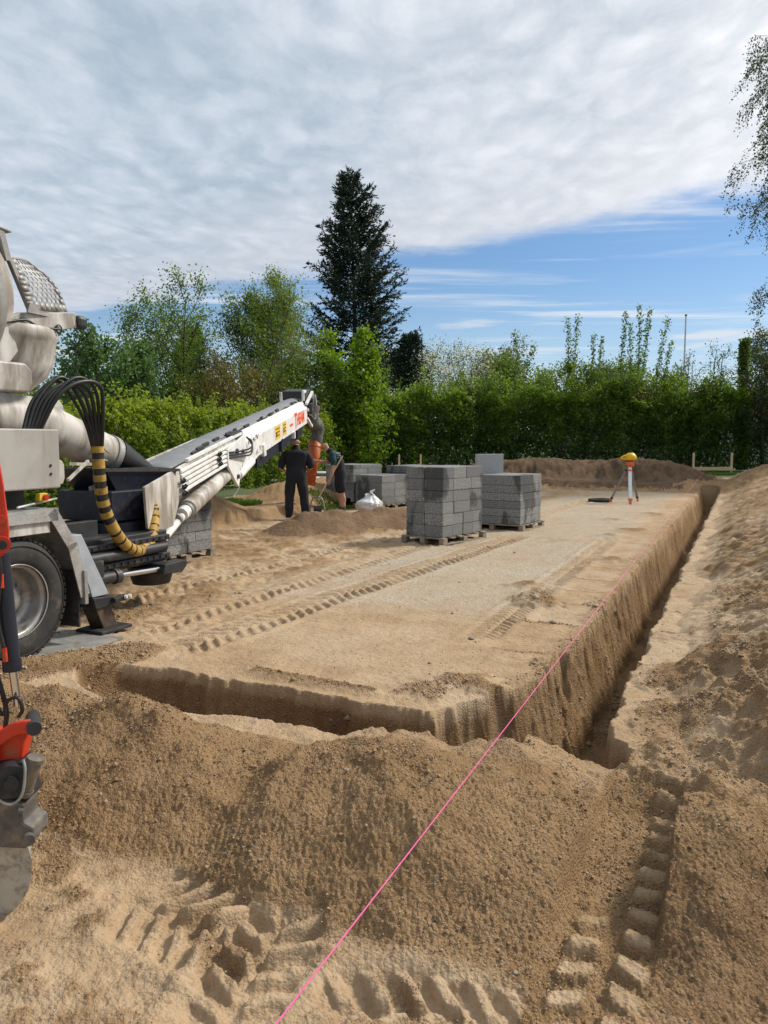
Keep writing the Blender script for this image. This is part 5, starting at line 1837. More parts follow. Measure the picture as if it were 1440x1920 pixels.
for (a, b, w, mt, nm, lb) in (((-2.28, 17.0), (-1.72, 17.05), 0.10, 'worn_steel', 'hand_shovel', 'flat grey shovel blade lying at the black-clothed worker feet'), ((-1.75, 17.0), (-1.30, 17.28), 0.04, 'wood_new', 'wooden_pole', 'pale wooden pole lying beside the small trestle'), ((-1.55, 16.75), (-1.40, 16.77), 0.06, 'black_steel', 'steel_wedge', 'small dark steel piece lying in front of the small trestle')):
    mb = MB()
    za, zb = ground_z(*a) + 0.02, ground_z(*b) + 0.02
    mb.bar(Vector((a[0], a[1], za)), Vector((b[0], b[1], zb)), w, 0.025)
    if nm == 'hand_shovel':
        mb.cyl(Vector((a[0] - 0.18, a[1], za + .01)), Vector((a[0], a[1], za + .01)), 0.018, n=8)
    mb.solo(nm, M[mt], lb, 'tool', (a[0], a[1], za), 0.004)
mb = MB()
rg_ = random.Random(3)
for k in range(7):
    c_ = Vector((-1.22 + rg_.uniform(-.12, .12), 17.9 + rg_.uniform(-.1, .1), ground_z(-1.22, 17.9) + 0.02))
    pts = [c_ + Vector((rg_.uniform(-.15, .15), rg_.uniform(-.1, .1), abs(rg_.uniform(0, .10)))) for _ in range(5)]
    mb.tube(bez(pts, 14), 0.006, 4)
mb.solo('wire_tangle', M['black_steel'], 'tangle of thin dark wire on the ground at the second worker boots', 'wire', (-1.22, 17.9, 0))
mb = MB()
g0 = ground_z(-5.0, 11.5)
mb.lathe([(0.17, 0), (0.17, 0.03), (0.10, 0.04), (0.02, 0.42), (0.0, 0.42)], Vector((-4.75, 13.1, ground_z(-4.75, 13.1))), UP, 16)
mb.solo('traffic_cone', M['orange_plastic'], 'orange marker cone on the sand behind the truck frame', 'cone', (-4.75, 13.1, 0.2))

# ------------------------------------------------------------------ people
def figure(name, loc, rz, joints, bones, label, mats, extras=None):
    """joints: name -> (x, y, z, rx, ry); bones: (a, b, material index); one continuous skinned mesh"""
    names = list(joints)
    idx = {n: i for i, n in enumerate(names)}
    me = bpy.data.meshes.new(name)
    me.from_pydata([joints[n][:3] for n in names], [(idx[a], idx[b]) for a, b, _ in bones], [])
    ob = bpy.data.objects.new(name, me)
    COL.objects.link(ob)
    sk = ob.modifiers.new('skin', 'SKIN')
    sk.use_smooth_shade = True
    sk.branch_smoothing = 0.3
    for i, n in enumerate(names):
        sv = me.skin_vertices[0].data[i]
        sv.radius = joints[n][3:5]
        sv.use_root = (n == 'pelvis')
    sb = ob.modifiers.new('sub', 'SUBSURF')
    sb.levels = sb.render_levels = 2
    dg = bpy.context.evaluated_depsgraph_get()
    m2 = bpy.data.meshes.new_from_object(ob.evaluated_get(dg))
    bpy.data.objects.remove(ob)
    m2.materials.clear()
    for m_ in mats:
        m2.materials.append(m_)
    A_ = np.array([joints[a][:3] for a, b, _ in bones])
    B_ = np.array([joints[b][:3] for a, b, _ in bones])
    R_ = np.array([(sum(joints[a][3:5]) + sum(joints[b][3:5])) / 4 for a, b, _ in bones])
    mi = np.array([k for _, _, k in bones])
    n = len(m2.polygons)
    cen = np.empty(n * 3)
    m2.polygons.foreach_get('center', cen)
    cen = cen.reshape(-1, 3)
    D = B_ - A_
    L2 = (D * D).sum(1) + 1e-9
    k = np.clip(((cen[:, None] - A_[None]) * D[None]).sum(2) / L2[None], 0, 1)
    dist = np.linalg.norm(cen[:, None] - A_[None] - k[..., None] * D[None], axis=2) / R_[None]
    m2.polygons.foreach_set('material_index', mi[np.argmin(dist, 1)].astype(np.int32))
    m2.polygons.foreach_set('use_smooth', np.ones(n, bool))
    # a little cloth unevenness
    nv = len(m2.vertices)
    co = np.empty(nv * 3)
    m2.vertices.foreach_get('co', co)
    co = co.reshape(-1, 3)
    ds = 0.014 * fbm(co[:, 0] * 9 + co[:, 1] * 7, co[:, 2] * 9, 3, 2) * (co[:, 2] < joints['neck'][2]) * (co[:, 2] > 0.16)
    nm = np.empty(nv * 3)
    m2.vertices.foreach_get('normal', nm)
    co = co + nm.reshape(-1, 3) * ds[:, None]
    m2.vertices.foreach_set('co', co.ravel())
    m2.name = name
    o = link(name, m2)
    o.location = loc
    o.rotation_euler = (0, 0, rz)
    return tag(o, label, 'person')


def hand(J, Bn, w, side, d, palm, mi, tag_):
    """five fingers from a wrist joint; d: pointing direction, palm: sideways direction"""
    d, palm = Vector(d).normalized(), Vector(palm).normalized()
    nrm = d.cross(palm)
    wv = Vector(J[w][:3])
    J[tag_ + 'palm'] = tuple(wv + d * 0.06) + (0.034, 0.022)
    Bn.append((w, tag_ + 'palm', mi))
    for k, (off, L_) in enumerate(((-0.030, 0.075), (-0.010, 0.085), (0.011, 0.080), (0.031, 0.062))):
        a = wv + d * 0.095 + palm * off
        b = a + d * (L_ * 0.5) + nrm * (0.012 * side)
        c = b + d * (L_ * 0.32) + nrm * (0.038 * side)
        for j, p in enumerate((a, b, c)):
            J['%sf%d%d' % (tag_, k, j)] = tuple(p) + (0.0095 - .001 * j,) * 2
        Bn += [(tag_ + 'palm', '%sf%d0' % (tag_, k), mi), ('%sf%d0' % (tag_, k), '%sf%d1' % (tag_, k), mi), ('%sf%d1' % (tag_, k), '%sf%d2' % (tag_, k), mi)]
    a = wv + d * 0.035 - palm * 0.035
    b = a + d * 0.04 - palm * 0.022 + nrm * 0.015 * side
    J[tag_ + 't0'] = tuple(a) + (0.012, 0.012)
    J[tag_ + 't1'] = tuple(b) + (0.009, 0.009)
    Bn += [(w, tag_ + 't0', mi), (tag_ + 't0', tag_ + 't1', mi)]


def head(J, Bn, neck, base, fwd, mi):
    """skull, jaw, nose, ears on the neck joint"""
    f = Vector(fwd).normalized()
    up = Vector((0, 0, 1))
    sd = f.cross(up).normalized()
    up = sd.cross(f)
    b = Vector(base)
    J['hlow'] = tuple(b + up * 0.055 + f * 0.015) + (0.076, 0.080)
    J['hmid'] = tuple(b + up * 0.125 + f * 0.012) + (0.092, 0.104)
    J['htop'] = tuple(b + up * 0.195 - f * 0.005) + (0.074, 0.086)
    J['nose'] = tuple(b + up * 0.095 + f * 0.112) + (0.013, 0.013)
    J['chin'] = tuple(b + up * 0.030 + f * 0.078) + (0.030, 0.026)
    for s_, nm in ((-1, 'earl'), (1, 'earr')):
        J[nm] = tuple(b + up * 0.105 + sd * (0.092 * s_) - f * 0.012) + (0.012, 0.020)
        Bn.append(('hmid', nm, mi))
    Bn += [(neck, 'hlow', mi), ('hlow', 'hmid', mi), ('hmid', 'htop', mi), ('hmid', 'nose', mi), ('hlow', 'chin', mi)]


# worker seen from behind: faces +y, arms folded in front
SKIN, SHIRT, PANTS, BOOT, SOCK, GREEN = 0, 1, 2, 3, 4, 5
mats = [M['skin'], M['cloth_black'], M['cloth_trouser'], M['boot'], M['sock'], M['cloth_green']]
J = {
    'pelvis': (0, 0, 0.97, 0.225, 0.165), 'waist': (0, 0.0, 1.10, 0.235, 0.17), 'belly': (0, 0.01, 1.25, 0.245, 0.17), 'chest': (0, 0.0, 1.41, 0.245, 0.155), 'collar': (0, -0.01, 1.53, 0.15, 0.11), 'neck': (0, 0.0, 1.575, 0.068, 0.068),
    'lsh': (-0.215, -0.01, 1.47, 0.095, 0.095), 'lel0': (-0.275, 0.00, 1.34, 0.095, 0.095), 'lslv': (-0.295, 0.01, 1.20, 0.090, 0.090), 'lel': (-0.30, 0.03, 1.14, 0.048, 0.048), 'lfa': (-0.22, 0.20, 1.10, 0.042, 0.040), 'lwr': (-0.12, 0.30, 1.12, 0.030, 0.028),
    'rsh': (0.215, -0.01, 1.47, 0.095, 0.095), 'rel0': (0.275, 0.00, 1.34, 0.095, 0.095), 'rslv': (0.295, 0.01, 1.20, 0.090, 0.090), 'rel': (0.30, 0.04, 1.14, 0.048, 0.048), 'rfa': (0.22, 0.22, 1.14, 0.042, 0.040), 'rwr': (0.10, 0.33, 1.20, 0.030, 0.028),
    'lhip': (-0.105, 0, 0.89, 0.135, 0.135), 'lth': (-0.125, 0.0, 0.72, 0.125, 0.125), 'lkn': (-0.14, 0.01, 0.50, 0.102, 0.102), 'lca': (-0.145, -0.015, 0.34, 0.098, 0.098), 'lan': (-0.15, -0.01, 0.13, 0.088, 0.092), 'lank': (-0.15, -0.01, 0.08, 0.050, 0.056), 'lhe': (-0.15, -0.05, 0.045, 0.044, 0.04), 'lto': (-0.20, 0.17, 0.045, 0.055, 0.045),
    'rhip': (0.105, 0, 0.89, 0.135, 0.135), 'rth': (0.13, 0.01, 0.72, 0.125, 0.125), 'rkn': (0.16, 0.03, 0.50, 0.102, 0.102), 'rca': (0.17, 0.0, 0.34, 0.098, 0.098), 'ran': (0.18, 0.0, 0.13, 0.088, 0.092), 'rank': (0.18, 0.0, 0.08, 0.050, 0.056), 'rhe': (0.18, -0.04, 0.045, 0.044, 0.04), 'rto': (0.255, 0.17, 0.045, 0.055, 0.045),
}
Bn = [('pelvis', 'waist', SHIRT), ('waist', 'belly', SHIRT), ('belly', 'chest', SHIRT), ('chest', 'collar', SHIRT), ('collar', 'neck', SKIN)]
for s_ in 'lr':
    Bn += [('chest', s_ + 'sh', SHIRT), (s_ + 'sh', s_ + 'el0', SHIRT), (s_ + 'el0', s_ + 'slv', SHIRT), (s_ + 'slv', s_ + 'el', SKIN), (s_ + 'el', s_ + 'fa', SKIN), (s_ + 'fa', s_ + 'wr', SKIN),
           ('pelvis', s_ + 'hip', PANTS), (s_ + 'hip', s_ + 'th', PANTS), (s_ + 'th', s_ + 'kn', PANTS), (s_ + 'kn', s_ + 'ca', PANTS), (s_ + 'ca', s_ + 'an', PANTS), (s_ + 'an', s_ + 'ank', BOOT), (s_ + 'ank', s_ + 'he', BOOT), (s_ + 'ank', s_ + 'to', BOOT)]
head(J, Bn, 'neck', (0, 0.0, 1.60), (-0.25, 1, -0.18), SKIN)
hand(J, Bn, 'lwr', 1, (0.8, 0.5, 0.25), (0, -0.3, 1), SKIN, 'L')
hand(J, Bn, 'rwr', -1, (-0.8, 0.45, 0.3), (0, -0.3, 1), SKIN, 'R')
wx, wy = -1.97, 17.25
w1 = figure('person', (wx, wy, ground_z(wx, wy) - 0.003), math.radians(8), J, Bn, 'person in black shirt and trousers seen from behind under the conveyor head', mats)
w1.scale = (1.10, 1.1, 1.0)

# worker bending towards the tube: faces -x, left hand on the tube, right hand on a shovel handle
J = {
    'pelvis': (0.02, 0, 0.97, 0.165, 0.195), 'waist': (-0.01, 0.0, 1.11, 0.165, 0.195), 'belly': (-0.055, 0.0, 1.25, 0.175, 0.205), 'chest': (-0.125, 0.0, 1.40, 0.165, 0.205), 'collar': (-0.21, 0, 1.50, 0.085, 0.11), 'neck': (-0.265, 0.0, 1.535, 0.060, 0.062),
    # near arm (-y) hangs to the shovel
    'nsh': (-0.155, -0.19, 1.43, 0.088, 0.088), 'nel0': (-0.155, -0.235, 1.33, 0.082, 0.082), 'nslv': (-0.155, -0.25, 1.235, 0.078, 0.078), 'nel': (-0.155, -0.255, 1.13, 0.054, 0.054), 'nfa': (-0.19, -0.265, 0.99, 0.05, 0.048), 'nwr': (-0.235, -0.27, 0.87, 0.036, 0.034),
    # far arm (+y) reaches for the tube
    'fsh': (-0.16, 0.19, 1.43, 0.088, 0.088), 'fel0': (-0.215, 0.21, 1.35, 0.064, 0.064), 'fslv': (-0.26, 0.20, 1.29, 0.060, 0.060), 'fel': (-0.31, 0.17, 1.235, 0.044, 0.044), 'ffa': (-0.43, 0.16, 1.25, 0.048, 0.046), 'fwr': (-0.54, 0.15, 1.28, 0.034, 0.032),
    'nhip': (0.02, -0.10, 0.90, 0.135, 0.125), 'nth': (0.03, -0.115, 0.74, 0.132, 0.122), 'nhem': (0.045, -0.12, 0.57, 0.125, 0.112), 'nkn': (0.05, -0.12, 0.50, 0.075, 0.070), 'nca': (0.075, -0.12, 0.36, 0.078, 0.070), 'nan': (0.09, -0.12, 0.20, 0.055, 0.05), 'nsk': (0.095, -0.12, 0.15, 0.052, 0.05), 'nank': (0.095, -0.12, 0.085, 0.068, 0.06), 'nhe': (0.12, -0.12, 0.05, 0.055, 0.05), 'nto': (-0.10, -0.13, 0.048, 0.048, 0.052),
    'fhip': (0.01, 0.10, 0.90, 0.135, 0.125), 'fth': (-0.01, 0.12, 0.74, 0.132, 0.122), 'fhem': (0.0, 0.13, 0.57, 0.125, 0.112), 'fkn': (0.0, 0.13, 0.50, 0.075, 0.070), 'fca': (0.03, 0.14, 0.36, 0.078, 0.070), 'fan': (0.05, 0.14, 0.20, 0.055, 0.05), 'fsk': (0.055, 0.14, 0.15, 0.052, 0.05), 'fank': (0.055, 0.14, 0.085, 0.068, 0.06), 'fhe': (0.08, 0.14, 0.05, 0.055, 0.05), 'fto': (-0.14, 0.16, 0.048, 0.048, 0.052),
}
Bn = [('pelvis', 'waist', SHIRT), ('waist', 'belly', SHIRT), ('belly', 'chest', SHIRT), ('chest', 'collar', SHIRT), ('collar', 'neck', SKIN)]
for s_ in 'nf':
    Bn += [('chest', s_ + 'sh', GREEN), (s_ + 'sh', s_ + 'el0', GREEN), (s_ + 'el0', s_ + 'slv', GREEN), (s_ + 'slv', s_ + 'el', SKIN), (s_ + 'el', s_ + 'fa', SKIN), (s_ + 'fa', s_ + 'wr', SKIN),
           ('pelvis', s_ + 'hip', PANTS), (s_ + 'hip', s_ + 'th', PANTS), (s_ + 'th', s_ + 'hem', PANTS), (s_ + 'hem', s_ + 'kn', SKIN), (s_ + 'kn', s_ + 'ca', SKIN), (s_ + 'ca', s_ + 'an', SKIN), (s_ + 'an', s_ + 'sk', SOCK), (s_ + 'sk', s_ + 'ank', BOOT), (s_ + 'ank', s_ + 'he', BOOT), (s_ + 'ank', s_ + 'to', BOOT)]
head(J, Bn, 'neck', (-0.275, 0, 1.545), (-0.85, -0.1, -0.62), SKIN)
hand(J, Bn, 'nwr', -1, (-0.3, -0.05, -1), (1, 0, -0.3), SKIN, 'L')
hand(J, Bn, 'fwr', 1, (-0.9, -0.3, 0.15), (0, 0.2, 1), SKIN, 'R')
px2, py2 = -1.08, 18.72
pz2 = ground_z(px2, py2) - 0.003
p2 = figure('person', (px2, py2, pz2), math.radians(4), J, Bn, 'person in dark shorts bending to guide the orange tube, shovel in hand', mats)
mb = MB()
for k in range(3):      # reflective stripes across the shoulder blade
    c = Vector((0.035 - 0.0 * k, -0.055 + 0.055 * k, 1.40 + 0.02 * k))
pb_ = Vector((px2, py2, pz2))
for k in range(3):
    a = pb_ + Vector((-0.11 + 0.03 * k, -0.17, 1.47 - 0.055 * k))
    b = pb_ + Vector((0.015 + 0.012 * k, -0.115, 1.475 - 0.055 * k))
    mb.bar(a, b, 0.022, 0.022)
mb.build('reflective_stripe', M['reflective'], p2)
p2.children[-1].rotation_euler = (0, 0, 0)
# shovel held in the near hand
hb = Vector((px2 - 0.27, py2 - 0.265, pz2 + 0.79))
SH = empty('shovel', (px2 - 0.55, py2 - 0.3, pz2 + 0.3), 'long wooden-handled shovel in the right hand of the bending worker', 'shovel')
a = hb + Vector((-0.24, -0.03, -0.42))
b = hb + Vector((0.36, 0.02, 0.62))
mb = MB()
mb.cyl(a, b, 0.015, n=8)
mb.build('handle', M['wood_new'], SH)
d_ = (a - b).normalized()
mb = MB()
sd_ = d_.cross(Vector((0, 1, 0))).normalized()
mb.prism([a + Vector((0, -0.09, 0)), a + Vector((0, 0.09, 0)), a + d_ * 0.2 + Vector((0, 0.09, 0)), a + d_ * 0.27, a + d_ * 0.2 + Vector((0, -0.09, 0))], sd_ * 0.008)
mb.build('blade', M['worn_steel'], SH)

# ------------------------------------------------------------------ vegetation
def leaf_mesh(name, P, L, Wd, rng, mat, off, axis=None, spread=1.0, upb=0.35, tint=None):
    """one mesh of many small pointed leaves at the points P (n,3)"""
    n = len(P)
    a = rng.normal(size=(n, 3))
    a /= np.linalg.norm(a, axis=1)[:, None]
    if axis is not None:
        a = axis + a * spread
    a /= np.linalg.norm(a, axis=1)[:, None] + 1e-9
    nn = rng.normal(size=(n, 3))
    nn[:, 2] = np.abs(nn[:, 2]) + upb
    b = np.cross(nn, a)
    b /= np.linalg.norm(b, axis=1)[:, None] + 1e-9
    c = np.cross(a, b)
    sz = rng.uniform(0.65, 1.3, n)[:, None]
    l, w = L * sz, Wd * sz
    v = np.empty((n, 4, 3))
    v[:, 0] = P
    v[:, 1] = P + a * l * 0.45 + b * w * 0.5 + c * w * 0.12
    v[:, 2] = P + a * l
    v[:, 3] = P + a * l * 0.45 - b * w * 0.5 + c * w * 0.12
    v = v.reshape(-1, 3) - np.array(off)[None]
    me = bpy.data.meshes.new(name)
    me.vertices.add(4 * n); me.loops.add(4 * n); me.polygons.add(n)
    me.vertices.foreach_set('co', v.ravel())
    me.loops.foreach_set('vertex_index', np.arange(4 * n, dtype=np.int32))
    me.polygons.foreach_set('loop_start', np.arange(0, 4 * n, 4, dtype=np.int32))
    me.polygons.foreach_set('loop_total', np.full(n, 4, np.int32))
    at = me.attributes.new('tint', 'FLOAT', 'POINT')
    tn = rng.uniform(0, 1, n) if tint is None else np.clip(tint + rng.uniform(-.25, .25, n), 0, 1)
    at.data.foreach_set('value', np.repeat(tn, 4).astype(np.float32))
    me.materials.append(mat)
    me.update()
    return me


def poly_tubes(lines, off, nside=5):
    """lines: list of (pts (m,3), r0, r1) -> verts, faces"""
    V, F = [], []
    base = 0
    for pts, r0, r1, ns in lines:
        m = len(pts)
        d = np.gradient(pts, axis=0)
        d /= np.linalg.norm(d, axis=1)[:, None] + 1e-9
        ref = np.array([0.31, 0.17, 0.05]) if abs(d[0, 2]) > 0.8 else np.array([0.0, 0.0, 1.0])
        a = np.cross(d, ref)
        a /= np.linalg.norm(a, axis=1)[:, None] + 1e-9
        b = np.cross(d, a)
        r = np.linspace(r0, r1, m)[:, None, None]
        an = np.arange(ns) * 2 * math.pi / ns
        ring = pts[:, None, :] + r * (np.cos(an)[None, :, None] * a[:, None, :] + np.sin(an)[None, :, None] * b[:, None, :])
        V.append(ring.reshape(-1, 3) - np.array(off)[None])
        for i in range(m - 1):
            for k in range(ns):
                F.append((base + i * ns + k, base + i * ns + (k + 1) % ns, base + (i + 1) * ns + (k + 1) % ns, base + (i + 1) * ns + k))
        base += m * ns
    return np.concatenate(V), F


def wood_obj(name, lines, parent, mat, off):
    V, F = poly_tubes(lines, off)
    me = bpy.data.meshes.new(name)
    me.from_pydata(V.tolist(), [], F)
    for p in me.polygons:
        p.use_smooth = True
    me.materials.append(mat)
    return link(name, me, parent)


def curve_line(rng, p0, d0, L, up, n=6, wob=0.12):
    pts = [np.array(p0, float)]
    d = np.array(d0, float)
    d /= np.linalg.norm(d)
    for i in range(n - 1):
        d = d + np.array([0, 0, up / n]) + rng.normal(size=3) * wob
        d /= np.linalg.norm(d)
        pts.append(pts[-1] + d * L / (n - 1))
    return np.array(pts)


def along(pts, f):
    x = f * (len(pts) - 1)
    i = min(int(x), len(pts) - 2)
    return pts[i] + (pts[i + 1] - pts[i]) * (x - i), pts[i + 1] - pts[i]


def broadleaf(name, loc, H, R, label, mat, seed, n_stem=1, stem_spread=0.0, n_limb=34, n_sub=7, per=9, jit=0.16, leaf=(0.10, 0.065), crown0=0.2, up=0.5, limb_up=0.55,
              bark='bark', group=None, droop=0, shape=0.65, tint_top=True, cat='tree', tr=0.11, extra=None):
    rng = np.random.default_rng(seed)
    loc = np.array(loc, float)
    root = empty(name, Vector(loc), label, cat, group)
    lines, C, T, X_ = [], [], [], []
    for st in range(n_stem):
        az = rng.uniform(0, 6.28)
        lean = stem_spread * (0.4 + 0.6 * rng.random())
        b0 = loc + np.array([math.cos(az), math.sin(az), 0]) * (0.12 * n_stem * (n_stem > 1)) - np.array([0, 0, 0.15])
        hs = H * (0.80 + 0.2 * rng.random()) if n_stem > 1 else H
        tk_ = curve_line(rng, b0, (math.cos(az) * lean, math.sin(az) * lean, 1), hs * 0.97, 0.6, 10, 0.05)
        lines.append((tk_, tr * (0.6 if n_stem > 1 else 1), 0.012, 7))
        nl = max(6, int(n_limb / n_stem))
        for i in range(nl):
            f = crown0 + (0.99 - crown0) * (i + rng.random()) / nl
            p, d = along(tk_, f)
            fr = (f - crown0) / (1 - crown0)
            prof = (math.sin(math.pi * min(1, max(0.04, fr ** shape * 0.93 + 0.07)))) ** 0.8
            Ll = R * (0.35 + 0.75 * prof) * rng.uniform(0.6, 1.1) / (1.25 if n_stem > 1 else 1)
            a2 = i * 2.4 + rng.uniform(-.5, .5) + st
            e = limb_up + 0.5 * fr
            lb = curve_line(rng, p, (math.cos(a2), math.sin(a2), e), Ll, up, 6, 0.12)
            lines.append((lb, 0.035 * (1 - 0.55 * fr) * (H / 9), 0.008, 4))
            for k in range(n_sub):
                g_ = 0.25 + 0.75 * (k + rng.random()) / n_sub
                p2, d2 = along(lb, min(g_, 0.99))
                dd = d2 / (np.linalg.norm(d2) + 1e-9) + rng.normal(size=3) * 0.75
                dd[2] += 0.35 - droop
                sb_ = curve_line(rng, p2, dd, Ll * rng.uniform(0.22, 0.42) + 0.25, 0.4 - 2.2 * droop, 4, 0.15)
                lines.append((sb_, 0.010, 0.004, 3))
                for h_ in np.linspace(0.2, 1.0, 4):
                    q_, _ = along(sb_, min(h_, 0.999))
                    C.append(q_)
                    T.append(fr)
            C.append(lb[-1]); T.append(fr)
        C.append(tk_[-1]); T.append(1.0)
    if extra:
        for (p, d, L_, rr, nlv) in extra:
            ln = curve_line(rng, p, d, L_, 0.5, 7, 0.04)
            lines.append((ln, rr, 0.004, 4))
            for h_ in np.linspace(0.15, 1.0, nlv):
                q_, _ = along(ln, min(h_, 0.999))
                X_.append(q_)
    C, T = np.array(C), np.array(T)
    X_ = np.array(X_) if X_ else np.zeros((0, 3))
    P = np.repeat(C, per, 0) + rng.normal(size=(len(C) * per, 3)) * jit
    keep = P[:, 2] > loc[2] + 0.05
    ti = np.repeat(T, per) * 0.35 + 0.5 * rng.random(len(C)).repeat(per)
    P, ti = P[keep], ti[keep]
    if len(X_):
        P = np.concatenate([P, np.repeat(X_, 7, 0) + rng.normal(size=(len(X_) * 7, 3)) * 0.075])
        ti = np.concatenate([ti, np.full(len(X_) * 7, 0.6)])
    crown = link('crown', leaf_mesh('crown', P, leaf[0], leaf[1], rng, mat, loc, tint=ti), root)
    wood_obj('trunk', lines, root, M[bark], loc)
    return root, C, T


def spruce(name, loc, H, R, label, seed, mat, group=None, dens=1.5):
    rng = np.random.default_rng(seed)
    loc = np.array(loc, float)
    root = empty(name, Vector(loc), label, 'tree', group)
    tk_ = curve_line(rng, loc - np.array([0, 0, .2]), (0.03, 0, 1), H, 0.4, 14, 0.012)
    lines = [(tk_, 0.22 * H / 16, 0.015, 8)]
    P, A_, T = [], [], []
    z_ = 0.09
    while z_ < 0.985:
        p, _ = along(tk_, z_)
        nb = int(rng.integers(5, 8))
        a0 = rng.uniform(0, 6.28)
        for k in range(nb):
            az = a0 + k * 2 * math.pi / nb + rng.uniform(-.35, .35)
            if rng.random() < 0.13 + (0.17 if (z_ < 0.55 and math.cos(az) < -0.2) else 0):
                continue
            Lb = R * (1.02 - z_) ** 0.70 * rng.uniform(0.5, 1.14) + 0.2
            if z_ < 0.3:
                Lb *= 0.9 * rng.uniform(0.65, 1.1)
            e0 = -0.12 + 0.95 * z_ ** 1.4
            ln = curve_line(rng, p, (math.cos(az), math.sin(az), e0), Lb, 0.55, 7, 0.05)
            lines.append((ln, 0.03 * (1.1 - z_) * H / 16 + 0.006, 0.006, 4))
            nt = int(Lb / 0.16 * dens) + 3
            for j in range(nt):
                f = 0.12 + 0.88 * (j + rng.random()) / nt
                q_, d = along(ln, min(f, 0.999))
                d = d / (np.linalg.norm(d) + 1e-9)
                sd = np.cross(d, [0, 0, 1.0]) * (1 if j % 2 else -1)
                tw = d * 0.7 + sd * rng.uniform(0.5, 1.1) + np.array([0, 0, rng.uniform(-.75, 0.25)])
                tw /= np.linalg.norm(tw)
                Lt = (0.30 + 0.42 * (1 - f)) * rng.uniform(.6, 1.25) * min(1.0, 0.4 + Lb / 2.2)
                m_ = max(3, int(Lt / 0.085))
                for h_ in np.linspace(0, 1, m_):
                    P.append(q_ + tw * Lt * h_ + np.array([0, 0, -0.05 * h_]))
                    A_.append(tw + np.array([0, 0, 0.15]))
                    T.append(0.25 + 0.4 * h_)
            for h_ in np.linspace(0.75, 1.0, 5):
                q_, d = along(ln, min(h_, .999))
                d = d / np.linalg.norm(d)
                P.append(q_); A_.append(d + np.array([0, 0, 0.9])); T.append(0.7)
        z_ += rng.uniform(0.017, 0.027)
    top, _ = along(tk_, 0.999)
    for k in range(16):
        P.append(top - np.array([0, 0, 0.09 * k])); A_.append(np.array([rng.normal() * .5, rng.normal() * .5, 1.0])); T.append(.6)
    P, A_, T = np.array(P), np.array(A_), np.array(T)
    A_ /= np.linalg.norm(A_, axis=1)[:, None]
    P2_ = np.repeat(P, 2, 0) + rng.normal(size=(2 * len(P), 3)) * 0.025
    link('crown', leaf_mesh('crown', P2_, 0.22, 0.068, rng, mat, loc, axis=np.repeat(A_, 2, 0), spread=0.55, upb=0.0, tint=np.repeat(T, 2)), root)
    wood_obj('trunk', lines, root, M['bark'], loc)
    return root


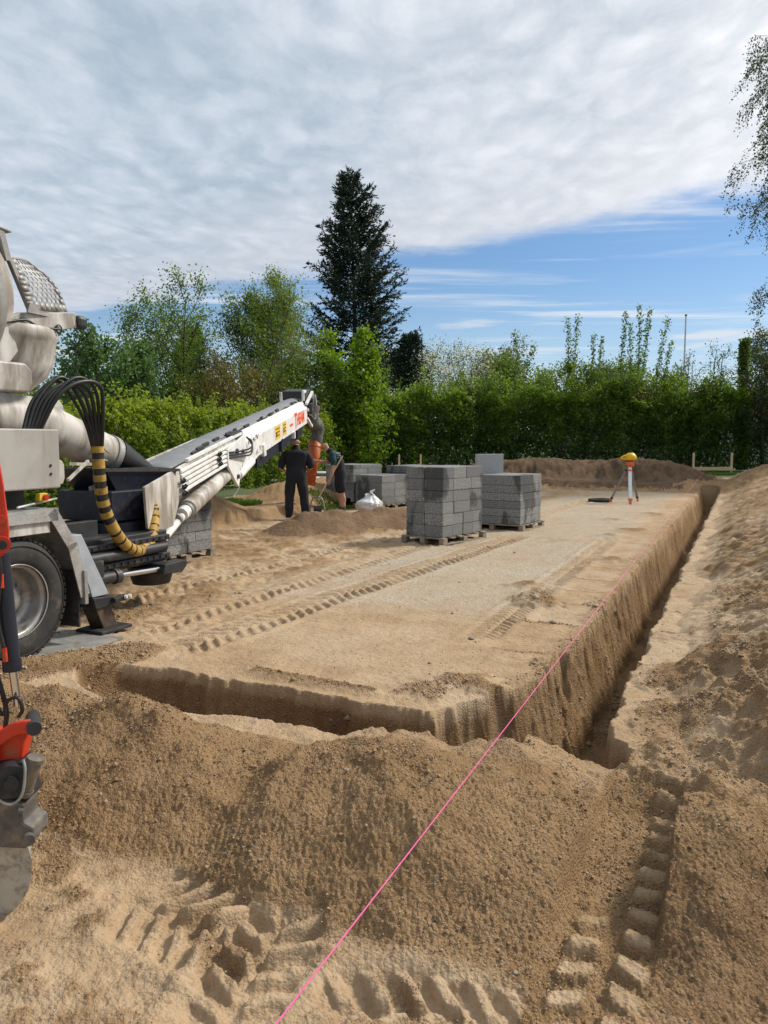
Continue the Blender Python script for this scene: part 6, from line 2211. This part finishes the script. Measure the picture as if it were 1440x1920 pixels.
def hedge(name, pts, H, depth, label, mat, seed, n_leaf, leaf=(0.10, 0.07), shoots=30, shoot_h=0.9, hvar=0.25, group=None):
    """long hedge along a polyline of its front foot; leaves through its volume, denser to the outside"""
    rng = np.random.default_rng(seed)
    pts = [np.array(p, float) for p in pts]
    seg = [np.linalg.norm(b - a) for a, b in zip(pts[:-1], pts[1:])]
    tot = sum(seg)

    def at(d):
        for (a, b, L_) in zip(pts[:-1], pts[1:], seg):
            if d <= L_ or b is pts[-1]:
                u = (b - a) / L_
                return a + u * d, np.array([-u[1], u[0]])
            d -= L_
    loc = np.array([pts[0][0], pts[0][1], 0.2])
    root = empty(name, Vector(loc), label, 'hedge', group)
    D = rng.uniform(0, tot, n_leaf)
    w = rng.random(n_leaf) ** 1.7                      # 0 front .. 1 back
    front = rng.random(n_leaf) < 0.88
    hh_ = rng.random(n_leaf) ** 0.9
    lump = fbm(D * 0.55, np.zeros(n_leaf), seed, 3)
    top = H * (1 + hvar * lump + 0.10 * fbm(D * 2.2, w * 2, seed + 5, 2))
    z = hh_ * top
    istop = rng.random(n_leaf) < 0.22
    z = np.where(istop, top - np.abs(rng.normal(size=n_leaf)) * 0.22, z)
    bulge = 0.45 * fbm(D * 0.9, z * 0.9, seed + 11, 3) + 0.25 * fbm(D * 2.6, z * 2.6, seed + 21, 2)
    inset = 0.25 + bulge + 0.25 * (z / H) ** 2
    off_ = inset + w * depth
    off_ = np.where(istop, inset + rng.random(n_leaf) * depth, off_)
    P = np.empty((n_leaf, 3))
    for i in range(len(pts) - 1):
        a, b, L_ = pts[i], pts[i + 1], seg[i]
        d0_ = sum(seg[:i])
        m_ = (D >= d0_) & (D < d0_ + L_ + (1e-6 if i < len(pts) - 2 else 1))
        u = (b - a) / L_
        nrm = np.array([-u[1], u[0]])
        q_ = a[None] + u[None] * (D[m_] - d0_)[:, None] + nrm[None] * off_[m_][:, None]
        P[m_, 0], P[m_, 1] = q_[:, 0], q_[:, 1]
    P[:, 2] = 0.22 + z
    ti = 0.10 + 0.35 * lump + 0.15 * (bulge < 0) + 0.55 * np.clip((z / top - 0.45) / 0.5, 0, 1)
    lines, SP = [], []
    for k in range(shoots):
        d = rng.uniform(0, tot)
        p, nrm = at(d)
        base = np.array([p[0] + nrm[0] * rng.uniform(.4, depth), p[1] + nrm[1] * rng.uniform(.4, depth), 0.2 + H * 0.8])
        ln = curve_line(rng, base, (rng.normal() * .2, rng.normal() * .2, 1), H * 0.2 + shoot_h * rng.uniform(.3, 1.2), 0.3, 6, 0.08)
        lines.append((ln, 0.012, 0.004, 3))
        for h_ in np.linspace(0.3, 1, 14):
            q_, _ = along(ln, min(h_, .999))
            SP.append(q_)
    for k in range(int(tot * 1.6)):
        d = rng.uniform(0, tot)
        p, nrm = at(d)
        o_ = rng.uniform(0.45, depth)
        ln = curve_line(rng, (p[0] + nrm[0] * o_, p[1] + nrm[1] * o_, 0.1), (rng.normal() * .15, rng.normal() * .15, 1), H * rng.uniform(.6, .95), 0.3, 6, 0.08)
        lines.append((ln, 0.03, 0.008, 4))
    if SP:
        SP = np.repeat(np.array(SP), 4, 0) + rng.normal(size=(len(SP) * 4, 3)) * 0.07
        P = np.concatenate([P, SP])
        ti = np.concatenate([ti, np.full(len(SP), 0.7)])
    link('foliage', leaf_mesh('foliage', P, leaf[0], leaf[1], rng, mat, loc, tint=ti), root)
    wood_obj('stem', lines, root, M['bark'], loc)
    return root


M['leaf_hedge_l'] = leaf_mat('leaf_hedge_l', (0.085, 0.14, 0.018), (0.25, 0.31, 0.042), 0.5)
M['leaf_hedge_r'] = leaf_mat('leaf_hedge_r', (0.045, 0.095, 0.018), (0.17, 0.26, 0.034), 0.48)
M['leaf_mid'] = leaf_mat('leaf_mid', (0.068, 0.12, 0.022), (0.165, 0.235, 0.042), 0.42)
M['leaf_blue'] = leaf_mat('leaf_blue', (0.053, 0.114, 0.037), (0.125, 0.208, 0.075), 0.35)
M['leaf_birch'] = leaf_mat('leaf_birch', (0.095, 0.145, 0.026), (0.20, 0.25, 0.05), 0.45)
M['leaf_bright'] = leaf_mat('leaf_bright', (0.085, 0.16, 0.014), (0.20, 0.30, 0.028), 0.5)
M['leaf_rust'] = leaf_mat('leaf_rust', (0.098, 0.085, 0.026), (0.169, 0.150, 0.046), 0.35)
M['leaf_spruce'] = leaf_mat('leaf_spruce', (0.012, 0.026, 0.017), (0.031, 0.055, 0.034), 0.10)
M['leaf_dark'] = leaf_mat('leaf_dark', (0.017, 0.031, 0.014), (0.036, 0.055, 0.024), 0.15)
M['leaf_far'] = leaf_mat('leaf_far', (0.061, 0.095, 0.041), (0.115, 0.149, 0.068), 0.3)
M['leaf_birch_dark'] = leaf_mat('leaf_birch_dark', (0.036, 0.058, 0.023), (0.078, 0.104, 0.042), 0.3)
M['blossom'] = leaf_mat('blossom', (0.55, 0.55, 0.50), (0.78, 0.76, 0.74), 0.3)

G_T = 'trees behind the hedges'
LZ0 = 0.25
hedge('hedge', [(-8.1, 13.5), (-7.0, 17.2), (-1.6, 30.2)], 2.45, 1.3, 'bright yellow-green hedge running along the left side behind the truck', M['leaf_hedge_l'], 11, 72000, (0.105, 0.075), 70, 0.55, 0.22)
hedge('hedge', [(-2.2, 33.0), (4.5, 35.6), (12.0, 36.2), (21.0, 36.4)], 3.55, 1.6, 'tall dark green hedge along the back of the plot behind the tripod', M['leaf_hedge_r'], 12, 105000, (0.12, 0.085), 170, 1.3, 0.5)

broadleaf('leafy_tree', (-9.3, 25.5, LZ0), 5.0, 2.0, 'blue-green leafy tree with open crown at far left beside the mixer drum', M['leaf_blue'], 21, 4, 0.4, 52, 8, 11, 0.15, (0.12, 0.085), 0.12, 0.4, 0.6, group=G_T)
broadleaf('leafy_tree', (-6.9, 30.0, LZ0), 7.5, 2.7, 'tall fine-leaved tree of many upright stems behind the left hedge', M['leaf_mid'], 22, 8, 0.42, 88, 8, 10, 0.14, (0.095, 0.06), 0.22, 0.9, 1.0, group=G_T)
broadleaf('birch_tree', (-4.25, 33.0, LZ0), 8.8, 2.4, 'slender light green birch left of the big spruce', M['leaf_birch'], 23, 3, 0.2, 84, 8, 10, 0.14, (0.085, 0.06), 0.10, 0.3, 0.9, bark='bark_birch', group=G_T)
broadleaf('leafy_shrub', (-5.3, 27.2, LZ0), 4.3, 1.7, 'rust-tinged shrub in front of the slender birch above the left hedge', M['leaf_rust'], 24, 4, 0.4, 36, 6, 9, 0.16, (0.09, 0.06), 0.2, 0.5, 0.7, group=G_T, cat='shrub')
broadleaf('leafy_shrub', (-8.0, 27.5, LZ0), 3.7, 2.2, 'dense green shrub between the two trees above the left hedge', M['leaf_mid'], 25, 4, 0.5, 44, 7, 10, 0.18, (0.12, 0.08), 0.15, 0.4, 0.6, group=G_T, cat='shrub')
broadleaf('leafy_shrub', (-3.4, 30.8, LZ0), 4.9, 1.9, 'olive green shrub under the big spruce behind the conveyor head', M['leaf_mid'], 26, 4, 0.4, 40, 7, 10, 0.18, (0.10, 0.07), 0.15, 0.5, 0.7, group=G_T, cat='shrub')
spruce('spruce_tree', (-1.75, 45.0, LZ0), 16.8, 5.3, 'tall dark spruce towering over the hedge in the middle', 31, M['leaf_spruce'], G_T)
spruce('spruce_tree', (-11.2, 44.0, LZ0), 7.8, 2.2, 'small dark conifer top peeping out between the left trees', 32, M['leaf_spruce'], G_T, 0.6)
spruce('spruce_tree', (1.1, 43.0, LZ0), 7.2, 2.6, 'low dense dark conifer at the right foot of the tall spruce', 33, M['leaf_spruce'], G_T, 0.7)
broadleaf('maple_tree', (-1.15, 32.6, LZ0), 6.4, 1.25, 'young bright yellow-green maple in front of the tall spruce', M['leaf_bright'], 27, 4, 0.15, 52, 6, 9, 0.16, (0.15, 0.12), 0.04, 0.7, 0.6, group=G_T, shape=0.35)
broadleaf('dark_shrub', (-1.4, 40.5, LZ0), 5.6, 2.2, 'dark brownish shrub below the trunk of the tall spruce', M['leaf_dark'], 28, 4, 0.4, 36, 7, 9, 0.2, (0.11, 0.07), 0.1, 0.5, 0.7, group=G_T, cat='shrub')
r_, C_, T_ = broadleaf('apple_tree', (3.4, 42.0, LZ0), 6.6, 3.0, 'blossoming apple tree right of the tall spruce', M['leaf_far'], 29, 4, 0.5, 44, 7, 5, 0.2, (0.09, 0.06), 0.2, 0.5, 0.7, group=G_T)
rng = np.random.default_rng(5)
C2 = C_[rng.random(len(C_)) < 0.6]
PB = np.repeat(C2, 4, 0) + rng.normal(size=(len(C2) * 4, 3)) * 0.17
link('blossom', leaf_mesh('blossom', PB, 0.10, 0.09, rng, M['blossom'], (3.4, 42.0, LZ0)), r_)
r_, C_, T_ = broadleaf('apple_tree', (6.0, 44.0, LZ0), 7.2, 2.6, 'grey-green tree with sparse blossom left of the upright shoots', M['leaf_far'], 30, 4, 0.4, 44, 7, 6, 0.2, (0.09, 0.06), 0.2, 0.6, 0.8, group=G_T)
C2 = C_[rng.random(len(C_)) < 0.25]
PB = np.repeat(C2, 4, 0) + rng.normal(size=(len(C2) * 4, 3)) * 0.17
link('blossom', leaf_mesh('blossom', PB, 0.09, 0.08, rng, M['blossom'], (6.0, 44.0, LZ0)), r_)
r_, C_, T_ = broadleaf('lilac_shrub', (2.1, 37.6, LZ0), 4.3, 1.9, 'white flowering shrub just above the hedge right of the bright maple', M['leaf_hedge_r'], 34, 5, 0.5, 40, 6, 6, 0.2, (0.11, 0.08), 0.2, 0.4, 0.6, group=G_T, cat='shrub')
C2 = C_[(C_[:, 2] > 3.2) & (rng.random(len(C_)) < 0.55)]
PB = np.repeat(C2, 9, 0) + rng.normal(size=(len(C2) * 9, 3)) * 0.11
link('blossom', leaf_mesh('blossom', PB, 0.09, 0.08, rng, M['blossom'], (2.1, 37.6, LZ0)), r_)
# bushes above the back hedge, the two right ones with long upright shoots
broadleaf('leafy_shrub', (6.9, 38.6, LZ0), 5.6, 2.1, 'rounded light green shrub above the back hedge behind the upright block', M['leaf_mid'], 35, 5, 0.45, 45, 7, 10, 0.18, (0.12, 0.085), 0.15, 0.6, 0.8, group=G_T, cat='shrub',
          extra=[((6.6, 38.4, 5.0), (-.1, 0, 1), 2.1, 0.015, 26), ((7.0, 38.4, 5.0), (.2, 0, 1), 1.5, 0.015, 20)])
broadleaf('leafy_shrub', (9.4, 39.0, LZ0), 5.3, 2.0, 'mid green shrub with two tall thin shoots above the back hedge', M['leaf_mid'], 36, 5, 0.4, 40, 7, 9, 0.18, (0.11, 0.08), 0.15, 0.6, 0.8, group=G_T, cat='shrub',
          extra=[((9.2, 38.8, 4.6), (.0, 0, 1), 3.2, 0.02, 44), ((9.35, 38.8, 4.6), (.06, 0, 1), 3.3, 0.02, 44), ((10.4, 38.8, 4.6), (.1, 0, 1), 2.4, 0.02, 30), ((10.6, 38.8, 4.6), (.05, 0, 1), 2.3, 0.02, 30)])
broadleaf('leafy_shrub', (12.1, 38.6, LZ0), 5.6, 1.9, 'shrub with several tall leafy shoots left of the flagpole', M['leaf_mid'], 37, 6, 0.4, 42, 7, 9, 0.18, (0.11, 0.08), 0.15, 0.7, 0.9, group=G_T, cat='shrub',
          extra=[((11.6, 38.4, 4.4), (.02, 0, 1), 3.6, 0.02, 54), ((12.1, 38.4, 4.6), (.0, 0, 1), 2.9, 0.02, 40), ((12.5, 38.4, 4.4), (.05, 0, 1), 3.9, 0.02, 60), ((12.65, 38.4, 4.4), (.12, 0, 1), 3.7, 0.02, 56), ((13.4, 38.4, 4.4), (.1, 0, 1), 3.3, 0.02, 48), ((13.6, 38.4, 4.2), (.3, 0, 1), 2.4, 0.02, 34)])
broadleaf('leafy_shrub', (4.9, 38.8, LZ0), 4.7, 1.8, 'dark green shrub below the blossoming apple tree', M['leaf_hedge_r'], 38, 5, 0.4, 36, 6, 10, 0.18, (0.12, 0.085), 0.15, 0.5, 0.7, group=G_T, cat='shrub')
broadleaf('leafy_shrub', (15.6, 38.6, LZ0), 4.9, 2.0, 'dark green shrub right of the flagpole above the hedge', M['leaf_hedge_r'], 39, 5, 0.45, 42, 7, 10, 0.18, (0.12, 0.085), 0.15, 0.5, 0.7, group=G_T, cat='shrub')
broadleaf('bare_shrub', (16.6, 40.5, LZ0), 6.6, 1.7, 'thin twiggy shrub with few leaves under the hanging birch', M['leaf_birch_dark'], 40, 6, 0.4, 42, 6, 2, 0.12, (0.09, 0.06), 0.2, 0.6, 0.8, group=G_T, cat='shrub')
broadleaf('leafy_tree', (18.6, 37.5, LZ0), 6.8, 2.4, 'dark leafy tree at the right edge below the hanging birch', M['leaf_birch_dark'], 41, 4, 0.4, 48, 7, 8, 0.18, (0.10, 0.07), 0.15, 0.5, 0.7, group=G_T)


# weeping birch at the right edge
def weeping(loc, H, R, label, seed):
    rng = np.random.default_rng(seed)
    loc = np.array(loc, float)
    root = empty('birch_tree', Vector(loc), label, 'tree', G_T)
    tk_ = curve_line(rng, loc - np.array([0, 0, .2]), (0, 0, 1), H, 0.4, 12, 0.03)
    lines = [(tk_, 0.2, 0.02, 8)]
    P, A_ = [], []
    for i in range(70):
        f = 0.22 + 0.77 * (i + rng.random()) / 70
        p, _ = along(tk_, f)
        az = i * 2.4 + rng.uniform(-.4, .4)
        L_ = R * (0.55 + 0.5 * math.sin(math.pi * min(1, 1.15 * (1 - f) + 0.12))) * rng.uniform(.7, 1.1)
        lb = curve_line(rng, p, (math.cos(az), math.sin(az), 0.75), L_, -0.5, 7, 0.08)
        lines.append((lb, 0.035 * (1.2 - f), 0.006, 4))
        for k in range(13):
            q_, d = along(lb, 0.25 + 0.75 * (k + rng.random()) / 13 * 0.99)
            dd = d / np.linalg.norm(d) * 0.5 + rng.normal(size=3) * 0.35
            dd[2] -= 0.25
            st_ = curve_line(rng, q_, dd, rng.uniform(0.7, 2.2), -2.4, 6, 0.07)
            lines.append((st_, 0.006, 0.003, 3))
            for h_ in np.linspace(0.1, 1, 13):
                s_, _ = along(st_, min(h_, .999))
                P.append(s_)
    P = np.repeat(np.array(P), 5, 0) + rng.normal(size=(len(P) * 5, 3)) * 0.08
    ax_ = np.zeros_like(P); ax_[:, 2] = -0.6
    link('crown', leaf_mesh('crown', P, 0.085, 0.06, rng, M['leaf_birch_dark'], loc, axis=ax_, spread=1.0), root)
    wood_obj('trunk', lines, root, M['bark_birch'], loc)


weeping((17.3, 30.5, LZ0), 17.5, 3.2, 'tall weeping birch with hanging twigs at the right edge of the picture', 51)

# ivy-clad post by the right edge
IV = empty('ivy_post', (17.55, 38.0, LZ0), 'ivy-covered trunk stump standing upright at the right above the hedge', 'stump')
mb = MB()
mb.cyl(Vector((17.55, 38.0, 0.1)), Vector((17.55, 38.0, 6.7)), 0.17, 0.14, 10)
mb.build('trunk', M['bark'], IV)
rng = np.random.default_rng(77)
n_ = 5200
an, zz = rng.uniform(0, 6.28, n_), rng.uniform(0.4, 6.65, n_)
PI_ = np.stack([17.55 + np.cos(an) * rng.uniform(.12, .30, n_), 38.0 + np.sin(an) * rng.uniform(.12, .30, n_), zz], -1)
link('ivy', leaf_mesh('ivy', PI_, 0.10, 0.09, rng, M['leaf_hedge_r'], (17.55, 38.0, LZ0)), IV)

# trees further off that close the view to the horizon
for k, (x_, y_, h_, r2_, lb, mt) in enumerate((
        (-26, 60, 6.0, 4.2, 'far rounded tree behind the left trees, beyond the mixer drum', 'leaf_far'),
        (-15, 66, 7.0, 4.2, 'far green tree seen through the left trees', 'leaf_far'),
        (-6, 62, 8.0, 4.0, 'far tree behind the slender birch', 'leaf_far'),
        (9, 58, 7.6, 3.6, 'far pale tree right of the blossoming apple trees', 'leaf_far'),
        (16, 62, 7.4, 3.8, 'far pale tree behind the upright shoots', 'leaf_far'),
        (22, 66, 8.0, 4.0, 'far pale tree right of the flagpole', 'leaf_far'),
        (30, 60, 9.0, 4.2, 'far tree behind the weeping birch', 'leaf_far'),
        (2, 60, 8.6, 3.8, 'far pale willow-like tree just right of the tall spruce', 'leaf_birch'))):
    broadleaf('far_tree', (x_, y_, 0.2), h_, r2_, lb, M[mt], 60 + k, 3, 0.3, 36, 6, 6, 0.3, (0.24, 0.17), 0.1, 0.5, 0.7, group='trees far behind')

# house half hidden behind the hedge, flagpole
HS = empty('house', (18.5, 52.0, 0.2), 'low house with dark red roof mostly hidden behind the hedge at right', 'house')
mb = MB()
mb.box(Vector((18.5, 52.0, 1.6)), (13.0, 7.0, 2.8))
hw_ = mb.build('wall', M['house_wall'], HS)
mb = MB()
mb.prism([Vector((11.6, 48.0, 2.95)), Vector((11.6, 56.0, 2.95)), Vector((11.6, 52.0, 5.0))], Vector((13.8, 0, 0)))
rf_ = mb.build('roof', M['house_roof'], HS)
mb = MB()
mb.box(Vector((17.2, 52.0, 5.1)), (0.6, 0.6, 1.1))
mb.build('chimney', M['house_roof'], rf_)
for x_ in (14.0, 17.0, 20.5):
    mb = MB()
    mb.box(Vector((x_, 48.48, 1.9)), (1.3, 0.06, 1.2))
    w_ = mb.build('window', M['pole_white'], HS)
    mb = MB()
    mb.box(Vector((x_, 48.44, 1.9)), (1.1, 0.04, 1.0))
    mb.build('pane', M['dark_glass'], w_)
FP = empty('flagpole', (23.1, 60.0, 0.2), 'tall bare white flagpole rising behind the hedge', 'flagpole')
mb = MB()
mb.cyl(Vector((23.1, 60, 0.1)), Vector((23.1, 60, 11.25)), 0.10, 0.055, 12)
mb.build('pole', M['pole_white'], FP)
mb = MB()
mb.lathe([(0.0, 0.12), (0.08, 0.10), (0.11, 0.04), (0.09, 0.0), (0.0, -0.01)], Vector((23.1, 60, 11.25)), UP, 12)
mb.build('finial', M['black_steel'], FP)


# grass
def grass(name, n, region, label, seed, hgt=(0.06, 0.16), mat=None):
    rng = np.random.default_rng(seed)
    x, y = region(rng, n)
    z, _, _, _ = terrain(x, y, False)
    P = np.stack([x, y, z - 0.01], -1)
    ax_ = rng.normal(size=(len(x), 3)) * 0.35
    ax_[:, 2] = 1
    me = leaf_mesh(name, P, (hgt[0] + hgt[1]) / 2, 0.022, rng, mat, (0, 0, 0), axis=ax_, spread=0.15, upb=0)
    return tag(link(name, me), label, None, kind='stuff')


M['grass'] = leaf_mat('grass', (0.05, 0.10, 0.015), (0.11, 0.19, 0.03), 0.35)
grass('lawn_grass', 16000, lambda r, n: (r.uniform(12.2, 19.5, n), 33.0 + r.random(n) ** 1.2 * 3.4), 'strip of green lawn under the hedge at right', 5, (0.09, 0.20), M['grass'])


def patch_reg(cx, cy, rx, ry):
    def f(r, n):
        a, q_ = r.uniform(0, 6.28, n), np.sqrt(r.random(n))
        return cx + np.cos(a) * q_ * rx * (1 + .3 * np.sin(3 * a)), cy + np.sin(a) * q_ * ry
    return f


grass('grass_tuft', 2600, patch_reg(-3.75, 18.6, 0.65, 0.55), 'green turf patch left on the ledge left of the workers', 6, (0.07, 0.13), M['grass'])
grass('grass_tuft', 1500, patch_reg(-1.35, 19.9, 0.6, 0.5), 'small green turf patch behind the worker boots', 7, (0.07, 0.13), M['grass'])
grass('grass_tuft', 1500, patch_reg(-0.5, 26.5, 0.9, 1.2), 'weeds at the hedge foot left of the rear block stacks', 8, (0.2, 0.5), M['grass'])

# ------------------------------------------------------------------ crumbs and pebbles lying on the loose sand
def crumbs():
    rng = np.random.default_rng(99)
    sel = np.where((GR > 1.9) & (GR < 9.0) & (GL > 0.3))[0]
    dens = GL[sel] * (GR[sel] / 3.0) ** 0.6 * np.clip(0.35 + 1.4 * fbm(GX[sel] * 1.6, GY[sel] * 1.6, 301, 3), 0.05, 1.3)
    pick = rng.choice(sel, 30000, p=dens / dens.sum())
    sel2 = np.where((GR > 1.9) & (GR < 14.0) & (GL <= 0.3))[0]
    pick2 = rng.choice(sel2, 2600)
    idx = np.concatenate([pick, pick2])
    n = len(idx)
    C = np.stack([GX[idx], GY[idx], GZ[idx]], -1)
    C[:, :2] += rng.normal(size=(n, 2)) * 0.006
    big = rng.random(n)
    s_ = 0.0030 + 0.0045 * rng.random(n) ** 1.5 + np.where(big > 0.97, 0.011 * rng.random(n), 0) + np.where(big > 0.998, 0.018 * rng.random(n), 0)
    s_ = s_ * np.clip(GR[idx] / 4.0, 0.75, 1.8) * np.where(GL[idx] <= 0.3, 0.62, 1.0)
    base = np.array([(1, 0, 0), (-1, 0, 0), (0, 1, 0), (0, -1, 0), (0, 0, 1), (0, 0, -1)], float)
    tri = np.array([(0, 2, 4), (2, 1, 4), (1, 3, 4), (3, 0, 4), (2, 0, 5), (1, 2, 5), (3, 1, 5), (0, 3, 5)])
    ang = rng.uniform(0, 6.28, n)
    V = base[None] * rng.uniform(0.6, 1.35, (n, 6, 1)) * np.array([1, 1, 0.75])
    c_, si = np.cos(ang)[:, None], np.sin(ang)[:, None]
    X = V[:, :, 0] * c_ - V[:, :, 1] * si
    Y = V[:, :, 0] * si + V[:, :, 1] * c_
    V = np.stack([X, Y, V[:, :, 2]], -1) * s_[:, None, None] + C[:, None, :] + np.array([0, 0, 0.3])[None, None] * s_[:, None, None]
    F = (tri[None] + (np.arange(n) * 6)[:, None, None]).reshape(-1, 3)
    me = bpy.data.meshes.new('sand_crumbs')
    me.vertices.add(6 * n); me.loops.add(F.size); me.polygons.add(len(F))
    me.vertices.foreach_set('co', V.reshape(-1))
    me.loops.foreach_set('vertex_index', F.ravel().astype(np.int32))
    me.polygons.foreach_set('loop_start', np.arange(0, F.size, 3, dtype=np.int32))
    me.polygons.foreach_set('loop_total', np.full(len(F), 3, np.int32))
    at = me.attributes.new('loose', 'FLOAT', 'POINT')
    lv = np.clip(GL[idx] * 0.55 - (rng.random(n) < 0.45) * 0.5, 0, 1)
    at.data.foreach_set('value', np.repeat(lv, 6).astype(np.float32))
    at = me.attributes.new('gravel', 'FLOAT', 'POINT')
    at.data.foreach_set('value', np.repeat((rng.random(n) < 0.3) * 1.0, 6).astype(np.float32))
    me.polygons.foreach_set('use_smooth', np.ones(len(F), bool))
    me.materials.append(M['ground'])
    me.update()
    tag(link('sand_crumbs', me), 'loose sand crumbs and pebbles scattered over the heaps', None, kind='stuff')


crumbs()
